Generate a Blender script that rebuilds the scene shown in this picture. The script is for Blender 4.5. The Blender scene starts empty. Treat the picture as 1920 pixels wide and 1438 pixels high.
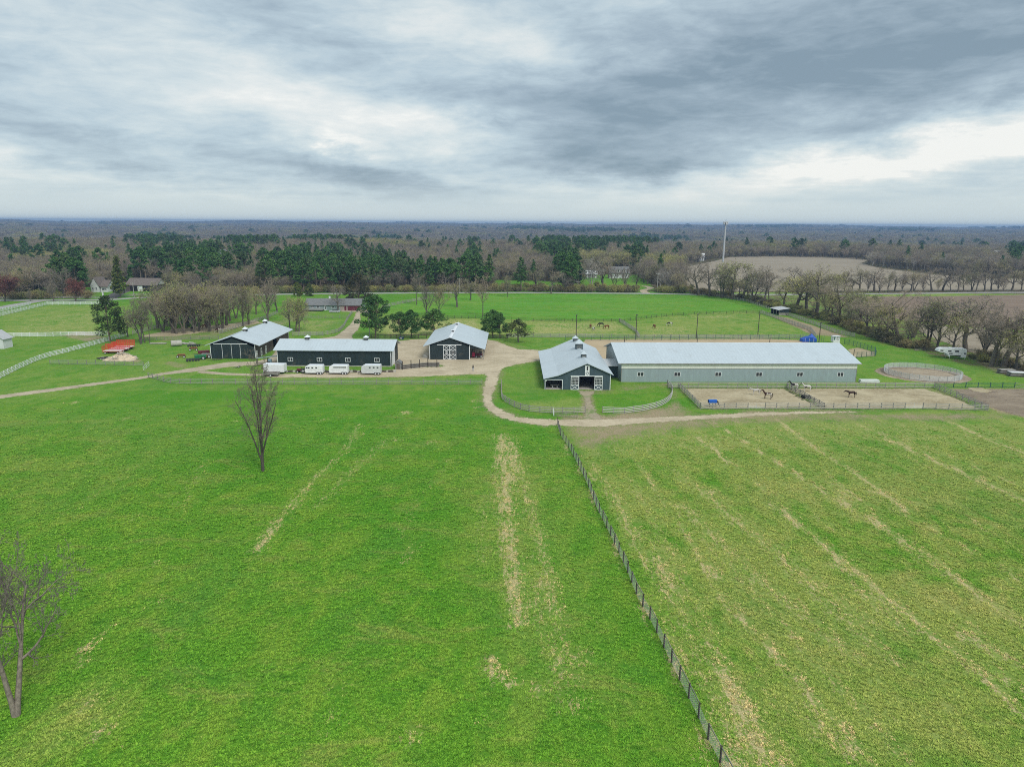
DENOISE = False
import bpy, math, random
import numpy as np
from mathutils import Matrix, Vector
SC = bpy.context.scene
COL = SC.collection
# ------------------------------------------------------------------ camera
F, CH, PITCH, ROLL = 1280.0, 40.0, math.radians(13.2), math.radians(0.39)
cam_d = bpy.data.cameras.new('camera'); cam = bpy.data.objects.new('camera', cam_d); COL.objects.link(cam)
cam_d.sensor_width = 36.0; cam_d.lens = 36.0 * F / 1920; cam_d.clip_end = 30000; cam_d.clip_start = 0.5
CAMROT = Matrix.Rotation(math.pi / 2 - PITCH, 4, 'X') @ Matrix.Rotation(ROLL, 4, 'Z')
cam.matrix_world = Matrix.Translation((0, 0, CH)) @ CAMROT
SC.camera = cam
SC.view_settings.view_transform = 'Standard'; SC.view_settings.look = 'None'
SC.view_settings.exposure = 0.7; SC.view_settings.gamma = 1.0; SC.view_settings.use_curve_mapping = False
SC.cycles.max_bounces = 5; SC.cycles.diffuse_bounces = 2; SC.cycles.glossy_bounces = 2
SC.cycles.transparent_max_bounces = 24; SC.cycles.volume_bounces = 0; SC.cycles.transmission_bounces = 2
SC.cycles.sample_clamp_indirect = 4; SC.cycles.filter_width = 1.0
SC.cycles.use_denoising = DENOISE
# ------------------------------------------------------------------ sun and sky
SUN_EL, SUN_AZ = math.radians(48), math.radians(150)      # azimuth clockwise from +Y (the view direction)
sd = Vector((math.sin(SUN_AZ) * math.cos(SUN_EL), math.cos(SUN_AZ) * math.cos(SUN_EL), math.sin(SUN_EL)))
sl = bpy.data.lights.new('sun', 'SUN'); sl.energy = 1.5; sl.angle = math.radians(24); sl.color = (1, 0.965, 0.91)
so = bpy.data.objects.new('sun', sl); COL.objects.link(so); so.rotation_euler = sd.to_track_quat('Z', 'Y').to_euler()
W = bpy.data.worlds.new('World'); SC.world = W; W.use_nodes = True
class NT:
    """small helper to write node trees"""
    def __init__(s, tree): s.t = tree; s.n = tree.nodes; s.l = tree.links
    def new(s, typ, **kw):
        n = s.n.new(typ)
        for k, v in kw.items():
            if k.startswith('i_'):
                key = k[2:]; key = int(key) if key.isdigit() else key
                s.put(n.inputs[key], v)
            else: setattr(n, k, v)
        return n
    def put(s, sock, v):
        if isinstance(v, bpy.types.NodeSocket): s.l.new(v, sock)
        elif isinstance(v, (tuple, list)) and sock.type == 'RGBA' and len(v) == 3: sock.default_value = (*v, 1)
        else: sock.default_value = v
    def m(s, op, a, b=0.0, c=None, clamp=False):
        n = s.n.new('ShaderNodeMath'); n.operation = op; n.use_clamp = clamp
        s.put(n.inputs[0], a); s.put(n.inputs[1], b)
        if c is not None: s.put(n.inputs[2], c)
        return n.outputs[0]
    def vm(s, op, a, b=(0, 0, 0), out=0):
        n = s.n.new('ShaderNodeVectorMath'); n.operation = op
        s.put(n.inputs[0], a)
        if op == 'SCALE': s.put(n.inputs[3], b)
        else: s.put(n.inputs[1], b)
        return n.outputs[out]
    def noise(s, vec, scale, detail=4, rough=0.55, dist=0.0, out=0):
        n = s.n.new('ShaderNodeTexNoise'); s.put(n.inputs['Vector'], vec); n.inputs['Scale'].default_value = scale
        n.inputs['Detail'].default_value = detail; n.inputs['Roughness'].default_value = rough; n.inputs['Distortion'].default_value = dist
        return n.outputs[out]
    def mapr(s, v, a, b, c=0.0, d=1.0, smooth=True):
        n = s.n.new('ShaderNodeMapRange'); n.interpolation_type = 'SMOOTHSTEP' if smooth else 'LINEAR'
        s.put(n.inputs[0], v); s.put(n.inputs[1], a); s.put(n.inputs[2], b); s.put(n.inputs[3], c); s.put(n.inputs[4], d)
        return n.outputs[0]
    def mix(s, f, a, b, mode='MIX'):
        n = s.n.new('ShaderNodeMix'); n.data_type = 'RGBA'; n.blend_type = mode
        s.put(n.inputs[0], f); s.put(n.inputs[6], a); s.put(n.inputs[7], b)
        return n.outputs[2]
    def scalexyz(s, vec, xyz):
        return s.vm('MULTIPLY', vec, xyz)
    def attr(s, name):
        n = s.n.new('ShaderNodeAttribute'); n.attribute_name = name; return n.outputs['Fac']
def world_sky():
    g = NT(W.node_tree); W.node_tree.nodes.clear()
    sky = g.new('ShaderNodeTexSky'); sky.sky_type = 'NISHITA'; sky.sun_disc = False
    sky.sun_elevation = SUN_EL; sky.sun_rotation = SUN_AZ; sky.altitude = 300
    d = g.new('ShaderNodeTexCoord').outputs['Generated']
    sep = g.new('ShaderNodeSeparateXYZ', i_0=d)
    az = g.m('MULTIPLY', g.m('ARCTAN2', sep.outputs[0], sep.outputs[1]), 57.2958)
    el = g.m('MULTIPLY', g.m('ARCSINE', sep.outputs[2]), 57.2958)
    zc = g.m('ADD', g.m('MAXIMUM', sep.outputs[2], 0.0), 0.055)
    px = g.m('DIVIDE', sep.outputs[0], zc); py = g.m('DIVIDE', sep.outputs[1], zc)
    P = g.new('ShaderNodeCombineXYZ', i_0=px, i_1=py, i_2=0.0).outputs[0]           # a point on the cloud deck
    AE = g.new('ShaderNodeCombineXYZ', i_0=az, i_1=el, i_2=0.0).outputs[0]          # degrees of azimuth and elevation
    # ragged borders: shift the big cloud shapes by noise
    w1 = g.vm('SUBTRACT', g.noise(P, 0.42, 5, 0.6, 0.0, out=1), (0.5, 0.5, 0.5))
    w2 = g.vm('SUBTRACT', g.noise(g.scalexyz(AE, (0.16, 0.42, 0)), 1.0, 6, 0.62, 0.2, out=1), (0.5, 0.5, 0.5))
    AW = g.vm('ADD', AE, g.vm('ADD', g.vm('MULTIPLY', w1, (9.0, 2.6, 0)), g.vm('MULTIPLY', w2, (10.0, 4.2, 0))))
    # (azimuth, elevation, width, height, tilt in degrees, brightness)
    blobs = [(27, 10.8, 24, 4.6, 9, -0.37), (10, 9.2, 14, 3.2, 8, -0.20), (6, 4.6, 9, 1.5, -3, -0.34), (38, 13.5, 22, 3.4, 4, -0.22), (12, 15, 16, 2.6, 4, -0.14),
             (-13, 3.6, 7.5, 1.2, -14, -0.34), (-29, 5.2, 11, 1.2, -10, -0.24), (-22, 15.5, 12, 1.8, -12, -0.22), (-9, 11.2, 14, 1.5, -10, -0.20),
             (-36, 8.5, 10, 2.2, -10, -0.08), (25, 4.2, 18, 1.4, 9, 0.40), (36, 6.9, 9, 1.6, 13, 0.34), (-14, 8.0, 10, 1.9, -9, 0.28),
             (-3, 6.2, 7, 1.6, -16, 0.24), (-4, 14.6, 6, 1.6, 4, 0.26), (1.6, 13.0, 4, 1.0, -10, 0.20), (-34, 3.4, 6, 0.8, -8, 0.16), (18, 3.6, 12, 0.9, 2, 0.10),
             (-13, 12.6, 10, 1.4, -8, 0.10), (-20.5, 1.9, 4, .35, -4, .14), (-13.6, 6.4, 2.4, .5, -16, .3)]
    tot = g.m('MULTIPLY', 0.0, 0.0)
    for a, e, wd, ht, tilt, amp in blobs:
        mp = g.new('ShaderNodeMapping'); mp.vector_type = 'TEXTURE'; g.put(mp.inputs[0], AW)
        mp.inputs['Location'].default_value = (a, e, 0); mp.inputs['Rotation'].default_value = (0, 0, math.radians(tilt)); mp.inputs['Scale'].default_value = (wd, ht, 1)
        ln = g.vm('LENGTH', mp.outputs[0], out=1)
        ga = g.m('MULTIPLY', g.m('EXPONENT', g.m('MULTIPLY', g.m('POWER', ln, 2.4), -0.8)), amp)
        tot = g.m('ADD', tot, ga)
    n1 = g.m('SUBTRACT', g.noise(P, 0.8, 8, 0.58, 0.25), 0.5)
    n2 = g.m('SUBTRACT', g.noise(g.scalexyz(AE, (0.09, 0.36, 0)), 1.0, 8, 0.62, 0.5), 0.5)
    n3 = g.m('SUBTRACT', g.noise(g.scalexyz(AE, (0.35, 1.1, 0)), 1.0, 6, 0.6, 0.6), 0.5)
    fade = g.mapr(el, 0.3, 3.0)
    nn = g.m('MULTIPLY', g.m('ADD', g.m('MULTIPLY', n1, 0.60), g.m('ADD', g.m('MULTIPLY', n2, 0.80), g.m('MULTIPLY', n3, 0.36))), fade)
    tot = g.m('ADD', g.m('MULTIPLY', tot, g.mapr(el, 0.0, 2.0)), nn)
    tot = g.m('ADD', tot, 0.59)
    cr = g.new('ShaderNodeValToRGB', i_0=tot)
    cols = [(0.0, (.22, .30, .365)), (0.25, (.34, .43, .50)), (0.47, (.47, .575, .635)), (0.68, (.61, .69, .71)), (0.9, (.76, .79, .775)), (1.0, (.86, .865, .83))]
    els = cr.color_ramp.elements; els[0].position = 0; els[1].position = 1
    for p, c in cols[1:-1]: els.new(p)
    for e_, (p, c) in zip(sorted(els, key=lambda q: q.position), cols): e_.position = p; e_.color = (*c, 1)
    hor = g.mapr(el, 0.0, 3.6, 0.80, 0.0)
    c = g.mix(hor, cr.outputs[0], (.60, .685, .69))
    c = g.mix(1.0, c, (.66,) * 3, 'MULTIPLY')            # the picture is exposed 0.6 stop up
    skyc = g.mix(1.0, sky.outputs[0], (.10,) * 3, 'MULTIPLY')
    c = g.mix(0.06, c, skyc)
    gnd = g.mapr(sep.outputs[2], -0.02, 0.0)
    c = g.mix(gnd, (.12, .15, .12), c)
    bg = g.new('ShaderNodeBackground', i_0=c, i_1=1.0)
    g.l.new(bg.outputs[0], g.new('ShaderNodeOutputWorld').inputs[0])
world_sky()
# ------------------------------------------------------------------ helpers
_M3 = np.array(CAMROT.to_3x3())
def G(u, v, z=0.0):
    """the point at height z that stands at pixel (u, v) of the 1920x1438 survey photograph"""
    d = _M3 @ np.array([u - 960.0, 719.0 - v, -F]); t = (z - CH) / d[2]
    return (float(d[0] * t), float(d[1] * t))
def V(u, v, y):
    d = _M3 @ np.array([u - 960.0, 719.0 - v, -F]); t = y / d[1]
    return (float(d[0] * t), float(CH + d[2] * t))
def proj(x, y, z):
    c = (np.stack([x, y, z - CH], -1)) @ _M3
    return 960 + F * c[..., 0] / -c[..., 2], 719 - F * c[..., 1] / -c[..., 2]
def smooth(a, b, x):
    t = np.clip((x - a) / (b - a), 0, 1); return t * t * (3 - 2 * t)
def hz(x, y):
    """terrain height"""
    x = np.asarray(x, float); y = np.asarray(y, float); r = np.hypot(x, y)
    und = np.sin(x / 410 + 1.3) * np.cos(y / 530 + .4) + .6 * np.sin(x / 190 + y / 260 + 2) + .5 * np.cos(x / 900 - y / 700)
    h = 3 * np.exp(-((r - 950) / 260) ** 2) * smooth(650, 900, r) - 12 * np.exp(-((r - 1900) / 520) ** 2) * smooth(1050, 1500, r)
    h = h + smooth(2500, 6200, r) * (20 + 6.5 * und) + smooth(900, 1500, r) * 2.2 * und
    h = h + 7 * np.exp(-(((x + 1500) / 1100) ** 2 + ((y - 6000) / 1200) ** 2))
    return h * smooth(700, 1000, r)
class MB:
    """collects simple shapes; build() links them as one mesh object"""
    def __init__(s): s.v = []; s.f = []; s.mi = []
    def poly(s, pts, m=0):
        b = len(s.v); s.v += [tuple(p) for p in pts]; s.f.append(tuple(range(b, b + len(pts)))); s.mi.append(m); return s
    def box(s, x0, x1, y0, y1, z0, z1, m=0):
        b = len(s.v)
        s.v += [(x0, y0, z0), (x1, y0, z0), (x1, y1, z0), (x0, y1, z0), (x0, y0, z1), (x1, y0, z1), (x1, y1, z1), (x0, y1, z1)]
        s.f += [tuple(b + i for i in q) for q in ((0, 3, 2, 1), (4, 5, 6, 7), (0, 1, 5, 4), (1, 2, 6, 5), (2, 3, 7, 6), (3, 0, 4, 7))]; s.mi += [m] * 6; return s
    def ext(s, prof, a0, a1, axis='y', m=0):
        """closed (s, z) profile extruded along an axis"""
        b = len(s.v); n = len(prof)
        for a in (a0, a1): s.v += [((p, a, z) if axis == 'y' else (a, p, z)) for p, z in prof]
        s.f += [tuple(b + i for i in range(n)), tuple(b + n + i for i in reversed(range(n)))]
        s.f += [(b + i, b + n + i, b + n + (i + 1) % n, b + (i + 1) % n) for i in range(n)]; s.mi += [m] * (n + 2); return s
    def tube(s, p0, p1, r0, r1=None, n=6, m=0, cap=True):
        r1 = r0 if r1 is None else r1; p0 = Vector(p0); p1 = Vector(p1); d = (p1 - p0).normalized()
        u = d.orthogonal().normalized(); w = d.cross(u); b = len(s.v)
        for p, r in ((p0, r0), (p1, r1)):
            s.v += [tuple(p + (u * math.cos(t) + w * math.sin(t)) * r) for t in [2 * math.pi * i / n for i in range(n)]]
        s.f += [(b + i, b + (i + 1) % n, b + n + (i + 1) % n, b + n + i) for i in range(n)]; s.mi += [m] * n
        if cap: s.f += [tuple(b + i for i in reversed(range(n))), tuple(b + n + i for i in range(n))]; s.mi += [m] * 2
        return s
    def bar(s, p0, p1, w, h, m=0):
        """rectangular bar, w sideways and h up"""
        p0 = Vector(p0); p1 = Vector(p1); d = (p1 - p0).normalized()
        up = Vector((0, 0, 1)) if abs(d.z) < .95 else Vector((0, 1, 0))
        sx = d.cross(up).normalized() * (w / 2); uy = sx.cross(d).normalized() * (h / 2); b = len(s.v)
        for p in (p0, p1): s.v += [tuple(p - sx - uy), tuple(p + sx - uy), tuple(p + sx + uy), tuple(p - sx + uy)]
        s.f += [tuple(b + i for i in q) for q in ((0, 3, 2, 1), (4, 5, 6, 7), (0, 1, 5, 4), (1, 2, 6, 5), (2, 3, 7, 6), (3, 0, 4, 7))]; s.mi += [m] * 6; return s
    def mesh(s, name, mats):
        me = bpy.data.meshes.new(name); me.from_pydata(s.v, [], s.f)
        for m in (mats if isinstance(mats, (list, tuple)) else [mats]): me.materials.append(m)
        if any(s.mi): me.polygons.foreach_set('material_index', s.mi)
        me.update(); return me
    def build(s, name, mats, parent=None, bevel=0, **kw): return link(name, s.mesh(name, mats), parent, bevel=bevel, **kw)
def link(name, data, parent=None, loc=None, bevel=0, label=None, cat=None, group=None, kind=None):
    o = bpy.data.objects.new(name, data); COL.objects.link(o)
    if parent is not None: o.parent = parent
    if loc is not None: o.location = loc
    if bevel:
        b = o.modifiers.new('bevel', 'BEVEL'); b.width = bevel; b.segments = 2; b.limit_method = 'ANGLE'
    tag(o, label, cat, group, kind); return o
def tag(o, label=None, cat=None, group=None, kind=None):
    for k, v in (('label', label), ('category', cat), ('group', group), ('kind', kind)):
        if v: o[k] = v
    return o
def thing(name, label, cat, loc=(0, 0, 0), rz=0.0, group=None):
    o = bpy.data.objects.new(name, None); COL.objects.link(o); o.empty_display_size = .3
    o.location = loc if len(loc) == 3 else (loc[0], loc[1], 0); o.rotation_euler = (0, 0, rz); return tag(o, label, cat, group)
def copy_tree(o, parent=None):
    c = o.copy(); COL.objects.link(c); c.parent = parent
    for ch in list(o.children): copy_tree(ch, c)
    return c
def arrays_mesh(name, v, f, mats, mi=None, smooth_=False):
    v = np.asarray(v, np.float32).reshape(-1, 3); f = np.asarray(f, np.int32); k = f.shape[1]
    me = bpy.data.meshes.new(name); me.vertices.add(len(v)); me.vertices.foreach_set('co', v.ravel())
    me.loops.add(f.size); me.loops.foreach_set('vertex_index', f.ravel())
    me.polygons.add(len(f)); me.polygons.foreach_set('loop_start', np.arange(0, f.size, k, dtype=np.int32))
    for m in (mats if isinstance(mats, (list, tuple)) else [mats]): me.materials.append(m)
    if mi is not None: me.polygons.foreach_set('material_index', np.asarray(mi, np.int32))
    if smooth_: me.polygons.foreach_set('use_smooth', np.ones(len(f), bool))
    me.update(calc_edges=True); me.validate(); return me
# ------------------------------------------------------------------ materials
def mat_new(name):
    m = bpy.data.materials.new(name); m.use_nodes = True; m.node_tree.nodes.clear(); g = NT(m.node_tree)
    b = g.new('ShaderNodeBsdfPrincipled'); o = g.new('ShaderNodeOutputMaterial'); g.l.new(b.outputs[0], o.inputs[0])
    b.inputs['Specular IOR Level'].default_value = 0.3
    return m, g, b, o
def plain(name, col, rough=0.7, var=0.12, scale=1.5, metal=0.0, spec=0.3, streak=None, inst=0.0, coat=0.0):
    """a painted or weathered surface: base colour broken up by two scales of noise, bump and slight roughness change"""
    m, g, b, o = mat_new(name)
    P = g.new('ShaderNodeTexCoord').outputs['Object']
    if streak: P = g.scalexyz(P, streak)
    n = g.noise(P, scale, 6, 0.6); n2 = g.noise(P, scale * 9, 3, 0.6)
    f = g.m('ADD', g.m('MULTIPLY', n, 0.65), g.m('MULTIPLY', n2, 0.35))
    lo = tuple(c * (1 - var * 1.6) for c in col); hi = tuple(min(1, c * (1 + var * 1.6)) for c in col)
    c = g.mix(g.mapr(f, 0.3, 0.7), lo, hi)
    if inst:
        r = g.new('ShaderNodeObjectInfo').outputs['Random']
        c = g.mix(1.0, c, g.new('ShaderNodeCombineColor', i_0=g.mapr(r, 0, 1, 1 - inst, 1 + inst, False), i_1=g.mapr(r, 0, 1, 1 - inst * .8, 1 + inst * .9, False), i_2=g.mapr(r, 0, 1, 1 - inst * .6, 1 + inst * .5, False)).outputs[0], 'MULTIPLY')
    g.put(b.inputs['Base Color'], c); g.put(b.inputs['Roughness'], g.mapr(n2, 0.3, 0.7, rough * .88, min(1, rough * 1.1)))
    b.inputs['Metallic'].default_value = metal; b.inputs['Specular IOR Level'].default_value = spec
    if coat: b.inputs['Coat Weight'].default_value = coat
    bp = g.new('ShaderNodeBump', i_Height=n2); bp.inputs['Strength'].default_value = 0.15; bp.inputs['Distance'].default_value = 0.02
    g.l.new(bp.outputs[0], b.inputs['Normal'])
    return m
def ribbed(name, col, axis=0, pitch=0.3, rough=0.5, var=0.06, depth=.03, spec=.4, grime=(.25, .22, .18), metal=0.0):
    """sheet-metal cladding: ribs every pitch metres along one axis, soft dirt and water marks"""
    m, g, b, o = mat_new(name)
    P = g.new('ShaderNodeTexCoord').outputs['Object']; sep = g.new('ShaderNodeSeparateXYZ', i_0=P)
    t = g.m('FRACT', g.m('DIVIDE', sep.outputs[axis], pitch))
    rib = g.mapr(g.m('ABSOLUTE', g.m('SUBTRACT', t, 0.5)), 0.36, 0.46)
    st = g.noise(g.scalexyz(P, (1.6, 1.6, .12) if axis == 0 else (.5, 1.6, .3)), 0.9, 5, 0.65)
    pan = g.new('ShaderNodeTexWhiteNoise'); pan.noise_dimensions = '1D'
    g.put(pan.inputs['W'], g.m('FLOOR', g.m('DIVIDE', sep.outputs[axis], pitch * 3)))
    c = g.mix(g.mapr(st, 0.35, 0.75), tuple(q * (1 - var) for q in col), tuple(q * (1 + var) for q in col))
    c = g.mix(g.mapr(pan.outputs[0], 0, 1, 0.0, 0.20, False), c, tuple(q * .8 for q in col)); c = g.mix(g.m('MULTIPLY', rib, .07), c, tuple(q * .6 for q in col))
    c = g.mix(g.mapr(g.noise(P, .35, 7, .72), 0.52, 0.75, 0.0, 0.24), c, grime)
    g.put(b.inputs['Base Color'], c); b.inputs['Roughness'].default_value = rough; b.inputs['Specular IOR Level'].default_value = spec
    b.inputs['Metallic'].default_value = metal
    bp = g.new('ShaderNodeBump', i_Height=rib); bp.inputs['Strength'].default_value = 0.7; bp.inputs['Distance'].default_value = depth
    g.l.new(bp.outputs[0], b.inputs['Normal']); return m
def grass_group():
    """colour and height of mown turf from the world position; Pale 0..1 yellows it, Dry 0..1 opens straw patches, Soil 0..1 opens earth"""
    t = bpy.data.node_groups.new('turf', 'ShaderNodeTree'); g = NT(t)
    for n_ in ('Pale', 'Dry', 'Soil', 'Wood'): t.interface.new_socket(n_, in_out='INPUT', socket_type='NodeSocketFloat')
    t.interface.new_socket('Color', in_out='OUTPUT', socket_type='NodeSocketColor'); t.interface.new_socket('Height', in_out='OUTPUT', socket_type='NodeSocketFloat')
    gi = g.new('NodeGroupInput'); go = g.new('NodeGroupOutput')
    P = g.new('ShaderNodeNewGeometry').outputs['Position']
    big = g.noise(P, 0.022, 5, 0.62, .4); mid = g.noise(g.scalexyz(P, (.26, .16, .2)), 1.0, 6, .66, .5)
    tuft = g.noise(g.scalexyz(P, (2.3, 3.6, 1)), 1.0, 4, 0.68, 0.6); fine = g.noise(g.scalexyz(P, (7, 12, 1)), 1.0, 3, .7, .4)
    rows = g.noise(g.scalexyz(P, (.55, .022, 0)), 1.0, 4, .6, .15)
    tz = g.m('ADD', g.m('MULTIPLY', tuft, .6), g.m('MULTIPLY', fine, .4))
    c = g.mix(g.mapr(tz, .34, .65), (.040, .135, .010), (.130, .325, .028))
    c = g.mix(g.mapr(fine, .50, .68, 0, .55), c, (.22, .44, .05))
    c = g.mix(g.mapr(mid, .44, .62, 0, .55), c, (.18, .295, .04))
    c = g.mix(g.mapr(big, .42, .62, 0, .45), c, (.042, .215, .010))
    c = g.mix(g.mapr(g.noise(P, .05, 4, .6, .6), .52, .70, 0, .35), c, (.06, .20, .035))
    c = g.mix(g.mapr(g.noise(g.scalexyz(P, (.10, .22, .1)), 1.0, 7, .74, .7), .50, .68, 0, .5), c, (.225, .265, .075))
    c = g.mix(g.mapr(g.noise(g.scalexyz(P, (.33, .55, .1)), 1.0, 6, .72, .4), .52, .68, 0, .45), c, (.03, .135, .012))
    pale = g.m('MULTIPLY', gi.outputs[0], g.mapr(g.m('ADD', g.m('MULTIPLY', mid, .5), g.m('MULTIPLY', g.noise(P, .045, 6, .7, .5), .5)), .34, .57))
    c = g.mix(g.m('MULTIPLY', pale, .62), c, g.mix(g.mapr(tz, .38, .62), (.17, .215, .05), (.40, .425, .15)))
    rn = g.m('ADD', g.m('MULTIPLY', g.noise(g.scalexyz(P, (2.2, .8, 1)), 1.0, 8, .75, .5), .55), g.m('MULTIPLY', g.noise(g.scalexyz(P, (4.5, 4.5, 1)), 1.0, 4, .7, .8), .45))
    rn = g.m('ADD', g.m('MULTIPLY', g.m('SUBTRACT', rn, .5), 2.4), .5)
    mow = g.m('MULTIPLY', g.mapr(rows, .50, .66), g.mapr(big, .34, .56))
    dry = g.m('MAXIMUM', gi.outputs[1], g.m('MULTIPLY', g.m('ADD', g.m('MULTIPLY', mow, .5), g.mapr(mid, .45, .7, .03, .20)), gi.outputs[0]))
    brk = g.mapr(g.noise(g.scalexyz(P, (.9, .22, 1)), 1.0, 5, .7, .6), .38, .60, .62, 1.1)
    dm = g.mapr(g.m('ADD', rn, g.m('MULTIPLY', g.m('MULTIPLY', dry, brk), .50)), .73, .97)
    c = g.mix(g.m('MULTIPLY', dm, .88), c, g.mix(g.mapr(fine, .36, .64), (.27, .235, .10), (.66, .57, .33)))
    sp = g.mapr(g.noise(g.scalexyz(P, (.75, .5, 1)), 1.0, 6, .78, 1.0), .69, .76)
    c = g.mix(g.m('MULTIPLY', sp, .5), c, (.5, .43, .22))
    sn = g.m('ADD', g.m('MULTIPLY', rn, .45), g.m('MULTIPLY', g.noise(P, .16, 6, .7, .5), .55))
    sm = g.mapr(g.m('ADD', sn, g.m('MULTIPLY', gi.outputs[2], .52)), .68, .96)
    c = g.mix(sm, c, g.mix(g.mapr(fine, .34, .66), (.19, .15, .095), (.44, .37, .26)))
    wd = g.mapr(g.m('ADD', mid, gi.outputs[3]), .80, 1.0)
    c = g.mix(wd, c, g.mix(g.mapr(mid, .40, .62), (.06, .058, .03), (.15, .125, .08)))
    c = g.mix(1.0, c, (1.04, 1.0, .95), 'MULTIPLY')
    h = g.m('ADD', g.m('MULTIPLY', tuft, .7), g.m('MULTIPLY', fine, .3)); h = g.m('MULTIPLY', h, g.m('SUBTRACT', 1.0, g.m('MULTIPLY', sm, .6)))
    g.l.new(c, go.inputs[0]); g.l.new(h, go.inputs[1]); return t
TURF = grass_group()
def ground_mat():
    m, g, b, o = mat_new('turf_ground')
    n = g.new('ShaderNodeGroup'); n.node_tree = TURF
    for i, a in enumerate(('pale', 'dry', 'soil', 'wood')): g.l.new(g.attr(a), n.inputs[i])
    g.l.new(n.outputs[0], b.inputs['Base Color']); b.inputs['Roughness'].default_value = .95; b.inputs['Specular IOR Level'].default_value = .08
    bp = g.new('ShaderNodeBump', i_Height=n.outputs[1]); bp.inputs['Strength'].default_value = 1.0; bp.inputs['Distance'].default_value = 0.17
    g.l.new(bp.outputs[0], b.inputs['Normal']); return m
def loose(name, c0, c1, c2, scale=1.0, stretch=(1, 1, 1), bump=.05, weeds=0.0, gain=.9):
    """a sheet of gravel, sand or earth with a crumbling border: 'edge' runs 0..1 across the border"""
    m, g, b, o = mat_new(name)
    P = g.scalexyz(g.new('ShaderNodeNewGeometry').outputs['Position'], stretch)
    a = g.noise(P, .12 * scale, 6, .65, .5); f = g.noise(P, 1.6 * scale, 5, .7, .3); ff = g.noise(P, 7 * scale, 3, .7)
    c = g.mix(g.mapr(a, .35, .68), c0, c1); c = g.mix(g.mapr(f, .42, .75, 0, .7), c, c2)
    c = g.mix(g.mapr(ff, .3, .75, 0, .3), c, tuple(q * .55 for q in c0))
    wet = g.mapr(g.noise(g.scalexyz(g.new('ShaderNodeNewGeometry').outputs['Position'], (.11, .3, 0)), 1.0, 7, .7, 1.2), .50, .66); c = g.mix(g.m('MULTIPLY', wet, .38), c, tuple(q * .55 for q in c0))
    if weeds:
        wn = g.m('ADD', g.m('MULTIPLY', g.noise(P, .22, 5, .7, .6), .6), g.m('MULTIPLY', f, .4))
        c = g.mix(g.m('MULTIPLY', g.mapr(wn, .66 - .22 * weeds, .74 - .2 * weeds), .8), c, (.14, .22, .06))
    g.put(b.inputs['Base Color'], c); b.inputs['Roughness'].default_value = .95; b.inputs['Specular IOR Level'].default_value = .1
    bp = g.new('ShaderNodeBump', i_Height=g.m('ADD', f, g.m('MULTIPLY', ff, .4))); bp.inputs['Distance'].default_value = bump; bp.inputs['Strength'].default_value = .8
    g.l.new(bp.outputs[0], b.inputs['Normal'])
    e = g.m('ADD', g.attr('edge'), g.m('MULTIPLY', g.m('SUBTRACT', g.m('ADD', g.m('MULTIPLY', g.noise(g.new('ShaderNodeNewGeometry').outputs['Position'], 1.3, 6, .75, .4), .6), g.m('MULTIPLY', g.noise(g.new('ShaderNodeNewGeometry').outputs['Position'], .3, 3, .6), .4)), .5), gain * 1.7))
    al = g.mapr(e, .47, .56)
    tr = g.new('ShaderNodeBsdfTransparent'); mx = g.new('ShaderNodeMixShader', i_0=al)
    g.l.new(tr.outputs[0], mx.inputs[1]); g.l.new(b.outputs[0], mx.inputs[2]); g.l.new(mx.outputs[0], o.inputs[0]); return m
def foliage_mat(name, lo, hi, trans=.15, inst=.25, scale=.8):
    m, g, b, o = mat_new(name)
    P = g.new('ShaderNodeTexCoord').outputs['Object']
    n = g.noise(P, scale, 4, .6); r = g.new('ShaderNodeObjectInfo').outputs['Random']
    isl = g.new('ShaderNodeNewGeometry').outputs['Random Per Island']
    f = g.m('ADD', g.m('MULTIPLY', n, .6), g.m('MULTIPLY', isl, .4))
    c = g.mix(g.mapr(f, .25, .75), lo, hi)
    c = g.mix(1.0, c, g.new('ShaderNodeCombineColor', i_0=g.mapr(r, 0, 1, 1 - inst, 1 + inst * 1.2, False), i_1=g.mapr(r, 0, 1, 1 - inst * .8, 1 + inst * .8, False), i_2=g.mapr(r, 0, 1, 1 - inst * .4, 1 + inst * .5, False)).outputs[0], 'MULTIPLY')
    g.put(b.inputs['Base Color'], c); b.inputs['Roughness'].default_value = .8; b.inputs['Specular IOR Level'].default_value = .12
    return m
HAZE = 1.7e-4
# ------------------------------------------------------------------ ground
def sdist(px, py, poly):
    """signed distance to a polygon, positive inside"""
    P = np.stack([px, py], -1); a = np.asarray(poly, float); b = np.roll(a, -1, 0)
    best = np.full(px.shape, 1e18); ins = np.zeros(px.shape, bool)
    for (x0, y0), (x1, y1) in zip(a, b):
        dx, dy = x1 - x0, y1 - y0; L = dx * dx + dy * dy + 1e-12
        t = np.clip(((px - x0) * dx + (py - y0) * dy) / L, 0, 1)
        best = np.minimum(best, (px - x0 - t * dx) ** 2 + (py - y0 - t * dy) ** 2)
        c = ((y0 > py) != (y1 > py)) & (px < (x1 - x0) * (py - y0) / (dy if abs(dy) > 1e-12 else 1e-12) + x0); ins ^= c
    d = np.sqrt(best); return np.where(ins, d, -d)
def ldist(px, py, line):
    best = np.full(px.shape, 1e18)
    for (x0, y0), (x1, y1) in zip(line[:-1], line[1:]):
        dx, dy = x1 - x0, y1 - y0; L = dx * dx + dy * dy + 1e-12
        t = np.clip(((px - x0) * dx + (py - y0) * dy) / L, 0, 1)
        best = np.minimum(best, (px - x0 - t * dx) ** 2 + (py - y0 - t * dy) ** 2)
    return np.sqrt(best)
def GP(pts): return [G(*p) for p in pts]
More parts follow.
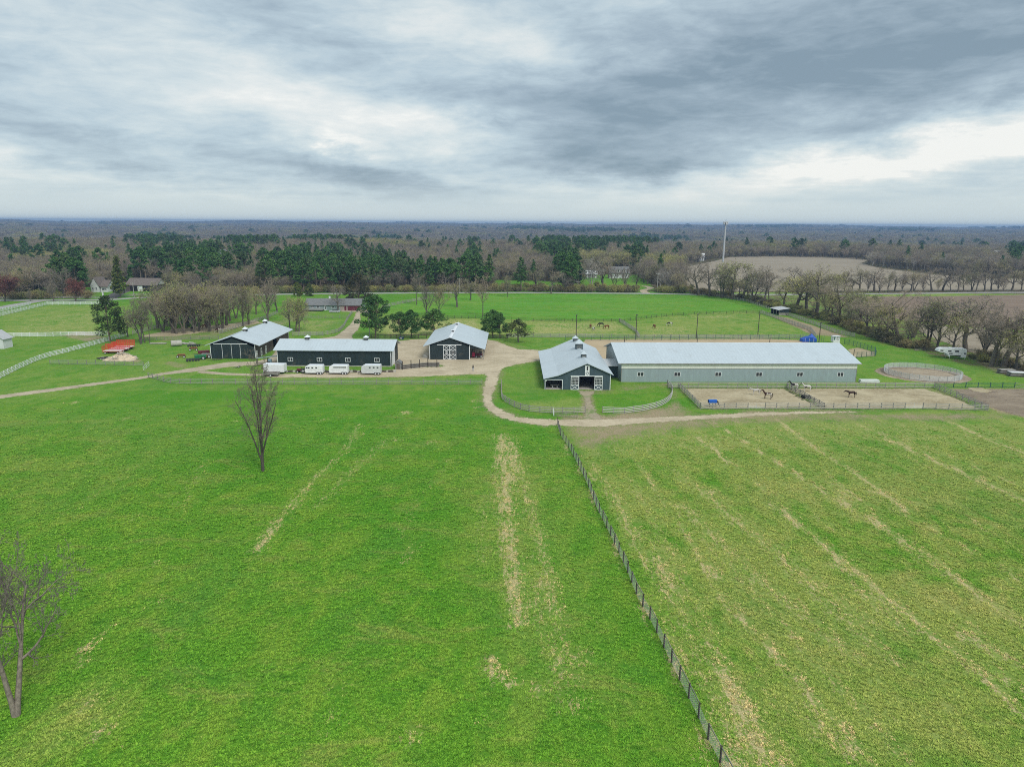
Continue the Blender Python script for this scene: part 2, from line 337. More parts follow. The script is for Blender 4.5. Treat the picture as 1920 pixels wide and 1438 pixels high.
def ribbon(line, w):
    """outline of a band of width w (or widths) along a centreline"""
    p = np.array(line, float); n = len(p); w = np.full(n, w) if np.isscalar(w) else np.array(w, float)
    d = np.gradient(p, axis=0); d /= np.linalg.norm(d, axis=1)[:, None]; q = np.stack([-d[:, 1], d[:, 0]], 1) * w[:, None] / 2
    return [tuple(x) for x in p + q] + [tuple(x) for x in (p - q)[::-1]]
def resample(line, step):
    p = np.array(line, float); s = np.r_[0, np.cumsum(np.linalg.norm(np.diff(p, axis=0), axis=1))]
    n = max(2, int(round(s[-1] / step)) + 1); t = np.linspace(0, s[-1], n)
    return np.stack([np.interp(t, s, p[:, 0]), np.interp(t, s, p[:, 1])], 1)
def curve(line, n=6):
    """Catmull-Rom smoothing"""
    p = [Vector((*q, 0)) for q in line]; p = [p[0] * 2 - p[1]] + p + [p[-1] * 2 - p[-2]]; out = []
    for i in range(1, len(p) - 2):
        for k in range(n):
            t = k / n; a, b, c, d = p[i - 1:i + 3]
            v = .5 * ((2 * b) + (c - a) * t + (2 * a - 5 * b + 4 * c - d) * t * t + (3 * b - a - 3 * c + d) * t ** 3); out.append((v.x, v.y))
    out.append((p[-2].x, p[-2].y)); return out
def axis_lines(pieces, far, k=1.09):
    a = [np.arange(x0, x1, st) for x0, x1, st in pieces]; a = list(np.concatenate(a)); st = pieces[-1][2]
    while a[-1] < far: st *= k; a.append(a[-1] + st)
    return a
xp = axis_lines([(0, 150, 1.0), (150, 320, 2.5)], 9000); xs = np.array([-q for q in xp[::-1]] + xp[1:])
ys = axis_lines([(26, 215, 1.0), (215, 420, 1.8)], 9000, 1.07); yb = [26.]; st = 1.0
while yb[-1] > -700: st *= 1.2; yb.append(yb[-1] - st)
ys = np.array(yb[:0:-1] + ys)
GX, GY = np.meshgrid(xs, ys); gx, gy = GX.ravel(), GY.ravel()
road_y0 = G(960, 548.6)[1]
yard = GP([(743, 640), (770, 637), (830, 634), (905, 635), (934, 640.5), (951, 647.5), (970, 654.5), (1007, 656.6), (1030, 656), (1030, 674), (1007, 677), (965, 684), (941, 691), (936, 704), (931.7, 720), (928.6, 728), (924.4, 737), (921, 751), (924.4, 757.6), (937, 766), (952.6, 774), (969, 781.6),
    (984, 783.7), (1015, 785.8), (1046, 787), (1090, 787), (1200, 783.5), (1300, 779), (1400, 774), (1500, 771.5), (1620, 771), (1600, 773.5), (1500, 776), (1400, 781), (1300, 787), (1200, 794), (1120, 800), (1060, 799), (1043, 796.5), (1025.6, 798), (994, 794), (968, 791), (942, 784), (924, 775), (911, 765), (905.6, 751), (905.6, 737),
    (908, 722), (912, 712), (911, 701), (866.6, 702.4), (796, 706), (740, 707.3), (600, 708), (500, 707.5), (500, 703), (600, 699), (700, 698), (745, 692), (775, 689), (830, 688), (830, 684), (735, 684), (735, 660)])
yard_ = yard
pale = np.zeros_like(gx); dry = np.zeros_like(gx); soil = np.zeros_like(gx); wood = np.zeros_like(gx)
near = (np.abs(gx) < 420) & (gy < 800) & (gy > 20)
def put(arr, d, val, lo, hi, mode=max):
    f = smooth(lo, hi, d) * val
    arr[near] = np.maximum(arr[near], f)
nx_, ny_ = gx[near], gy[near]
# right-hand pasture is thinner and yellower
RP = GP([(1048, 800), (1075, 850), (1140, 990), (1240, 1200), (1370, 1470), (2300, 1470), (2300, 740), (1860, 760), (1300, 790)])
put(pale, sdist(nx_, ny_, RP), .92, -1.0, 3)
rp_in = smooth(-1, 2, sdist(nx_, ny_, RP))
for pts, v, soft in [  # pale or worn patches, as outlines on the ground
    ([(0, 590), (90, 573), (190, 573), (190, 625), (0, 628)], .85, 3), ([(0, 712), (90, 690), (270, 690), (300, 722), (0, 760)], .45, 4),
    ([(240, 690), (350, 650), (500, 700), (300, 712)], .5, 4), ([(700, 594), (1160, 603), (1200, 628), (700, 632)], 1.15, 3), ([(1165, 603), (1425, 588), (1520, 622), (1500, 633), (1200, 632)], .9, 3),
    ([(560, 600), (640, 600), (600, 628), (540, 625)], .75, 3), ([(1190, 590), (1420, 584), (1420, 590), (1190, 600)], .9, 3), ([(950, 755), (1110, 745), (1100, 776), (1000, 774), (960, 764)], .75, 2),
    ([(1400, 770), (2000, 780), (2000, 900), (1300, 850), (1070, 830), (1060, 800)], 1.0, 5), ([(730, 700), (900, 700), (900, 712), (500, 712), (500, 705)], .8, 2), ([(500, 708), (1000, 714), (905, 722), (290, 722), (290, 712)], .35, 1.5),
    ([(1640, 1000), (2000, 1060), (2000, 1210), (1720, 1150), (1560, 1030)], 1.5, 6), ([(1330, 880), (1700, 900), (2000, 980), (2000, 1060), (1600, 1000), (1350, 920)], 1.3, 8), ([(860, 900), (1020, 850), (1060, 1000), (1100, 1300), (1000, 1330), (900, 1050)], .55, 6),
    ([(80, 1330), (190, 1280), (230, 1330), (100, 1420), (0, 1438)], 1.0, 3), ([(0, 780), (300, 760), (420, 840), (0, 1000)], .28, 12), ([(720, 575), (900, 560), (900, 590), (700, 594)], .6, 5)]:
    put(pale, sdist(nx_, ny_, GP(pts)), v, -soft, soft)
for pts, v, soft in [([(1046, 790), (1240, 782), (1480, 770), (1900, 772), (1900, 790), (1400, 795), (1200, 822), (1090, 850), (1062, 830)], .68, 6), ([(1262, 730), (1300, 780), (1400, 768), (1700, 768), (1500, 785), (1150, 800), (1100, 780), (1250, 760)], .8, 4),
    ([(1100, 728), (1160, 728), (1150, 742), (1090, 740)], .5, 1.5), ([(1085, 735), (1110, 735), (1130, 800), (1090, 800)], .72, 1.0), ([(1040, 776), (1130, 776), (1200, 790), (1060, 800)], .75, 1.2),
    ([(1268, 726), (1760, 726), (1860, 771), (1300, 770)], .62, 2), ([(1160, 720), (1260, 718), (1270, 730), (1160, 733)], .5, 1.2), ([(1780, 728), (1920, 728), (2000, 760), (2000, 800), (1860, 770)], 1.0, 3), ([(1780, 655), (1860, 700), (2000, 720), (2000, 690), (1850, 670)], .7, 2.5),
    ([(250, 628), (520, 600), (560, 575), (600, 585), (480, 635), (300, 640)], .55, 3), ([(1480, 596), (1600, 634), (1520, 628), (1440, 590)], .9, 2), ([(735, 690), (900, 690), (900, 703), (735, 705)], .5, 1),
    ([(150, 618), (205, 632), (160, 642), (110, 630)], .7, 1), ([(195, 672), (270, 674), (262, 680), (190, 678)], .7, 1.2), ([(320, 676), (360, 684), (345, 695), (300, 682)], .55, 1), ([(950, 640), (1010, 655), (1000, 662), (940, 650)], .45, 1), ([(560, 602), (650, 600), (640, 610), (610, 622)], .4, 2)]:
    put(soil, sdist(nx_, ny_, GP(pts)), v, -soft, soft)
def streak(pts, w, v, arr=None):
    v = v * 1.18; w = w * 1.05
    d = ldist(nx_, ny_, GP(pts)); a = dry if arr is None else arr
    a[near] = np.maximum(a[near], v * np.exp(-(d / w) ** 2))
for pts, w, v in [([(675, 797), (640, 850), (560, 925), (515, 985), (478, 1030)], .9, .62), ([(520, 975), (480, 1032)], 1.0, .85), ([(575, 915), (478, 1030)], .8, .7), ([(545, 950), (500, 1000)], .9, .7), ([(720, 828), (650, 890), (590, 950)], 1.5, .42),
    ([(855, 850), (780, 940), (745, 1010)], .9, .36), ([(775, 1022), (757, 1058)], .8, .5), ([(940, 815), (945, 900), (950, 1000), (962, 1120), (970, 1170)], 1.3, .80), ([(960, 820), (985, 930), (1015, 1040), (1030, 1150)], 1.1, .62), ([(925, 815), (938, 960)], 1.0, .55),
    ([(940, 830), (944, 960)], 2.2, .6), ([(1000, 1100), (1030, 1230), (1062, 1340)], .8, .5), ([(985, 900), (1000, 1010)], .8, .5), ([(955, 830), (955, 900)], 1.8, .7), ([(1035, 1130), (1050, 1230), (1075, 1320)], 1.0, .52), ([(1010, 1010), (1030, 1110)], 1.2, .6), ([(905, 930), (900, 1060)], 1.6, .34), ([(945, 1000), (975, 1130)], 1.8, .6),
    ([(190, 1175), (150, 1225), (142, 1260)], .55, .66), ([(165, 1200), (145, 1240)], .5, .9), ([(165, 1300), (150, 1330)], .6, .6), ([(915, 1235), (925, 1270), (960, 1285)], .7, .95), ([(625, 1290), (615, 1400)], .8, .35), ([(1050, 1290), (1075, 1330)], .6, .5),
    ([(1052, 822), (1100, 915), (1160, 1050), (1215, 1165), (1290, 1310), (1368, 1460)], .38, .72), ([(255, 870), (230, 890), (130, 960)], 1.2, .34), ([(385, 860), (330, 960)], 1.2, .36), ([(420, 800), (390, 810)], .6, .4), ([(1275, 950), (1330, 1000), (1420, 1090), (1490, 1140), (1600, 1240)], 1.1, .6),
    ([(1270, 950), (1300, 962)], .8, .8), ([(1320, 1060), (1340, 1085)], .9, .85), ([(1180, 900), (1240, 1010), (1330, 1200), (1420, 1380)], 1.0, .5), ([(1110, 870), (1200, 1040), (1290, 1180), (1380, 1330)], 1.1, .55), ([(1350, 1260), (1400, 1340), (1460, 1438)], 1.1, .72), ([(1370, 1290), (1420, 1380)], 1.2, .8),
    ([(1560, 1060), (1590, 1075)], 1.0, .8), ([(1600, 1100), (1700, 1190)], 1.0, .6), ([(1800, 1190), (1880, 1235)], 1.0, .8), ([(1860, 1260), (1930, 1310)], 1.0, .6), ([(1200, 1130), (1340, 1330)], 1.6, .45), ([(1330, 930), (1480, 1050), (1640, 1180)], 1.5, .45), ([(1450, 860), (1600, 960), (1800, 1100)], 1.4, .38),
    ([(1560, 905), (1600, 945)], 2.0, .45), ([(1540, 1390), (1620, 1438)], 1.3, .5), ([(1500, 1330), (1560, 1400)], 1.2, .5), ([(1280, 1100), (1330, 1200), (1330, 1300)], 1.0, .45), ([(1430, 1020), (1560, 1150), (1680, 1245)], 1.1, .5), ([(1340, 1400), (1370, 1460)], 2.0, .7), ([(1330, 1300), (1400, 1440)], 1.4, .55), ([(1500, 940), (1560, 1000)], 1.0, .4)]:
    streak(pts, w, v)
rng = np.random.RandomState(5)
for i in range(46):       # bitten mowing rows of the right pasture, running with the slope of the field
    x0 = 12 + i * 3.4 + rng.uniform(-1.2, 1.2); y0 = rng.uniform(45, 125); L_ = rng.uniform(15, 60); sx = .10 + rng.uniform(-.10, .08)
    d = ldist(nx_, ny_, [(x0 - sx * L_ / 2, y0 + L_ / 2), (x0 + sx * L_ / 2, y0 - L_ / 2)])
    dry[near] = np.maximum(dry[near], rp_in * rng.uniform(.6, 1.25) * np.exp(-(d / rng.uniform(.45, .9)) ** 2))
for pts_, v_ in (([(1000, 604), (1160, 605), (1190, 622), (990, 628)], .62), ([(715, 598), (900, 600), (910, 630), (715, 631)], .7), ([(1200, 612), (1300, 610), (1300, 632), (1210, 632)], .55), ([(1420, 589), (1300, 592), (1210, 598), (1380, 597)], .6), ([(560, 600), (640, 600), (600, 622), (545, 620)], .5), ([(30, 600), (190, 580), (195, 624), (20, 626)], .5), ([(1050, 805), (1400, 785), (1900, 790), (1900, 830), (1400, 850), (1100, 860)], .4)):
    put(dry, sdist(nx_, ny_, GP(pts_)), v_, -3, 4)
for i in range(60):
    x0, y0 = rng.uniform(-110, 130), rng.uniform(45, 165); d = np.hypot((nx_ - x0), (ny_ - y0) * .7)
    dry[near] = np.maximum(dry[near], rng.uniform(.45, .95) * np.exp(-(d / rng.uniform(.7, 1.6)) ** 2))
for pg in (yard_, ):
    d = -sdist(nx_, ny_, pg); soil[near] = np.maximum(soil[near], np.where(d > -1, .50 * np.exp(-(np.maximum(d, 0) / 2.6) ** 2), 0))
midz = (ny_ > 160) & (ny_ < 330); pale[near] = np.maximum(pale[near], np.where(midz, .34, 0))
# woodland floor beyond the road
wood[:] = smooth(road_y0 + 4, road_y0 + 16, gy) * .55
for pts in ([(200, 545), (215, 530), (300, 530), (330, 556), (230, 560)], [(1075, 545), (1075, 515), (1200, 515), (1230, 545)], [(1095, 470), (1250, 480), (1260, 500), (1240, 520), (1210, 546), (1280, 547), (1280, 520)][0:0] or [(930, 545), (930, 525), (1050, 528), (1060, 545)]):
    s = sdist(nx_, ny_, GP(pts)); wood[near] = np.minimum(wood[near], .55 * (1 - smooth(-2, 3, s)))
HB = GP([(1300, 551), (1400, 562), (1445, 580), (1490, 592), (1600, 628), (1680, 655), (1800, 685), (1960, 705), (1960, 640), (1700, 600), (1600, 560), (1560, 549)])
s = sdist(nx_, ny_, HB); wood[near] = np.maximum(wood[near], .40 * smooth(-2, 4, s))
pale[near] = np.maximum(pale[near], 1.1 * smooth(-3, 6, sdist(nx_, ny_, GP([(1420, 556), (1560, 600), (1720, 650), (2000, 700), (2600, 700), (2600, 540), (1300, 540)]))))
nxn, nyn = len(xs), len(ys)
idx = np.arange(nxn * nyn).reshape(nyn, nxn)
faces = np.stack([idx[:-1, :-1], idx[:-1, 1:], idx[1:, 1:], idx[1:, :-1]], -1).reshape(-1, 4)
TM = ground_mat()
me = arrays_mesh('ground', np.stack([gx, gy, hz(gx, gy)], -1), faces, TM, smooth_=True)
for nm, a in (('pale', pale), ('dry', dry), ('soil', soil), ('wood', wood)):
    me.attributes.new(nm, 'FLOAT', 'POINT').data.foreach_set('value', a.astype(np.float32))
link('ground', me, kind='structure')
# ------------------------------------------------------------------ sheets of gravel, sand and earth
def lush_mat():
    m, g, b, o = mat_new('lush_turf'); n = g.new('ShaderNodeGroup'); n.node_tree = TURF; n.inputs[0].default_value = .12; P = g.new('ShaderNodeNewGeometry').outputs['Position']
    c = g.mix(g.mapr(g.noise(g.scalexyz(P, (.02, .11, 0)), 1.0, 6, .7, .4), .40, .62, 0, .5), n.outputs[0], (.115, .34, .03)); c = g.mix(g.mapr(g.noise(g.scalexyz(P, (.03, .2, 0)), 1.0, 6, .72, .6), .56, .70, 0, .55), c, (.26, .34, .09))
    g.put(b.inputs['Base Color'], c); b.inputs['Roughness'].default_value = .95; b.inputs['Specular IOR Level'].default_value = .08
    al = g.mapr(g.m('ADD', g.attr('edge'), g.m('MULTIPLY', g.m('SUBTRACT', g.noise(P, .2, 5, .7), .5), .9)), .4, .6); tr = g.new('ShaderNodeBsdfTransparent'); mx = g.new('ShaderNodeMixShader', i_0=al)
    g.l.new(tr.outputs[0], mx.inputs[1]); g.l.new(b.outputs[0], mx.inputs[2]); g.l.new(mx.outputs[0], o.inputs[0]); return m
def sheet(name, poly, z, mat, step=1.0, feather=1.0, dz=None, **kw):
    p = np.array(poly); x0, y0 = p.min(0) - feather * 1.5; x1, y1 = p.max(0) + feather * 1.5
    X, Y = np.meshgrid(np.arange(x0, x1 + step, step), np.arange(y0, y1 + step, step)); sh = X.shape
    e = np.clip(.5 + sdist(X.ravel(), Y.ravel(), poly) / (2 * feather), 0, 1)
    id_ = np.arange(X.size).reshape(sh); f = np.stack([id_[:-1, :-1], id_[:-1, 1:], id_[1:, 1:], id_[1:, :-1]], -1).reshape(-1, 4)
    f = f[e[f].max(1) > 0.02]; used = np.unique(f); mp = np.zeros(X.size, int); mp[used] = np.arange(len(used))
    zz = float(z) + hz(X.ravel()[used], Y.ravel()[used])
    me = arrays_mesh(name, np.stack([X.ravel()[used], Y.ravel()[used], zz], -1), mp[f], mat, smooth_=True)
    me.attributes.new('edge', 'FLOAT', 'POINT').data.foreach_set('value', e[used].astype(np.float32))
    return link(name, me, kind='structure', **kw)
GRAVEL = loose('yard_gravel', (.42, .35, .235), (.56, .475, .335), (.68, .60, .455), 1.0, bump=.03)
PATH = loose('track_dirt', (.38, .32, .22), (.50, .43, .31), (.62, .55, .42), 1.4, bump=.05, weeds=.28)
SAND = loose('paddock_sand', (.33, .27, .165), (.50, .43, .285), (.64, .56, .39), .9, (1, 1.6, 1), bump=.05, weeds=.05)
ARENA = loose('arena_sand', (.44, .34, .21), (.51, .405, .26), (.56, .46, .32), .8, bump=.03)
EARTH = loose('dark_earth', (.20, .155, .115), (.32, .26, .19), (.42, .35, .25), 1.0, (1, 2.0, 1), bump=.12, weeds=.35)
ASPH = loose('road_asphalt', (.33, .32, .305), (.38, .37, .35), (.42, .41, .39), .6, bump=.01, gain=.3)
LANE = loose('lane_asphalt', (.10, .095, .095), (.13, .125, .12), (.15, .145, .14), .6, bump=.01, gain=.3)
STUB = loose('stubble', (.29, .245, .18), (.35, .30, .225), (.40, .345, .265), .35, (.25, 2.4, 1), bump=.12, gain=.35)
PLOW = loose('ploughed_field', (.21, .155, .115), (.27, .20, .15), (.33, .26, .195), .3, (.2, 2.6, 1), bump=.15, gain=.35)
sheet('gravel_yard', yard, .008, GRAVEL, .7, 1.9)
drive = GP([(470, 678.5), (505, 672), (520, 655), (545, 640), (607.5, 634), (630, 630), (647, 617.5), (660, 605), (666, 591), (668, 585), (640, 584.5), (640, 581), (690, 580), (690, 585), (675, 588), (676, 597), (675, 610), (670, 620), (660, 629), (662, 635), (680, 640), (730, 640), (735, 650), (600, 650), (560, 660), (535, 672), (520, 681), (470, 685), (426, 688.5),
    (384, 694.5), (359.6, 697.5), (332, 700), (301, 704), (270, 710), (0, 747.5), (-60, 755), (-60, 750), (0, 741), (270, 705.5), (301, 699.5), (332, 694.5), (358, 690), (384, 686), (426, 679)])
sheet('farm_track', drive, .012, PATH, .7, 1.2)
sheet('barn_path', ribbon(GP([(1099, 732.5), (1101, 745), (1106, 765), (1112, 786)]), [4.5, 1.6, 1.8, 4]), .012, loose('worn_path', (.30, .25, .17), (.42, .36, .25), (.55, .48, .35), 1.4, bump=.06, weeds=.75), .5, 1.4)
sheet('upper_track', ribbon(GP([(374, 697), (420, 701), (470, 703), (520, 702)]), 2.6), .016, PATH, .6, .8)
sheet('paddock_sand', GP([(1284, 729), (1474, 728.5), (1536, 762), (1400, 765), (1318, 764)]), .008, SAND, .7, 1.8)
sheet('paddock_sand', GP([(1482, 728.5), (1735, 729), (1800, 750), (1830, 765), (1550, 765.5)]), .008, SAND, .7, 1.8)
sheet('arena_ground', GP([(1080, 650), (1100, 636.2), (1440, 635.2), (1505, 638), (1530, 646), (1480, 700), (1100, 700)]), .008, ARENA, 1.0, 1.2)
sheet('pen_ground', [(cx := G(1723, 700))[0] + 0 * 0 + 11.6 * math.cos(t) for t in [0]] and [(G(1723, 700)[0] + 11.8 * math.cos(t), 184.8 + 11.0 * math.sin(t)) for t in np.linspace(0, 2 * math.pi, 28, False)], .008, loose('pen_earth', (.27, .21, .15), (.40, .33, .24), (.52, .45, .33), 1.0, bump=.1, weeds=.3), .7, 1.5)
sheet('dark_earth_lot', GP([(1790, 730), (1920, 730), (2040, 755), (2040, 800), (1930, 785), (1870, 768), (1800, 742)]), .008, EARTH, .8, 2.5)
sheet('sand_patch', GP([(1816, 727), (1840, 727), (1860, 733), (1850, 737), (1825, 733)]), .012, SAND, .6, 1.0)
sheet('corral_ground', GP([(1590, 655), (1610, 652), (1640, 660), (1640, 668), (1600, 670)]), .008, SAND, .8, 1.0)
sheet('grove_ground', GP([(268, 630), (330, 616), (440, 606), (480, 600), (490, 606), (420, 618), (330, 630), (270, 632)]), .008, SAND, 1.0, 1.5)
rd = [G(-500, 566), G(-120, 563), G(0, 563.5), G(100, 563), G(200, 562.3), (G(260, 558.5)), G(420, 553.5), G(560, 551.5), G(730, 549.8), G(960, 549), G(1200, 550.5), G(1310, 552), G(1480, 552.5), G(1700, 550.5), G(1920, 548.5), G(2400, 550)]
rl = resample(curve(rd), 6)
sheet('road', ribbon(rl, 6.8), .016, ASPH, 1.6, .5)
sheet('lane', ribbon(resample(curve(GP([(-40, 583.5), (0, 577), (45, 569), (75, 564.5)])), 4), 6.5), .012, ASPH, 1.2, .5)
sheet('lane', ribbon(resample(curve(GP([(205, 560), (225, 549), (262, 537), (275, 532)])), 4), 7), .012, LANE, 1.2, .5)
sheet('lane', ribbon(resample(curve(GP([(1213, 550), (1206, 545), (1220, 540), (1207, 536)])), 3), 4.5), .012, GRAVEL, 1.2, .6)
sheet('field', GP([(1285, 520), (1290, 500), (1370, 484.5), (1480, 484), (1600, 487.5), (1628, 491), (1615, 495), (1650, 503), (1740, 514), (1840, 522), (2100, 526), (2100, 544), (1900, 544), (1500, 546), (1330, 546), (1290, 540)]), .02, STUB, 4.0, 3)
sheet('field', GP([(1560, 556), (1700, 556.5), (1920, 553), (2300, 553), (2300, 640), (1920, 620), (1800, 612), (1690, 600), (1600, 575)]), .02, PLOW, 2.5, 2)
sheet('field', GP([(1700, 605), (1920, 624), (2300, 645), (2300, 760), (1980, 715), (1900, 690), (1820, 660), (1740, 630)]), .024, STUB, 2.0, 2)
sheet('bright_pasture', GP([(730, 572), (860, 554), (1000, 552.5), (1300, 554), (1360, 562), (1418, 580), (1300, 588), (1161, 600), (1000, 600), (860, 596), (720, 588)]), .004, lush_mat(), 2.0, 5)

# ------------------------------------------------------------------ tufts of grass on the near pastures
def bilin(arr, x, y):
    A = arr.reshape(nyn, nxn); i = np.clip(np.searchsorted(ys, y) - 1, 0, nyn - 2); j = np.clip(np.searchsorted(xs, x) - 1, 0, nxn - 2); return A[i, j]
tr_ = np.random.RandomState(21); n = 300000; ty = 36 + (165 - 36) * tr_.rand(n) ** 1.15; tx = (tr_.rand(n) * 2 - 1) * (.80 * ty + 4)
tp_, td_, ts_ = bilin(pale, tx, ty), bilin(dry, tx, ty), bilin(soil, tx, ty)
cl = np.sin(tx * 1.7 + np.sin(ty * .9)) * np.cos(ty * 1.3 + np.sin(tx * .7)) * .25 + tr_.rand(n)
k = (tr_.rand(n) > smooth(85, 160, ty)) & (sdist(tx, ty, GP([(-400, 1500), (-400, 790), (0, 752), (300, 716), (904, 723), (904, 760), (960, 795), (1045, 803), (1120, 808), (1400, 782), (1860, 778), (2400, 800), (2400, 1500)])) > 0) & (cl > .30 + .5 * np.clip(td_, 0, 1) + ts_ * 1.2) & (sdist(tx, ty, yard) < -1.2) & (sdist(tx, ty, drive) < -1)
tx, ty, tp_, td_ = tx[k], ty[k], tp_[k], td_[k]; n = len(tx); bv = []; bf = []
tufts = []
for q in range(4):
    rs = np.random.RandomState(q); bv = []; bf = []
    for b_ in range(9):
        a = rs.uniform(0, 6.28); r0 = rs.uniform(0, .13); x, y = r0 * math.cos(a), r0 * math.sin(a); h = rs.uniform(.04, .105); w = rs.uniform(.018, .04); ln = rs.uniform(.06, .17); wa = a + 1.57 + rs.uniform(-.6, .6)
        dx, dy = w * math.cos(wa), w * math.sin(wa); ex, ey = ln * math.cos(a), ln * math.sin(a); o = len(bv)
        bv += [(x - dx, y - dy, 0), (x + dx, y + dy, 0), (x + ex * .5 + dx * .8, y + ey * .5 + dy * .8, h * .75), (x + ex * .5 - dx * .8, y + ey * .5 - dy * .8, h * .75), (x + ex * 1.1, y + ey * 1.1, h)]
        bf += [(o, o + 1, o + 2, o + 3), (o + 3, o + 2, o + 4)]
    tufts.append((bv, bf))
gm, g, b_, o_ = mat_new('grass_blades')
nn = g.new('ShaderNodeGroup'); nn.node_tree = TURF
for i, a in enumerate(('pale', 'dry')):
    at = g.new('ShaderNodeAttribute'); at.attribute_type = 'INSTANCER'; at.attribute_name = a; g.l.new(at.outputs['Fac'], nn.inputs[i])
rr_ = g.new('ShaderNodeObjectInfo').outputs['Random']
cc = g.mix(1.0, nn.outputs[0], g.new('ShaderNodeCombineColor', i_0=g.mapr(rr_, 0, 1, 1.25, 1.85, False), i_1=g.mapr(rr_, 0, 1, 1.2, 1.6, False), i_2=g.mapr(rr_, 0, 1, 1.0, 1.5, False)).outputs[0], 'MULTIPLY')
g.put(b_.inputs['Base Color'], cc); b_.inputs['Roughness'].default_value = .7; b_.inputs['Specular IOR Level'].default_value = .15
pc = bpy.data.collections.new('tuft_kinds')
for q, (v_, f_) in enumerate(tufts):
    me = bpy.data.meshes.new('tuft'); me.from_pydata(v_, [], f_); me.materials.append(gm); pc.objects.link(bpy.data.objects.new('t%d' % q, me))
def instance_points(name, pc, pts, attrs, label, cat):
    me = bpy.data.meshes.new(name); me.vertices.add(len(pts)); me.vertices.foreach_set('co', np.asarray(pts, np.float32).ravel())
    for nm_, a, ty_ in attrs:
        at = me.attributes.new(nm_, ty_, 'POINT'); at.data.foreach_set('vector' if ty_ == 'FLOAT_VECTOR' else 'value', np.asarray(a, np.int32 if ty_ == 'INT' else np.float32).ravel())
    o = link(name, me, label=label, cat=cat, kind='stuff')
    t = bpy.data.node_groups.new(name, 'GeometryNodeTree'); t.interface.new_socket('Geometry', in_out='INPUT', socket_type='NodeSocketGeometry'); t.interface.new_socket('Geometry', in_out='OUTPUT', socket_type='NodeSocketGeometry')
    g = NT(t); gi = g.new('NodeGroupInput'); go = g.new('NodeGroupOutput')
    ci = g.new('GeometryNodeCollectionInfo'); ci.inputs[0].default_value = pc; ci.inputs['Separate Children'].default_value = True; ci.inputs['Reset Children'].default_value = True
    ip = g.new('GeometryNodeInstanceOnPoints'); g.l.new(gi.outputs[0], ip.inputs['Points']); g.l.new(ci.outputs[0], ip.inputs['Instance']); ip.inputs['Pick Instance'].default_value = True
    def na(nm_, dt):
        n = g.new('GeometryNodeInputNamedAttribute'); n.data_type = dt; n.inputs[0].default_value = nm_; return n.outputs[0]
    g.l.new(na('idx', 'INT'), ip.inputs['Instance Index']); g.l.new(na('scl', 'FLOAT_VECTOR'), ip.inputs['Scale'])
    cx_ = g.new('ShaderNodeCombineXYZ'); g.l.new(na('rot', 'FLOAT'), cx_.inputs[2])
    er = g.new('FunctionNodeEulerToRotation'); g.l.new(cx_.outputs[0], er.inputs[0]); g.l.new(er.outputs[0], ip.inputs['Rotation'])
    g.l.new(ip.outputs[0], go.inputs[0]); md = o.modifiers.new('instances', 'NODES'); md.node_group = t; return o
sc_ = tr_.uniform(.6, 1.15, n) * (1 + .003 * (ty - 36))
instance_points('grass', pc, np.stack([tx, ty, 0 * tx], 1), [('scl', np.stack([sc_ * 1.2, sc_ * 1.2, sc_], 1), 'FLOAT_VECTOR'), ('rot', tr_.uniform(0, 6.28, n), 'FLOAT'), ('idx', tr_.randint(0, 4, n), 'INT'), ('pale', tp_, 'FLOAT'), ('dry', td_, 'FLOAT')], 'short tufted pasture grass over the two near fields', 'grass')
# ------------------------------------------------------------------ trees
BARK = plain('bark', (.12, .104, .086), .9, .3, 2.0, inst=.2); BARKP = plain('pale_bark', (.42, .40, .36), .85, .3, 2.0)
TWIG = plain('twigs', (.275, .23, .185), .9, .25, 1.0, inst=.28); TWIGP = plain('pale_twigs', (.34, .31, .27), .9, .2, 1.0, inst=.15)
TWIGR = plain('red_twigs', (.17, .085, .075), .9, .25, 1.0, inst=.2)
BUD = foliage_mat('buds', (.20, .22, .07), (.42, .43, .15), inst=.3)
BUDR = foliage_mat('olive_brown_buds', (.15, .135, .06), (.27, .245, .12), inst=.3)
PINE = foliage_mat('pine_needles', (.030, .088, .026), (.11, .215, .055), inst=.28, scale=.5)
PINEY = foliage_mat('yellow_green_needles', (.05, .085, .02), (.16, .19, .045), inst=.2, scale=.5)
PINEB = foliage_mat('brown_needles', (.035, .05, .022), (.12, .10, .05), inst=.2, scale=.5)
TRUNKP = plain('pine_bark', (.20, .155, .125), .9, .25, 2.0, inst=.15)
def tubes_arr(segs, n=4):
    """segments (p0, p1, r0, r1) to a mesh of n-sided tapered prisms, all at once"""
    s = np.array(segs, float); p0, p1, r0, r1 = s[:, 0:3], s[:, 3:6], s[:, 6], s[:, 7]
    d = p1 - p0; L = np.linalg.norm(d, axis=1, keepdims=True); d = d / np.maximum(L, 1e-9)
    ref = np.where(np.abs(d[:, 2:3]) > .9, np.array([[1., 0, 0]]), np.array([[0, 0, 1.]]))
    u = np.cross(d, ref); u /= np.linalg.norm(u, axis=1, keepdims=True); w = np.cross(d, u); vs = []
    for p, r in ((p0, r0), (p1, r1)):
        for k in range(n):
            t = 2 * math.pi * k / n; vs.append(p + (u * math.cos(t) + w * math.sin(t)) * r[:, None])
    v = np.stack(vs, 1).reshape(-1, 3); b = np.arange(len(s))[:, None] * 2 * n
    f = np.stack([b + np.array([k, (k + 1) % n, n + (k + 1) % n, n + k]) for k in range(n)], 1).reshape(-1, 4); return v, f
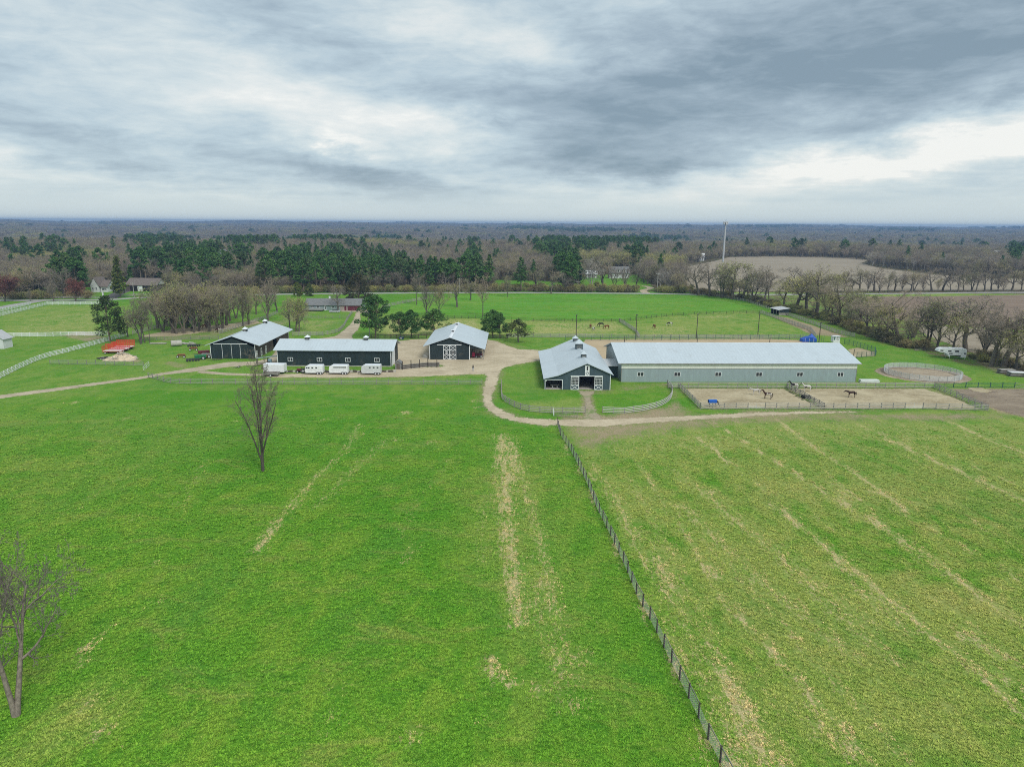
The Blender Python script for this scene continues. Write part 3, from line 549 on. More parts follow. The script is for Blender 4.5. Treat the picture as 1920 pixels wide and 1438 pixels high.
def tri_cloud(c, size, rs, flat=0.5, asp=.5):
    """random leaf-sized triangles as quads with a doubled corner: c centres, size per centre"""
    n = len(c); a = rs.normal(size=(n, 3)); a[:, 2] *= flat; a /= np.linalg.norm(a, axis=1, keepdims=True)
    b = rs.normal(size=(n, 3)); b[:, 2] *= flat + .3; b -= a * (a * b).sum(1, keepdims=True); b /= np.linalg.norm(b, axis=1, keepdims=True)
    s = np.asarray(size)[:, None]
    v = np.stack([c - a * s * .5 - b * s * asp * .5, c + a * s * .5 - b * s * asp * .25, c + a * s * .4 + b * s * asp * .5, c - a * s * .35 + b * s * asp * .45], 1).reshape(-1, 3)
    return v, np.arange(4 * n).reshape(n, 4)
def grow(seed, H, style):
    rd_ = random.Random(seed); segs = []; tips = []
    S = dict(oak=dict(tr=.30, kids=(8, 6, 5, 5), ang=(58, 50, 46, 45), lr=(.62, .60, .55, .5), up=(.0, .055, .04, .03), jit=.17, stems=1, r=.033, start=(.30, .2, .15, .1), L=.70),
             spread=dict(tr=.30, kids=(7, 6, 5, 4, 4), ang=(52, 48, 46, 44, 42), lr=(.74, .58, .55, .5, .5), up=(.0, .05, .04, .03, .02), jit=.15, stems=2, r=.023, start=(.45, .2, .15, .1, .1), L=.66),
             vase=dict(tr=.12, kids=(9, 7, 6, 4), ang=(26, 30, 36, 40), lr=(.86, .46, .5, .5), up=(.0, .035, .05, .03), jit=.075, stems=1, r=.018, start=(.10, .22, .15, .1), L=.62),
             column=dict(tr=.12, kids=(10, 9, 6, 5, 3), ang=(19, 27, 34, 38, 40), lr=(.90, .34, .46, .5, .5), up=(.0, .02, .04, .03, .02), jit=.05, stems=1, r=.0155, start=(.07, .15, .12, .1, .1), L=.60),
             grove=dict(tr=.3, kids=(8, 6, 5, 5), ang=(34, 38, 40, 42), lr=(.66, .54, .5, .5), up=(.0, .05, .04, .03), jit=.11, stems=2, r=.020, start=(.30, .2, .15, .1), L=.66),
             tall=dict(tr=.55, kids=(14, 6, 5, 4), ang=(44, 40, 40, 42), lr=(.36, .55, .5, .5), up=(.0, .05, .04, .03), jit=.07, stems=1, r=.013, start=(.38, .15, .15, .1), L=.9),
             bush=dict(tr=.1, kids=(9, 6, 6), ang=(44, 42, 44), lr=(.8, .55, .5), up=(0, .03, .03), jit=.2, stems=3, r=.010, start=(.05, .15, .1), L=.7))[style]
    nl = len(S['kids'])
    def br(p, d, L, r, lev):
        ns = (8, 7, 5, 3, 2, 2)[min(lev, 5)] if lev < nl else 2; pts = []
        for i in range(ns):
            jt = S['jit'] * (0.45 if lev == 0 else 1)
            d = (d + Vector((rd_.gauss(0, jt), rd_.gauss(0, jt), rd_.gauss(0, jt) + (S['up'][min(lev, len(S['up']) - 1)] if lev else .03)))).normalized()
            q = p + d * (L / ns); t0, t1 = i / ns, (i + 1) / ns; e = 1 - .72 * t0, 1 - .72 * t1
            segs.append((*p, *q, r * e[0], r * e[1], lev)); pts.append((q.copy(), d.copy(), t1, r * e[1])); p = q
        if lev >= nl: tips.append(p.copy()); return
        k = S['kids'][lev]; st_ = S['start'][min(lev, len(S['start']) - 1)]; rot = rd_.random() * 6.28
        for j in range(k):
            t = st_ + (1 - st_) * (j + rd_.random() * .8) / k; i = min(ns - 1, int(t * ns)); q, dd, tt, rr = pts[i]
            prev = pts[i - 1][0] if i else None
            if prev is not None: q = prev.lerp(q, rd_.random())
            rot += 2.4 + rd_.gauss(0, .4); a = math.radians(S['ang'][lev] * rd_.uniform(.65, 1.25))
            o = dd.orthogonal().normalized(); o = Matrix.Rotation(rot, 3, dd) @ o
            nd = (dd * math.cos(a) + o * math.sin(a)).normalized()
            br(q, nd, L * S['lr'][lev] * rd_.uniform(.7, 1.15) * (1.15 - .45 * t), max(rr * rd_.uniform(.5, .72), .016), lev + 1)
    for s_ in range(S['stems']):
        a = rd_.random() * 6.28; tl = 0.0 if S['stems'] == 1 else .12 if style != 'spread' else (.30, .16)[s_]
        L0 = H * S['L'] * (1 - .12 * s_)
        br(Vector((math.cos(a) * .25 * (s_ > 0), math.sin(a) * .25 * (s_ > 0), -.1)), Vector((math.cos(a) * tl, math.sin(a) * tl, 1)).normalized(), L0, H * S['r'], 0)
    s = np.array(segs); top = s[:, 5].max(); s[:, [0, 1, 2, 3, 4, 5]] *= H / top
    return s, np.array([list(t) for t in tips]) * H / top
def bare_meshes(seed, H, style, twig=TWIG, bark=BARK, bud=None, budn=0.0, tw=1.0, budsize=.16):
    s, tips = grow(seed, H, style); low = s[:, 8] <= 1; a = s[low]; b = s[~low].copy()
    b[:, 6] = np.maximum(b[:, 6] * tw, .014 * tw); b[:, 7] = np.maximum(b[:, 7] * tw, .009 * tw)
    v, f = tubes_arr(a[:, :8], 6); tm = arrays_mesh('trunk', v, f, bark, smooth_=True)
    v, f = tubes_arr(b[:, :8], 3); mi = np.zeros(len(f), int)
    if bud is not None and budn > 0:
        rs = np.random.RandomState(seed); k = int(budn); c = np.repeat(tips, k, 0) + rs.normal(size=(len(tips) * k, 3)) * .32
        v2, f2 = tri_cloud(c, rs.uniform(budsize * .6, budsize * 1.4, len(c)), rs, 1.0, .6)
        f = np.concatenate([f, f2 + len(v)]); v = np.concatenate([v, v2]); mi = np.concatenate([mi, np.ones(len(f2), int)])
    cm = arrays_mesh('crown', v, f, [twig, bud or twig], mi); return tm, cm
def conifer_meshes(seed, H, base, width, mat=PINE, density=1.0, tuft=.9):
    rs = np.random.RandomState(seed); rd_ = random.Random(seed); tr = [(0, 0, -.2, 0, 0, H * .5, .02 * H ** .9, .014 * H), (0, 0, H * .5, 0, 0, H * .97, .014 * H, .03)]; cs = []; sz = []
    z = H * base
    while z < H * .985:
        t = (z - H * base) / (H * (1 - base)); R_ = width * ((1 - t) ** .75) * rd_.uniform(.7, 1.15) * min(1, .55 + t * 3)
        nb = max(3, int(7 * density))
        for j in range(nb):
            a = rd_.random() * 6.283; r = R_ * rd_.uniform(.6, 1.15); dz_ = -.10 * r + rd_.uniform(-.3, .3)
            tr.append((0, 0, z, r * math.cos(a) * .8, r * math.sin(a) * .8, z + dz_, .05, .02))
            m_ = max(3, int(r * 3.2 * density)); q = np.sqrt(rs.uniform(.08, 1, m_)) * r
            jit = rs.normal(size=(m_, 3)) * np.array([.28, .28, .16]) * (tuft + .2)
            cs.append(np.stack([q * math.cos(a), q * math.sin(a), z + dz_ * (q / max(r, .1)) + .12 * (q / max(r, .1)) ** 2], 1) + jit); sz.append(rs.uniform(.55, 1.25, m_) * tuft)
        z += H * .032 * rd_.uniform(.8, 1.3)
    cs = np.concatenate(cs); sz = np.concatenate(sz); cs = np.repeat(cs, 2, 0) + rs.normal(size=(len(cs) * 2, 3)) * .18; sz = np.repeat(sz, 2)
    v, f = tri_cloud(cs, sz, rs, .45, .42); cm = arrays_mesh('crown', v, f, mat)
    v, f = tubes_arr(tr, 5); return arrays_mesh('trunk', v, f, TRUNKP), cm
def roundpine_meshes(seed, H, width, mat=PINE, base=.25, n=60, tuft=.42, per=70, split=2, dens=1.0):
    """open-crowned pine: limbs carrying separate clumps of needle tufts"""
    rs = np.random.RandomState(seed); rd_ = random.Random(seed); tr = []; cs = []; sz = []
    stems = []
    for k in range(split):
        a = rd_.random() * 6.28; e = Vector((math.cos(a) * width * .22, math.sin(a) * width * .22, H * .85)); p = Vector((0, 0, -.2)); m = Vector((e.x * .2, e.y * .2, H * .3))
        for i in range(6):
            t0, t1 = i / 6, (i + 1) / 6; q = lambda t: p.lerp(m, min(1, t * 2)).lerp(m.lerp(e, max(0, t * 2 - 1)), t)
            tr.append((*q(t0), *q(t1), .02 * H * (1 - .8 * t0), .02 * H * (1 - .8 * t1)))
        stems.append((p, m, e))
    for i in range(n):
        z = H * (base + (1 - base) * (i + rd_.random()) / n); t = (z / H - base) / (1 - base)
        R_ = width * (math.sin(math.pi * min(1, .18 + .82 * t ** .8)) ** .65) * rd_.uniform(.45, 1.05) * (1.0 if t < .9 else .6)
        a = rd_.random() * 6.283; c = Vector((R_ * math.cos(a), R_ * math.sin(a), z)); st_ = rd_.choice(stems); s0 = st_[0].lerp(st_[2], min(.95, max(.2, z / H - .12)))
        tr.append((*s0, *c, .05, .02)); m_ = int(per * rd_.uniform(.6, 1.3) * dens)
        q = rs.normal(size=(m_, 3)); q /= np.linalg.norm(q, axis=1, keepdims=True); q *= (rs.uniform(.3, 1, (m_, 1)) ** .5) * np.array([1, 1, .6]) * width * rd_.uniform(.2, .32)
        cs.append(q + np.array(c)); sz.append(rs.uniform(.6, 1.3, m_) * tuft)
    cs = np.concatenate(cs); sz = np.concatenate(sz); v, f = tri_cloud(cs, sz, rs, .9, .35)
    cm = arrays_mesh('crown', v, f, mat); v, f = tubes_arr(tr, 5); return arrays_mesh('trunk', v, f, TRUNKP), cm
def tree_proto(ms): return ms
T = {}
T['oak'] = [bare_meshes(11 + i, 14, 'oak', tw=1.7, bud=BUD, budn=(0, 0, 1)[i]) for i in range(3)]
T['oakg'] = [bare_meshes(31 + i, 12, 'oak', tw=1.5, bud=BUD, budn=2, budsize=.2) for i in range(2)]
T['grove'] = [bare_meshes(51 + i, 15, 'grove', tw=1.5, bud=BUD, budn=(1, 0, 1)[i], budsize=.16) for i in range(3)]
T['tall'] = [bare_meshes(71 + i, 17, 'tall', tw=2.0, bud=BUD, budn=0) for i in range(3)]
T['vase'] = [bare_meshes(81 + i, 13, 'vase', tw=1.6, bud=BUD, budn=i) for i in range(2)]
T['pale'] = [bare_meshes(91, 17, 'grove', twig=TWIGP, bark=BARKP, tw=1.8), bare_meshes(92, 16, 'tall', twig=TWIGP, bark=BARKP, tw=1.8)]
T['red'] = [bare_meshes(95, 11, 'vase', twig=TWIGR, tw=1.7, bud=foliage_mat('red_buds', (.14, .05, .045), (.2, .09, .07)), budn=3, budsize=.2)]
T['pine'] = [conifer_meshes(101 + i, 20, (.42, .30, .5)[i], (3.6, 4.2, 3.4)[i], density=.9) for i in range(3)]
T['pine'] += [roundpine_meshes(181 + i, 20, 4.6, n=46, per=44, tuft=.95, base=(.45, .35, .5)[i], split=1, mat=(PINE, PINE, foliage_mat('grey_green_needles', (.035, .075, .03), (.11, .17, .065)))[i]) for i in range(3)]
T['spruce'] = [conifer_meshes(111 + i, 15, .06, (3.0, 3.6)[i], density=1.2) for i in range(2)]
T['bush'] = [bare_meshes(121 + i, 3.4, 'bush', tw=1.6, bud=(BUD, BUDR)[i], budn=3, budsize=.17) for i in range(2)]
def place_tree(kind, i, x, y, H, rz, name, label, group=None, cat='tree', sx=1.0, z=0.0):
    tm, cm = T[kind][i % len(T[kind])]; h0 = HT[kind]
    t = thing(name, label, cat, (x, y, z), rz, group); s = H / h0; t.scale = (s * sx, s * sx, s)
    link('trunk', tm, t); link('crown', cm, t); return t
HT = dict(oak=14, oakg=12, grove=15, tall=17, vase=13, pale=17, red=11, pine=20, spruce=15, bush=3.4)
def tree_px(kind, i, u, v, vtop, name, label, group=None, cat='tree', sx=1.0, rz=None):
    x, y = G(u, v); H = V(u, vtop, y)[1]
    return place_tree(kind, i, x, y, H, (u * 1.7 + v) % 6.28 if rz is None else rz, name, label, group, cat, sx)
# two field trees close to the camera
def hero_tree(seed, style, u, v, vtop, name, label, sx=1.0, rz=0.0, **kw):
    x, y = G(u, v); H = V(u, vtop, y)[1]; tm, cm = bare_meshes(seed, H, style, **kw)
    t = thing(name, label, 'tree', (x, y, 0), rz); t.scale = (sx, sx, 1); link('trunk', tm, t); link('crown', cm, t); return t
hero_tree(7, 'column', 493, 883, 656, 'field_tree', 'bare upright many-stemmed tree standing alone in the left half of the green pasture', sx=.84, tw=.95, bark=plain('dark_bark', (.085, .075, .062), .9, .25, 2.0), twig=plain('grey_brown_twigs', (.20, .172, .135), .9, .2, 1.0), bud=None)
LTX, LTY = G(32, 1342)
hero_tree(23, 'spread', 32, 1342, 985, 'field_tree', 'bare grey tree cut by the left edge, nearest the camera on the green pasture', sx=.66, rz=2.0, tw=1.3, bark=plain('lichen_bark', (.21, .18, .145), .9, .3, 3.0), twig=plain('grey_twigs', (.19, .165, .145), .9, .2, 1.0))
# ------------------------------------------------------------------ trees by the buildings
T['rpine'] = [roundpine_meshes(131 + i, 8, 3.6, n=50, per=92, split=(1, 2, 2)[i]) for i in range(3)]; HT['rpine'] = 8
T['bigpine'] = [roundpine_meshes(141, 14, 6.0, n=56, per=86, tuft=.55, base=.18, mat=foliage_mat('olive_needles', (.022, .048, .018), (.075, .105, .04)))]; HT['bigpine'] = 14
T['cedar'] = [roundpine_meshes(151, 9, 3.2, n=70, per=70, tuft=.5, base=.03, split=1, mat=PINEY)]; HT['cedar'] = 9
T['darkcedar'] = [roundpine_meshes(152, 12, 5.6, n=90, per=90, tuft=.55, base=.03, split=1, mat=PINEB)]; HT['darkcedar'] = 12
T['yellow'] = [conifer_meshes(161, 19, .12, 4.0, mat=PINEY, density=1.1)]; HT['yellow'] = 19
for k, i, u, v, vt, nm, lb, sx in [
    ('bigpine', 0, 206, 641, 558, 'pine_tree', 'dark olive pine leaning over the white fence by the red wagons', .95),
    ('rpine', 1, 704, 634, 556, 'pine_tree', 'tall dark green pine beside the driveway, behind the lamp pole', 1.0),
    ('rpine', 0, 751, 633, 586, 'pine_tree', 'left one of the two dark pines behind the gravel yard', .85), ('rpine', 2, 771, 633, 583, 'pine_tree', 'right one of the two dark pines behind the gravel yard', .95),
    ('rpine', 2, 816, 629, 581, 'pine_tree', 'dark pine just behind the left roof slope of the small X-door barn', 1.25),
    ('rpine', 1, 924, 633, 583, 'pine_tree', 'dark dome-crowned pine right behind the small X-door barn', 1.0), ('rpine', 0, 937, 633, 588, 'pine_tree', 'paler pine crowding the dome-crowned pine on its right', .95),
    ('oakg', 0, 972, 642, 601, 'evergreen_tree', 'small low round tree on the grass corner by the riding arena fence', 1.2)]:
    t = tree_px(k, i, u, v, vt, nm, lb, sx=sx)
    if nm == 'evergreen_tree':
        for c in t.children:
            if c.name.startswith('crown'): c.data = roundpine_meshes(171, 12, 6.2, n=44, per=70, tuft=.6, base=.3, split=1, mat=foliage_mat('ochre_needles', (.035, .06, .018), (.13, .14, .05)))[1]
for k, i, u, v, vt, lb in [
    ('vase', 0, 800, 592, 526, 'bare olive-twigged tree behind the small X-door barn, wide low crown'), ('vase', 1, 824, 590, 530, 'bare tree just right of the wide olive-twigged tree'),
    ('oak', 0, 857, 576, 520, 'bare tree forking low into a V in the bright pasture'), ('tall', 1, 905, 594, 515, 'tall bare brown tree standing straight in the bright pasture behind the pines'),
    ('pale', 0, 1108, 545, 478, 'pale-limbed bare tree standing left of the white two-storey house'), ('oak', 0, 1130, 545, 480, 'large bare tree between the low white building and the dormered house'), ('grove', 1, 1152, 544, 492, 'slender bare tree before the left half of the dormered house'), ('vase', 0, 1172, 545, 492, 'bare tree before the right half of the dormered house'), ('oak', 1, 1192, 543, 490, 'round bare tree just right of the dormered house'),
    ('oak', 2, 882, 563, 522, 'bare tree between the V-forked tree and the tall straight one'), ('vase', 1, 952, 557, 514, 'bare lollipop-shaped young tree by the road edge of the bright pasture'),
    ('oak', 1, 1033, 551, 505, 'bare pinkish round-crowned tree at the road edge of the bright pasture'),
    ('tall', 0, 781, 572, 505, 'slim dark evergreen-backed bare tree at the drive bend')]:
    tree_px(k, i, u, v, vt, 'bare_tree', lb)
for i, (u, v, vt, k, sx) in enumerate([(264, 645, 556, 'grove', .75), (272, 643, 560, 'tall', .8), (281, 643, 565, 'tall', .7), (323, 625, 528, 'grove', 1.0), (331, 626, 530, 'vase', 1.0), (345, 625, 528, 'grove', .9), (364, 624, 529, 'vase', .9), (373, 621, 533, 'grove', .85),
        (388, 613, 530, 'grove', .9), (398, 606, 532, 'tall', 1.0), (408, 619, 530, 'vase', .85), (417, 617, 532, 'grove', .8), (354, 612, 532, 'grove', .9), (305, 622, 545, 'grove', .9), (376, 604, 530, 'grove', 1.0), (340, 606, 532, 'tall', 1.0), (312, 610, 532, 'oak', 1.0), (328, 600, 530, 'grove', 1.0), (360, 598, 528, 'oak', 1.0), (350, 616, 534, 'vase', 1.0), (392, 622, 540, 'grove', 1.0), (402, 598, 527, 'grove', 1.0), (425, 610, 533, 'oak', .9), (432, 602, 530, 'grove', 1.0), (296, 616, 540, 'oakg', 1.0), (442, 597, 528, 'grove', .9), (415, 590, 526, 'oak', .9), (480, 590, 530, 'grove', .9), (520, 585, 532, 'oak', .8), (322, 612, 528, 'oakg', 1.1), (366, 612, 529, 'oakg', 1.0)]):
    tree_px(k, i, u, v, vt, 'bare_tree', 'thin-stemmed bare tree in the dense grove left of the long-roofed dark barn', 'bare trees of the grove', sx=sx * 1.18)
for u, v, vt, k, i, sx, lb in [(456, 612, 527, 'vase', 1, .9, 'bare V-stemmed tree just behind the front cupola of the dark left barn'), (466, 609, 540, 'grove', 2, .8, 'slim bare tree behind the rear cupola of the dark left barn'), (503, 602, 519, 'vase', 0, 1.15, 'largest vase-shaped bare tree behind the left barn ridge'),
        (543, 617, 555, 'oak', 2, .8, 'bare tree with a low side limb near the right corner of the left barn'), (556, 622, 556, 'oakg', 1, .95, 'drooping grey-green tree, left of the pair before the ranch house'), (561, 622, 560, 'oakg', 0, .8, 'drooping grey-green tree, right of the pair before the ranch house'),
        (634, 584, 533, 'oak', 1, .9, 'bare grey tree in front of the ranch house roof'), (240, 632, 590, 'oakg', 0, 1.0, 'rusty-budded shrub-like tree behind the red wagons')]:
    tree_px(k, i, u, v, vt, 'bare_tree', lb, sx=sx)
tree_px('darkcedar', 0, 672, 572, 515, 'evergreen_tree', 'broad dark brown-green evergreen behind the maroon garage doors', sx=1.0)
tree_px('cedar', 0, 558, 556, 530, 'evergreen_tree', 'yellow-green round evergreen left of the ranch house roof'); tree_px('cedar', 0, 581, 555, 532, 'evergreen_tree', 'rust-tinged round evergreen behind the left end of the ranch house', rz=2.2)
tree_px('yellow', 0, 226, 558, 478, 'evergreen_tree', 'tall yellow-green larch-like tree beside the far left garage')
for u, v, vt, lb in [(9, 566, 512, 'leftmost maroon-twigged roadside tree'), (142, 567, 520, 'right-hand maroon-twigged roadside tree before the white house')]: tree_px('red', 0, u, v, vt, 'budding_tree', lb, sx=1.5)
for u, v, vt, lb in [(101, 566, 522, 'small bare grey tree between the two maroon roadside trees'), (57, 565, 540, 'small bare shrub-like tree at the mouth of the white-fenced lane')]: tree_px('vase', 0, u, v, vt, 'bare_tree', lb)
for u, v, vt, sx in [(45, 556, 505, 1.3), (72, 556, 512, 1.3)]: tree_px('spruce', 1, u, v, vt, 'spruce_tree', 'blue-green spruce behind the roadside fence at far left', 'spruces behind the roadside fence', sx=sx)
# ------------------------------------------------------------------ hedgerow on the right
hg = [(1310, 554, 492, 'oak', 1.0), (1330, 556, 495, 'oak', 1.0), (1352, 559, 498, 'grove', 1.1), (1372, 561, 492, 'oakg', 1.1), (1392, 562, 500, 'oak', 1.0), (1412, 566, 505, 'grove', 1.0), (1432, 571, 515, 'oak', 1.0), (1442, 568, 500, 'tall', 1.1), (1470, 575, 520, 'oakg', 1.1), (1492, 580, 500, 'oak', 1.15),
      (1512, 584, 512, 'oakg', 1.2), (1530, 590, 498, 'oak', 1.1), (1548, 596, 520, 'grove', 1.1), (1575, 600, 530, 'oak', 1.1), (1592, 606, 535, 'grove', .9), (1610, 615, 550, 'oakg', 1.1), (1640, 628, 560, 'grove', 1.0), (1662, 640, 575, 'oakg', .9), (1684, 640, 545, 'oak', 1.15), (1712, 633, 555, 'oak', 1.2),
      (1738, 650, 560, 'grove', 1.0), (1757, 652, 553, 'vase', 1.1), (1785, 662, 585, 'oakg', .8), (1810, 658, 552, 'oak', 1.25), (1842, 671, 565, 'vase', 1.2), (1858, 687, 570, 'oak', 1.0), (1868, 688, 590, 'tall', .9), (1880, 688, 578, 'oak', 1.25), (1905, 694, 610, 'oakg', .8), (1935, 700, 590, 'oak', 1.1), (1700, 650, 585, 'grove', .8), (1625, 622, 560, 'oak', 1.0), (1560, 602, 548, 'oakg', 1.0)]
uniq = {1684: 'dense dark bare tree standing above the round pen', 1712: 'bare tree with long level lower boughs right of the round pen', 1757: 'bare vase-shaped tree behind the left end of the white camper', 1810: 'thick-trunked bare oak right behind the white camper', 1880: 'leaning bare tree nearest the stacked materials at the right edge', 1310: 'first hedgerow tree from the road corner of the bright pasture'}
for i, (u, v, vt, k, sx) in enumerate(hg):
    tree_px(k, i, u, v, vt - 3, 'bare_tree', uniq.get(u, 'bare grey-brown tree with spreading limbs in the hedgerow along the right pasture edge'), 'hedgerow trees on the right' if u not in uniq else None, sx=sx * 1.2)
hedge_r = random.Random(3)
hline = resample(GP([(1300, 552), (1400, 563), (1445, 578), (1500, 590), (1560, 606), (1620, 630), (1680, 650), (1760, 662), (1850, 682), (1960, 704)]), 2.1)
for x, y in hline:
    for k in range(2):
        xx, yy = x + hedge_r.uniform(0, 6), y + hedge_r.uniform(0, 5)
        u, v = proj(xx, yy, 1.)
        if not (1745 < u < 1812 and v > 645): place_tree('bush', hedge_r.randrange(2), xx, yy, hedge_r.uniform(1.2, 1.2 + 3.6 * hedge_r.random()), hedge_r.random() * 6.28, 'bush', 'greenish-brown leafless bush in the undergrowth of the right hedgerow', 'undergrowth bushes along the hedgerow', 'bush', 1.5)
# young trees filling the hedgerow
for i in range(16):
    k_ = hedge_r.randrange(len(hline)); x, y = hline[k_]; x += hedge_r.uniform(2, 16); y += hedge_r.uniform(2, 16); u, v = proj(x, y, 0.)
    if not (1745 < u < 1815 and v > 650): place_tree(hedge_r.choice(['grove', 'oakg', 'oak', 'tall', 'vase']), hedge_r.randrange(3), float(x), float(y), hedge_r.uniform(6, 12.5), hedge_r.random() * 6.28, 'young_tree', 'smaller leafless tree filling the gaps of the right hedgerow', 'young trees filling the hedgerow', sx=1.3)
# second tree line along the road beyond the fields
r2 = random.Random(8)
for i, u in enumerate(list(range(1560, 1960, 13))):
    v = 549.5 - (u - 1560) * .008; kd = r2.choice(['oak', 'oakg', 'grove', 'vase', 'oak'])
    tree_px(kd, r2.randrange(3), u + r2.uniform(-5, 5), v + r2.uniform(-3, .5), r2.uniform(497, 522), 'bare_tree', 'bare tree in the line along the far road between the two ploughed fields', 'roadside trees between the fields', sx=r2.uniform(1.0, 1.4))
# ------------------------------------------------------------------ building materials
ROOF = ribbed('blue_grey_metal_roof', (.49, .56, .60), 0, .9, .42, .05, .03)
ROOFX = ROOF
ROOFY = ribbed('blue_grey_metal_roof_across', (.49, .56, .60), 1, .9, .42, .05, .03)
ROOFW = ribbed('pale_metal_roof', (.53, .55, .56), 0, .45, .45, .05, .03)
DARKW = ribbed('dark_green_metal_wall', (.020, .034, .038), 0, .3, .5, .12, .03)
DARKY = ribbed('dark_green_metal_side', (.020, .034, .038), 1, .3, .5, .12, .03)
BLUEW = ribbed('slate_blue_board_wall', (.058, .092, .112), 0, .3, .6, .10, .03)
BLUEY = ribbed('slate_blue_board_side', (.058, .092, .112), 1, .3, .6, .10, .03)
GREYW = ribbed('grey_green_metal_wall', (.30, .37, .385), 0, .3, .5, .06, .02)
GREYY = ribbed('grey_green_metal_side', (.30, .37, .385), 1, .3, .5, .06, .02)
PANEL = ribbed('translucent_cream_band', (.74, .76, .68), 0, .6, .4, .05, .02)
PLANK = plain('weathered_planks', (.10, .085, .072), .9, .3, 1.5, streak=(1, 1, .2))
WHITE = plain('white_trim', (.74, .76, .77), .5, .05, 1.0); WHITER = plain('white_roof_trim', (.70, .74, .77), .4, .05, 1.0)
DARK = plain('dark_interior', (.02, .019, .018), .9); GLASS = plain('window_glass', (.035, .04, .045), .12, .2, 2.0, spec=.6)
INNER = plain('pale_inner_wall', (.42, .39, .34), .8, .15, .6); CONC = plain('concrete', (.42, .40, .36), .9, .15, .8)
GREYWOOD = plain('grey_wood', (.23, .22, .20), .9, .22, 2.0, inst=.2); LIGHTWOOD = plain('bleached_wood', (.36, .34, .31), .9, .18, 2.0, inst=.15)
VINYL = plain('white_vinyl', (.78, .79, .80), .5, .06, 2.0); BLACKWOOD = plain('dark_stained_wood', (.065, .055, .048), .9, .25, 2.0, inst=.2)
def frame_window(par, x, y, z, w, h, m=WHITE, face=-1, axis='x', n=2):
    """sash window standing 4 cm proud of a wall; panes are sub-parts"""
    fr = MB(); t = .11; a, b = (y + face * .05, y + face * .002) if face < 0 else (y + .002, y + .05)
    if a > b: a, b = b, a
    def bx(mb, s0, s1, z0, z1, q0=a, q1=b):
        mb.box(s0, s1, q0, q1, z0, z1) if axis == 'x' else mb.box(q0, q1, s0, s1, z0, z1)
    bx(fr, x - w / 2 - t, x + w / 2 + t, z + h / 2, z + h / 2 + t); bx(fr, x - w / 2 - t, x + w / 2 + t, z - h / 2 - t, z - h / 2)
    bx(fr, x - w / 2 - t, x - w / 2, z - h / 2, z + h / 2); bx(fr, x + w / 2, x + w / 2 + t, z - h / 2, z + h / 2)
    for k in range(1, n): c = x - w / 2 + w * k / n; bx(fr, c - .05, c + .05, z - h / 2, z + h / 2)
    f = fr.build('window', m, par)
    for k in range(n):
        p = MB(); s0 = x - w / 2 + w * k / n + (.05 if k else 0); s1 = x - w / 2 + w * (k + 1) / n - (.05 if k < n - 1 else 0)
        q = (y + face * .02, y + face * .004); bx(p, s0, s1, z - h / 2, z + h / 2, min(q), max(q)); p.build('pane', GLASS, f)
    return f
def cupola(par, x, y, z, s=1.1, h=.9, wall=DARKW, roof=WHITER, cap=.55):
    c = MB().box(x - s / 2, x + s / 2, y - s / 2, y + s / 2, z - .5, z + h).build('cupola', wall, par)
    r = MB(); o = s * .68; zz = z + h
    r.poly([(x - o, y - o, zz), (x + o, y - o, zz), (x + o, y + o, zz), (x - o, y + o, zz)][::-1])
    for a, b in (((-o, -o), (o, -o)), ((o, -o), (o, o)), ((o, o), (-o, o)), ((-o, o), (-o, -o))): r.poly([(x + a[0], y + a[1], zz), (x + b[0], y + b[1], zz), (x, y, zz + cap * s)])
    r.build('cupola_roof', roof, c)
    l = MB()
    for k in range(4): l.box(x - s * .38, x + s * .38, y - s / 2 - .03, y - s / 2 - .003, z + h * (.2 + .19 * k), z + h * (.2 + .19 * k) + .07)
    l.build('louvre', GREYWOOD, c); return c
def roof_slab(prof, t=.14):
    """closed profile of a roof of thickness t from its top line (s, z)"""
    return [(s, z) for s, z in prof] + [(s, z - t) for s, z in prof[::-1]]
def slope_parts(par, prof, a0, a1, axis, mat, t=.14):
    for (s0, z0), (s1, z1) in zip(prof[:-1], prof[1:]): MB().ext([(s0, z0), (s1, z1), (s1, z1 - t), (s0, z0 - t)], a0, a1, axis).build('roof', mat, par)
# ------------------------------------------------------------------ slate-blue barn with the open door
b = thing('horse_barn', 'slate-blue barn with an open doorway, white cross-braced sliding doors and three roof cupolas', 'barn', (12.5, 164.2, 0))
L_ = 36.2; m_ = MB()
top = lambda x: 6.8 - .438 * abs(x - 5.9) - .14
def gable_piece(mb, x0, x1, z0, y0, y1, tp=top, extra=()):
    xs_ = sorted({x0, x1, *[e for e in extra if x0 < e < x1]}); mb.ext([(x0, z0), (x1, z0)] + [(x, tp(x)) for x in xs_[::-1]], y0, y1)
gable_piece(m_, 0, 4.13, 0, 0, .2); gable_piece(m_, 7.76, 11.8, 0, 0, .2); gable_piece(m_, 4.13, 7.76, 3.42, 0, .2, extra=(5.9,)); gable_piece(m_, 0, 11.8, 0, L_ - .2, L_, extra=(5.9,))
m_.build('front_wall', BLUEW, b); MB().ext([(-4.3, 2.5), (-.002, 2.5), (-.002, top(0)), (-1.1, top(-1.1)), (-4.3, 2.78)], .02, .18).build('lean_to_gable', BLUEW, b)
MB().box(11.6, 11.8, .2, L_ - .2, 0, top(11.8)).box(-4.3, -4.12, .3, L_, 0, 2.66).build('side_wall', BLUEY, b)
MB().box(0, .15, .2, L_ - .2, 0, 4).box(-4.1, -.02, 7.0, 7.15, 0, 2.7).build('inner_wall', INNER, b)
MB().box(-4.1, 11.6, .2, L_ - .3, .0, .03).build('floor', CONC, b)
st = MB()
for x in (3.6, 8.1): st.box(x - .08, x + .08, 1.5, 33, 0, 2.2)
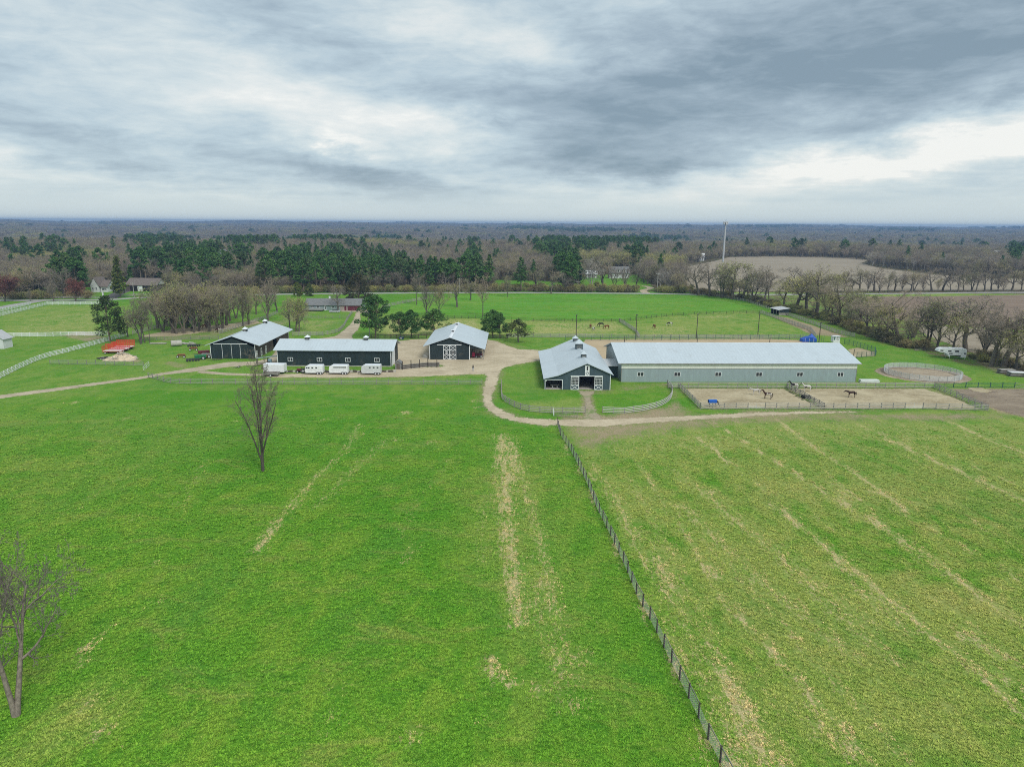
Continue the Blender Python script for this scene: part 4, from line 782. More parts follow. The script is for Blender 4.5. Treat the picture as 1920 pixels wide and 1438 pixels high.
for k in range(6): st.box(.2, 3.5, 2 + k * 4.5, 2.1 + k * 4.5, 0, 2.2).box(8.2, 11.5, 2 + k * 4.5, 2.1 + k * 4.5, 0, 2.2)
st.build('stall', PLANK, b)
slope_parts(b, [(-4.75, 2.86), (-1.1, 3.73), (5.9, 6.8), (12.45, 3.93)], -.45, L_ + .4, 'y', ROOFY)
tr = MB(); tr.box(-4.4, .02, -.03, -.002, 2.42, 2.56).box(-4.4, -4.26, -.04, .1, 0, 2.42).box(-.12, .02, -.03, -.002, 0, 2.42).box(11.66, 11.82, -.03, -.002, 0, 3.95).box(-4.26, -3.9, -.035, -.004, 2.2, 2.42)
tr.build('corner_trim', WHITE, b)
MB().box(1.95, 9.83, -.12, -.06, 3.42, 3.6).build('door_track', WHITE, b)
def x_door(par, x0, x1, z1, glass=True, y=0.0):
    d = MB().box(x0, x1, y - .05, y - .01, .03, z1).build('sliding_door', BLUEW if glass else DARKW, par)
    f = MB(); t = .13; zc = z1 * (.36 if glass else .34)
    for a, bb in ((x0, x0 + t), (x1 - t, x1)): f.box(a, bb, y - .09, y - .052, .03, z1)
    for z in (.03, zc, z1 - t): f.box(x0 + t, x1 - t, y - .09, y - .052, z, z + t)
    f.bar((x0 + t, y - .073, .12), (x1 - t, y - .073, zc), .03, .11); f.bar((x0 + t, y - .075, zc), (x1 - t, y - .075, .12), .03, .11)
    if not glass:
        z2 = z1 * .64; f.box(x0 + t, x1 - t, y - .09, y - .052, z2, z2 + t); f.bar((x0 + t, y - .073, z2 + .1), (x1 - t, y - .073, z1 - .1), .03, .11); f.bar((x0 + t, y - .075, z1 - .1), (x1 - t, y - .075, z2 + .1), .03, .11)
        cx0 = (x0 + x1) / 2; f.box(cx0 - .36, cx0 + .36, y - .085, y - .052, zc + t, z2)
    f.build('cross_brace', WHITE, d)
    if glass:
        zt_ = z1 - .13; MB().box(x0 + t, x1 - t, y - .06, y - .052, zc + t, z1 * .84).box(x0 + t, x1 - t, y - .06, y - .052, z1 * .87, zt_).build('pane', GLASS, d)
        g_ = MB()
        for k in range(1, 5): xx = x0 + t + (x1 - x0 - 2 * t) * k / 5; g_.box(xx - .02, xx + .02, y - .075, y - .062, zc + t, z1 * .84)
        for k in range(1, 4): zz = zc + t + (z1 * .84 - zc - t) * k / 4; g_.box(x0 + t, x1 - t, y - .073, y - .063, zz - .02, zz + .02)
        g_.box(x0 + t, x1 - t, y - .09, y - .055, z1 * .84, z1 * .87); g_.build('glazing_bar', WHITE, d)
    else:
        cx0 = (x0 + x1) / 2
        for s_ in (-1, 1): MB().box(cx0 + s_ * .17 - .12, cx0 + s_ * .17 + .12, y - .095, y - .087, zc + t + .1, z1 * .64 - .08).build('pane', GLASS, d)
    return d
x_door(b, 2.0, 4.02, 3.38, y=-.06); x_door(b, 7.86, 9.86, 3.38, y=-.06)
lp = MB().box(5.45, 6.55, -.06, -.003, 3.62, 6.2).build('loft_panel', WHITE, b)
MB().box(5.83, 6.17, -.09, -.062, 4.95, 5.95).build('pane', GLASS, lp)
lx = MB(); lx.bar((5.62, -.08, 4.2), (6.0, -.08, 4.6), .03, .1); lx.bar((6.0, -.08, 4.6), (6.38, -.08, 4.2), .03, .1); lx.bar((5.62, -.08, 4.2), (6.0, -.08, 3.8), .03, .1); lx.bar((6.0, -.08, 3.8), (6.38, -.08, 4.2), .03, .1); lx.build('diamond_trim', BLUEW, lp)
for (u, v), s_, h_ in (((1095.8, 670), 1.35, .95), ((1086.4, 653.5), 1.95, 1.5), ((1078.5, 640.5), 1.35, 1.0)):
    yy = G(u, v, 6.5)[1] - 164.2; cupola(b, 5.9, yy, 6.5, s_, h_, BLUEW, ROOF, .62)
# link between the barns
k_ = thing('breezeway', 'low navy link with a pale roof joining the slate-blue barn to the long arena building', 'outbuilding', (24.4, 178.6, 0))
MB().box(0, 3.7, 0, .15, 0, 3.25).build('wall', BLUEW, k_)
slope_parts(k_, [(-.5, 3.2), (5.0, 4.05)], -.05, 3.85, 'x', ROOFW); MB().box(0, 3.7, 4.8, 5.0, 0, 3.85).build('back_wall', BLUEW, k_)
frame_window(k_, 1.1, 0, 1.6, .8, 1.3, n=1)
# ------------------------------------------------------------------ riding arena building
A0 = G(1164.2, 716.2); ang = math.radians(1.6); LA = 61.9
b = thing('riding_arena', 'very long grey-green metal riding hall with a cream light band and a pale blue roof', 'barn', (A0[0], A0[1], 0), ang)
WD = 24.4; top = lambda y: 4.95 + (8.14 - 4.95) * (1 - abs(y - WD / 2) / (WD / 2)) - .1
MB().box(0, LA, 0, .2, 0, 3.55).build('front_wall', GREYW, b); MB().box(0, LA, .01, .19, 3.55, 4.95).build('light_band', PANEL, b)
MB().box(0, LA, -.05, -.002, 3.52, 3.58).box(-.02, .1, -.04, -.002, 0, 3.52).box(LA - .1, LA + .02, -.04, -.002, 0, 3.52).build('trim', GREYWOOD, b)
MB().box(0, LA, WD - .2, WD, 0, 4.95).build('back_wall', GREYW, b)
MB().ext([(.2, 0), (WD - .2, 0), (WD - .2, top(WD - .2)), (WD / 2, top(WD / 2)), (.2, top(.2))], 0, .2, 'x').ext([(.2, 0), (WD - .2, 0), (WD - .2, top(WD - .2)), (WD / 2, top(WD / 2)), (.2, top(.2))], LA - .2, LA, 'x').build('end_wall', GREYY, b)
slope_parts(b, [(-.45, 4.99), (WD / 2, 8.28), (WD + .45, 4.99)], -.9, LA + .9, 'x', ROOF)
MB().box(-.9, LA + .9, WD / 2 - .22, WD / 2 + .22, 8.24, 8.34).build('ridge_cap', WHITER, b)
MB().box(-.92, LA + .92, -.56, -.45, 4.85, 4.99).build('gutter', GREYWOOD, b)
for u in (1200.2, 1268.5, 1345, 1421.3, 1497.5, 1573.3):
    gx_, gy_ = G(u, 716); frame_window(b, (gx_ - A0[0]) / math.cos(ang), 0, 2.05, 1.5, .95)
# ------------------------------------------------------------------ long dark shed behind the trailers
b = thing('storage_shed', 'long low dark green shed with four white windows behind the row of trailers', 'shed', (-66.7, 190.3, 0)); LS, WS = 32.3, 11.7
MB().box(0, LS, 0, .2, .25, 4.8).build('front_wall', DARKW, b); MB().box(0, LS, -.03, .2, 0, .25).build('plinth', CONC, b); MB().box(0, LS, WS - .2, WS, 0, 4.8).build('back_wall', DARKW, b)
tp = lambda y: 4.85 + 2.0 * (1 - abs(y - WS / 2) / (WS / 2)) - .12
pr = [(.2, 0), (WS - .2, 0), (WS - .2, tp(WS - .2)), (WS / 2, tp(WS / 2)), (.2, tp(.2))]
MB().ext(pr, 0, .2, 'x').ext(pr, LS - .2, LS, 'x').build('end_wall', DARKY, b)
slope_parts(b, [(-.6, 4.68), (WS / 2, 6.88), (WS + .6, 4.68)], -.9, LS + .9, 'x', ROOF); MB().box(-.9, LS + .9, WS / 2 - .15, WS / 2 + .15, 6.86, 6.93).build('ridge_cap', WHITER, b)
MB().box(-.02, .14, -.04, -.002, .25, 4.7).box(LS - .14, LS + .02, -.04, -.002, .25, 4.7).build('corner_trim', WHITE, b)
MB().box(LS + .003, LS + .06, 1.2, 6.2, 0, 4.2).build('overhead_door', WHITE, b)
for u in (544.7, 599.2, 652.3, 706.8): frame_window(b, V(u, 676, 190.3)[0] + 66.7, 0, 1.95, 1.25, .95)
for u in (576.5, 686.2): cupola(b, V(u, 634, 196.1)[0] + 66.7, WS / 2, 6.7, 1.15, .75)
# ------------------------------------------------------------------ small barn with crossed double doors
b = thing('small_barn', 'small dark barn with white X-braced double doors and an open lean-to on its right', 'barn', (-24.8, 201.4, 0)); L_ = 31
top = lambda x: 6.8 - .335 * abs(x - 6.2) - .12
m_ = MB(); gable_piece(m_, 0, 12.1, 0, 0, .2, extra=(6.2,)); gable_piece(m_, 0, 12.1, 0, L_ - .2, L_, extra=(6.2,)); m_.ext([(12.1, 3.55), (16.3, 3.1), (16.3, top(16.3)), (12.1, top(12.1))], .02, .16); m_.build('gable_wall', DARKW, b)
MB().box(0, .2, .2, L_ - .2, 0, top(0)).box(11.9, 12.1, .2, L_ - .2, 0, top(12.1)).build('side_wall', DARKY, b)
slope_parts(b, [(-1.9, 4.08), (6.2, 6.8), (16.7, 3.28)], -.5, L_ + .4, 'y', ROOFY)
MB().ext([(5.7, 6.72), (6.2, 6.9), (6.7, 6.72)], -.5, L_ + .4).build('ridge_cap', WHITER, b)
zt_ = V(843, 647.4, 201.3)[1]
x_door(b, 4.14, 6.03, zt_, False, y=-.05); x_door(b, 6.1, 8.0, zt_, False, y=-.05); MB().box(2.3, 9.6, -.16, -.1, zt_ + .02, zt_ + .2).build('door_track', WHITE, b)
MB().box(-.02, .14, -.04, -.002, 0, 4.4).box(11.9, 12.12, -.04, -.002, 0, 4.4).build('corner_trim', WHITE, b)
for yy in (0.1, 6, 12, 18, 24, 30.5): MB().box(16.0, 16.2, yy, yy + .2, 0, 3.25).build('post', GREYWOOD, b)
for (u, v) in ((846.5, 622), (853, 609)):
    yy = G(u, v, 6.9)[1] - 201.4; c = MB().box(5.65, 6.75, yy, yy + 1.3, 6.5, 7.35).build('ridge_vent', WHITER, b); MB().box(5.8, 6.6, yy - .03, yy - .003, 6.85, 7.25).build('louvre', DARK, c)
# ------------------------------------------------------------------ left dark barn
b = thing('machinery_barn', 'dark barn at left with a wide pale blue roof, two cupolas and tall sliding doors', 'barn', (-90.1, 200.5, 0)); L_ = 31
top = lambda x: 6.9 - .34 * abs(x - 6.9) - .12
m_ = MB(); gable_piece(m_, 0, 13.4, 0, 0, .2, extra=(6.9,)); gable_piece(m_, 0, 13.4, 0, L_ - .2, L_, extra=(6.9,)); m_.build('gable_wall', DARKW, b)
MB().box(0, .2, .2, L_ - .2, 0, top(0)).build('side_wall', DARKY, b)
MB().box(13.2, 13.4, .2, 15.6, 0, top(13.4)).box(13.2, 13.4, 15.6, 19.2, 3.4, top(13.4)).box(13.2, 13.4, 19.2, L_ - .2, 0, top(13.4)).build('plank_side_wall', PLANK, b)
MB().box(3.5, 13.2, 14, 14.2, 0, 4).build('partition', DARK, b)
slope_parts(b, [(-1.4, 4.05), (6.9, 6.9), (14.95, 4.1)], -.5, L_ + .5, 'y', ROOFY)
zt_ = V(434, 645, 200.4)[1]; MB().box(1.08, 11.2, -.2, -.12, zt_ - .08, zt_ + .1).build('door_track', WHITE, b)
for x0, x1 in ((.9, 3.5), (3.62, 6.28), (6.4, 8.9), (9.02, 11.6)): MB().box(x0, x1, -.09, -.04, .05, zt_ - .1).build('sliding_door', DARKW, b)
for x in (3.52, 6.30, 8.92): MB().box(x, x + .09, -.11, -.05, .05, zt_ - .1).build('door_trim', WHITE, b)
MB().box(-.02, .14, -.04, -.002, 0, 4.4).box(13.26, 13.42, -.04, -.002, 0, 4.5).box(13.402, 13.45, L_ - .2, L_, 0, 4.4).build('corner_trim', WHITE, b)
for y0 in (.5, 4.2, 8.2):
    d = MB().box(13.403, 13.46, y0, y0 + 1.15, .05, 2.5 if y0 > 1 else 2.3).build('stall_door', WHITE, b); MB().box(13.462, 13.47, y0 + .25, y0 + .9, 1.5, 2.1).box(13.462, 13.47, y0 + .25, y0 + .9, .3, 1.2).build('door_panel', GREYWOOD, d)
for (u, v) in ((450.5, 617), (485, 602)):
    yy = G(u, v + 3, 6.9)[1] - 200.5; cupola(b, 6.9, yy, 6.75, 1.15, .75)
# ------------------------------------------------------------------ houses
SHING = plain('grey_shingles', (.17, .175, .175), .9, .15, 1.2); SHINGB = plain('brown_shingles', (.16, .135, .12), .9, .15, 1.2); SIDING = plain('pale_teal_siding', (.25, .31, .31), .7, .08, .6); MAROON = plain('maroon_door', (.12, .025, .035), .5, .1, 1.0)
BRICK = plain('pale_brick', (.36, .30, .27), .9, .2, 2.0); WSIDE = plain('white_siding', (.62, .64, .64), .6, .06, .8); BROWNS = plain('brown_siding', (.10, .085, .075), .8, .15, .8)
def gable_house(name, label, x, y, w, d, hw, hr, wall, roof, axis='x', rz=0.0, over=.5, cat='house', z=0.0):
    """ridge along local x ('x') or y ('y'); origin at the front left corner"""
    b = thing(name, label, cat, (x, y, z), rz)
    if axis == 'x':
        MB().box(0, w, 0, .2, 0, hw).build('front_wall', wall, b); MB().box(0, w, d - .2, d, 0, hw).build('back_wall', wall, b)
        pr = [(.2, 0), (d - .2, 0), (d - .2, hw), (d / 2, hr - .12), (.2, hw)]; MB().ext(pr, 0, .2, 'x').ext(pr, w - .2, w, 'x').build('end_wall', wall, b)
        k = (hr - hw) / (d / 2); slope_parts(b, [(-over, hw - k * over + .05), (d / 2, hr), (d + over, hw - k * over + .05)], -over, w + over, 'x', roof)
    else:
        pr = [(0, 0), (w, 0), (w, hw), (w / 2, hr - .12), (0, hw)]; MB().ext(pr, 0, .2, 'y').ext(pr, d - .2, d, 'y').build('gable_wall', wall, b)
        MB().box(0, .2, .2, d - .2, 0, hw).box(w - .2, w, .2, d - .2, 0, hw).build('side_wall', wall, b)
        k = (hr - hw) / (w / 2); slope_parts(b, [(-over, hw - k * over + .05), (w / 2, hr), (w + over, hw - k * over + .05)], -over, d + over, 'y', roof)
    return b
x0, y0 = G(573, 582); sx_ = (G(680, 582)[0] - x0) / 107.0
b = gable_house('ranch_house', 'long single-storey teal-grey ranch house with a grey roof and maroon garage doors', x0, y0, sx_ * 107, 9, 2.7, 5.2, SIDING, SHING)
gr = MB().box(sx_ * 66, sx_ * 107, -.06, -.003, 0, 2.6).build('brick_front', BRICK, b)
for a, c in ((86.5, 90), (92, 104), (105.5 - 1, 106.3)): MB().box(sx_ * (a - 12.5) if a < 90 else sx_ * (a - 12), sx_ * (c - 12.5) if a < 90 else sx_ * (c - 12), -.12, -.062, 0, 2.15).build('garage_door', MAROON, b)
MB().box(sx_ * 93.5, sx_ * 104, -.12, -.062, 0, 2.15).build('garage_door', MAROON, b)
for a in (13.5, 24, 52, 62): frame_window(b, sx_ * a, 0, 1.65, 1.1, .9)
d = MB().box(sx_ * 36, sx_ * 39.5, -.05, -.003, .1, 2.3).build('door', WHITE, b); MB().box(sx_ * 36.8, sx_ * 38.7, -.06, -.051, .6, 2.0).build('pane', GLASS, d)
MB().box(sx_ * 42 - .35, sx_ * 42 + .35, 4.3, 5.0, 4.6, 6.1).build('chimney', WHITE, b)
dk = MB().box(0, sx_ * 36, -3.2, -.4, .55, .7)
for k in range(13): dk.box(sx_ * 3 * k, sx_ * 3 * k + .1, -3.2, -3.1, .7, 1.5)
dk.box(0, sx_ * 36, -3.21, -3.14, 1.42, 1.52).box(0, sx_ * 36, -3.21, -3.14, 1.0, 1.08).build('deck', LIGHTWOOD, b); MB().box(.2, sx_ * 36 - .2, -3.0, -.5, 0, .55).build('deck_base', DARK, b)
x0, y0 = G(237, 546); s1 = (G(297, 546)[0] - x0) / 60
b = gable_house('garage', 'brown garage with a wide roof and a white door panel, far left beyond the road', x0, y0, s1 * 60, 12, 3.6, 7.2, BROWNS, SHINGB, cat='garage')
MB().box(s1 * 8, s1 * 22, -.06, -.003, 0, 3.0).box(s1 * 33, s1 * 44, -.06, -.003, 0, 3.0).build('garage_bay', DARK, b); MB().box(s1 * 22.5, s1 * 32, -.1, -.003, 0, 3.2).build('door_panel', WHITE, b); MB().ext([(1, 3.7), (11, 3.7), (6, 6.6)], s1 * 60 + .003, s1 * 60 + .06, 'x').build('gable_panel', WHITE, b)
x0, y0 = G(171, 548); s1 = (G(202, 548)[0] - x0) / 31
b = gable_house('white_house', 'white house with a steep brown gable half hidden by trees beyond the road at left', x0, y0, s1 * 16, 9, 4.2, 8.4, WSIDE, SHINGB, 'y'); 
for xx in (.25, .7): frame_window(b, s1 * 16 * xx, 0, 2.0, .9, 1.3)
b = gable_house('white_house', 'low white wing with a brown roof just right of the steep-gabled white house', x0 + s1 * 17.5, y0 + 1, s1 * 13, 8, 3.4, 6.6, WSIDE, SHINGB, 'x'); frame_window(b, s1 * 4, 0, 1.7, 1.2, 1.2); frame_window(b, s1 * 9, 0, 1.7, 1.2, 1.2)
x0, y0 = G(1143, 522); s1 = (G(1179, 522)[0] - x0) / 36
b = gable_house('white_house', 'two-storey white house with three dormers seen through the roadside trees', x0, y0, s1 * 36, 9, 4.2, 8.6, WSIDE, SHING)
for k in (6, 16, 27):
    dm = MB().box(s1 * k - .9, s1 * k + .9, .3, 3.2, 4.2, 6.3).build('dormer', WSIDE, b); MB().ext([(s1 * k - 1.2, 6.25), (s1 * k + 1.2, 6.25), (s1 * k, 7.2)], .1, 3.8).build('dormer_roof', SHING, dm); MB().box(s1 * k - .45, s1 * k + .45, .25, .296, 4.8, 6.0).build('pane', GLASS, dm)
for k in (4, 11, 24, 31): frame_window(b, s1 * k, 0, 2.0, 1.1, 1.5)
MB().box(-.9, -.1, 3.5, 4.3, 0, 9.6).build('chimney', BRICK, b)
x0, y0 = G(1099, 521); b = gable_house('white_garage', 'low white building left of the two-storey dormered house', x0, y0, s1 * 20, 8, 3.0, 5.4, WSIDE, WHITE, cat='garage'); MB().box(s1 * 4, s1 * 9, -.05, -.003, 0, 2.4).box(s1 * 11, s1 * 16, -.05, -.003, 0, 2.4).build('garage_door', GREYWOOD, b)
x0, y0 = G(404, 505); b = gable_house('white_house', 'white gabled house hidden among dark pines above the left grove', x0, y0, 11, 10, 11.0, 16.5, WSIDE, SHING, 'y')
for xx, zz in ((3, 8.5), (7.6, 8.5), (5.4, 12.2)): frame_window(b, xx, 0, zz, 1.1, 1.5)
x0, y0 = G(-30, 654); b = gable_house('white_cottage', 'white cottage cut by the left edge beside the white rail fence', x0, y0, G(9, 654)[0] - x0, 4.0, 3.3, 5.6, WSIDE, ribbed('pale_cottage_roof', (.45, .46, .47), 1, .4), 'y', over=.4)
frame_window(b, 1.6, 0, 1.7, .9, 1.1)
for i, (u, v, w) in enumerate([(1862, 488, 18), (1880, 489, 22), (1650, 441, 12), (1867, 450, 8), (1893, 451, 9), (551, 447, 5), (1310, 487, 10)]):
    x0, y0 = G(u, v + 3); y0 = min(y0, 1500); x0 = G(u, v + 3)[0] * y0 / G(u, v + 3)[1]; zz = float(hz(x0, y0)); w_ = w * y0 / F
    b = gable_house('farm_building', ['wide white farm building left of a pair in the woods at far right', 'white farm building right of a pair in the woods at far right', 'lone pale building high in the far woods on the right', 'small white far building, left of two below the right horizon', 'small white far building, right of two below the right horizon', 'tiny white far building above the pine belt', 'low white roof in the woods left of the beige field'][i], x0, y0, w_, w_ * .6, 4.5 + w_ * .12, 7 + w_ * .22, WSIDE, WHITE if i % 2 == 0 else SHING, z=zz)
    frame_window(b, w_ * .3, 0, 2, w_ * .12, 1.5); frame_window(b, w_ * .7, 0, 2, w_ * .12, 1.5)
# run-in shed in the far right lane
x0, y0 = G(1445, 587.2); x1, y1 = G(1460.5, 591.6); Lr = math.hypot(x1 - x0, y1 - y0); b = thing('run_in_shed', 'small open-fronted dark horse shelter with a pale roof in the fenced lane', 'shelter', (x0, y0, 0), math.atan2(y1 - y0, x1 - x0)); Dr = 4.6
MB().box(0, Lr, Dr - .15, Dr, 0, 3.1).build('back_wall', DARKW, b)
MB().ext([(0, 0), (Dr - .16, 0), (Dr - .16, 1.15), (0, 1.15)], Lr - .15, Lr, 'x').build('kick_board', GREYWOOD, b); MB().ext([(0, 1.15), (Dr - .16, 1.15), (Dr - .16, 3.05), (0, 2.45)], Lr - .14, Lr - .01, 'x').ext([(0, 0), (Dr - .16, 0), (Dr - .16, 3.05), (0, 2.45)], 0, .12, 'x').build('side_wall', DARKW, b)
slope_parts(b, [(-.7, 2.52), (Dr + .4, 3.25)], -.3, Lr + .4, 'x', ROOFW, .1)
for k in range(4): x = (Lr - .2) * k / 3; MB().box(x, x + .18, -.06, .12, 0, 2.5).build('post', LIGHTWOOD, b)
# ------------------------------------------------------------------ fences
_ub = {}
def unit_box(mat):
    if mat.name not in _ub: _ub[mat.name] = MB().box(-.5, .5, -.5, .5, -.5, .5).mesh('board', mat)
    return _ub[mat.name]
def block(name, mat, par, c, size, rz=0.0, tilt=0.0):
    o = bpy.data.objects.new(name, unit_box(mat)); COL.objects.link(o); o.parent = par; o.location = c; o.scale = size; o.rotation_euler = (0, -tilt, rz); return o
rf = random.Random(12)
def fence(label, line, bay=2.6, ph=1.45, pw=.15, rails=4, rh=.12, rw=.045, post=GREYWOOD, rail=LIGHTWOOD, name='rail_fence', joined=False, mesh=None, top=None, low=.25, smooth_curve=False, skip=()):
    pts = [Vector((*p, 0)) for p in resample(curve(line) if smooth_curve else line, bay)]
    if not smooth_curve:      # keep the corners
        pts = []
        for a, b_ in zip(line[:-1], line[1:]):
            q = resample([a, b_], bay); pts += [Vector((*p, 0)) for p in (q if not pts else q[1:])]
    o = pts[0]; t = thing(name, label, 'fence', tuple(o)); J = MB(); JR = MB(); zt_ = top or ph - .12
    for i, p in enumerate(pts):
        q = p - o; h = ph + rf.uniform(-.03, .03)
        d = (pts[min(i + 1, len(pts) - 1)] - pts[max(i - 1, 0)]); a = math.atan2(d.y, d.x)
        if joined: J.box(q.x - pw / 2, q.x + pw / 2, q.y - pw / 2, q.y + pw / 2, 0, h)
        else: block('post', post, t, (q.x, q.y, h / 2), (pw, pw, h), a)
    for a, b_ in zip(pts[:-1], pts[1:]):
        d = b_ - a; L = d.length; m = (a + b_) / 2 - o; an = math.atan2(d.y, d.x); off = Vector((math.sin(an), -math.cos(an), 0)) * (pw / 2 + rw / 2 + .004)
        for k in range(rails):
            z = zt_ - (zt_ - low) * k / max(1, rails - 1); c = m + off
            if joined: JR.bar(tuple(a - o + off + Vector((0, 0, z))), tuple(b_ - o + off + Vector((0, 0, z))), rw, rh)
            else: block('rail', rail, t, (c.x, c.y, z + rf.uniform(-.012, .012)), (L - .01, rw, rh), an, rf.uniform(-.004, .004))
    if joined: J.build('post', post, t, kind='stuff'); JR.build('rail', rail, t, kind='stuff')
    if mesh:
        W_ = MB()
        for a, b_ in zip(pts[:-1], pts[1:]):
            for k in range(mesh): z = .12 + (ph - .3) * k / mesh; W_.bar(tuple(a - o + Vector((0, 0, z))), tuple(b_ - o + Vector((0, 0, z))), .02, .02)
        W_.build('wire', WIRE, t, kind='stuff')
    return t
WIRE = plain('galvanised_wire', (.30, .31, .31), .5, .1, 2.0)
GREENP = plain('green_pipe', (.05, .12, .10), .5, .1, 2.0); GALV = plain('galvanised_pipe', (.58, .60, .61), .45, .08, 2.0)
fence('white four-rail fence curving from the left edge up to the olive pine', GP([(-40, 730), (0, 709.5), (28, 695.5), (58, 681.5), (87.5, 670.5), (125, 661), (172, 648.3), (204, 639.7)]), 2.5, 1.5, .14, 4, .15, .045, VINYL, VINYL, 'white_fence', smooth_curve=True)
fence('short white fence piece right of the olive pine above the red wagons', GP([(209, 637.5), (238, 629.5)]), 2.5, 1.5, .14, 4, .15, .045, VINYL, VINYL, 'white_fence')
fence('straight white fence across the far end of the left lawn', GP([(-60, 633), (12, 632), (100, 630.5), (202, 628.5)]), 2.5, 1.5, .14, 4, .15, .045, VINYL, VINYL, 'white_fence')
fence('white fence along the near side of the white lane at far left', GP([(-40, 601), (0, 593), (39.6, 583.7), (70.8, 576), (88.5, 571.8)]), 2.5, 1.5, .14, 4, .16, .05, VINYL, VINYL, 'white_fence')
fence('white fence along the road side of the pale left paddock', GP([(88.5, 571.8), (182, 571.2), (205, 570.5)]), 2.5, 1.5, .14, 4, .16, .05, VINYL, VINYL, 'white_fence')
fence('white fence between the white lane and its grass wedge', GP([(-40, 593), (0, 585.3), (58, 571.5)]), 2.5, 1.5, .14, 4, .16, .05, VINYL, VINYL, 'white_fence')
fence('pale board fence along the far side of the road at left', GP([(-80, 561.5), (0, 561), (100, 560.4), (198, 560)]), 2.6, 1.3, .15, 3, .2, .05, LIGHTWOOD, LIGHTWOOD, 'board_fence')
fence('short pale board fence right of the dark driveway mouth', GP([(214, 557.5), (260, 555), (300, 553)]), 2.6, 1.3, .15, 3, .2, .05, LIGHTWOOD, LIGHTWOOD, 'board_fence')
fence('grey fence below the dirt pile on the left lawn', GP([(94, 682.6), (180, 684), (269, 686.2)]), 2.6, 1.4, .12, 4, .06, .03, GREYWOOD, LIGHTWOOD, 'mesh_fence', mesh=4)
fence('grey rail fence along the top of the big green pasture', GP([(278.3, 708.2), (286, 709.8), (295.5, 712), (307.5, 716), (320, 718.6), (336.7, 719.6), (420, 720.4), (640, 721), (903.9, 720.8)]), 3.0, 1.45, .14, 4, .08, .035, GREYWOOD, LIGHTWOOD, 'rail_fence', mesh=3)
fence('curved rail fence left of the barn doorway path', GP([(940.2, 721), (940.6, 735), (941.6, 747), (948.4, 754), (958.3, 759.7), (969.8, 765.5), (984.4, 770.2), (1002.7, 772.8), (1023.5, 774.3), (1062, 775.4), (1097, 774.3)]), 2.5, 1.45, .15, 4, .15, .05, GREYWOOD, LIGHTWOOD, 'rail_fence', smooth_curve=True)
fence('curved pale rail fence right of the barn doorway path', GP([(1129.8, 774), (1166.6, 775.6), (1185.3, 773.3), (1204, 771), (1221.3, 767), (1236.9, 762.3), (1247.8, 756.9), (1256.4, 749), (1260, 739.7), (1259.5, 731.9), (1255.6, 726.4), (1251, 722.5)]), 2.4, 1.45, .15, 4, .14, .05, GREYWOOD, plain('greyed_white_rail', (.50, .49, .46), .8, .15), 'rail_fence', smooth_curve=True)
fence('rail fence behind both sand paddocks along the arena wall', GP([(1253, 727.8), (1475, 727.6), (1751.5, 727.2)]), 2.6, 1.45, .15, 4, .15, .05, GREYWOOD, LIGHTWOOD)
fence('slanting left side fence of the left sand paddock', GP([(1275, 727.8), (1313.4, 766.7)]), 2.5, 1.45, .15, 4, .16, .05, GREYWOOD, LIGHTWOOD)
fence('front rail fence of the left sand paddock, left of its gate', GP([(1313.4, 766.9), (1402, 767)]), 2.6, 1.45, .15, 4, .15, .05, GREYWOOD, LIGHTWOOD)
fence('front rail fence shared by the sand paddocks, between the two gates', GP([(1434.5, 766.6), (1540, 767.2), (1696.4, 766.6)]), 2.6, 1.45, .15, 4, .15, .05, GREYWOOD, LIGHTWOOD)
fence('front rail fence of the right sand paddock, right of its gate', GP([(1730, 767), (1851.9, 770)]), 2.6, 1.45, .15, 4, .15, .05, GREYWOOD, LIGHTWOOD)
fence('slanting right side fence of the right sand paddock', GP([(1751.5, 727.2), (1851.9, 770)]), 2.5, 1.45, .15, 4, .16, .05, GREYWOOD, LIGHTWOOD)
fence('slanting divider fence between the two sand paddocks', GP([(1475.5, 727.6), (1545, 767)]), 2.5, 1.45, .15, 4, .16, .05, BLACKWOOD, LIGHTWOOD)
fence('rail fence behind the dark earth lot at the right edge', GP([(1787.5, 727), (1902, 727)]), 3.0, 1.45, .15, 4, .07, .04, GREENP, GREENP)
fence('last grey rail fence piece reaching the right edge', GP([(1902, 727), (1990, 739)]), 3.0, 1.45, .15, 4, .08, .04, GREENP, LIGHTWOOD)
fence('long rail fence behind the riding yard, along the near side of the back paddocks', GP([(950, 633), (1000, 632.4), (1195, 634.5), (1400, 635), (1520, 634)]), 3.0, 1.5, .16, 4, .15, .05, GREYWOOD, LIGHTWOOD)
fence('tall green pipe fence right behind the riding yard', GP([(1060, 638.5), (1240, 638.2), (1440, 636.8), (1500, 638)]), 3.2, 1.9, .10, 4, .05, .05, GREENP, GREENP, 'pipe_fence')
fence('thin dark fence between the bright pasture and the left back paddock', GP([(905, 597), (1000, 602.6), (1161, 603.2)]), 3.2, 1.3, .12, 3, .06, .03, BLACKWOOD, BLACKWOOD, joined=True)
fence('thin dark fence between the bright pasture and the right back paddock', GP([(1161, 603.2), (1250, 593), (1312, 589.5), (1424, 587.5)]), 3.2, 1.3, .12, 3, .06, .03, BLACKWOOD, BLACKWOOD, joined=True)
fence('slanting plank fence dividing the two back paddocks', GP([(1161.5, 603), (1191, 622), (1199, 634)]), 2.4, 1.5, .15, 4, .2, .05, LIGHTWOOD, LIGHTWOOD, 'plank_fence')
fence('slanting plank fence on the left of the dirt lane with the shelter', GP([(1425.8, 587.2), (1460, 599), (1490, 610), (1520, 620), (1530, 633)]), 2.4, 1.5, .15, 4, .2, .05, LIGHTWOOD, LIGHTWOOD, 'plank_fence')
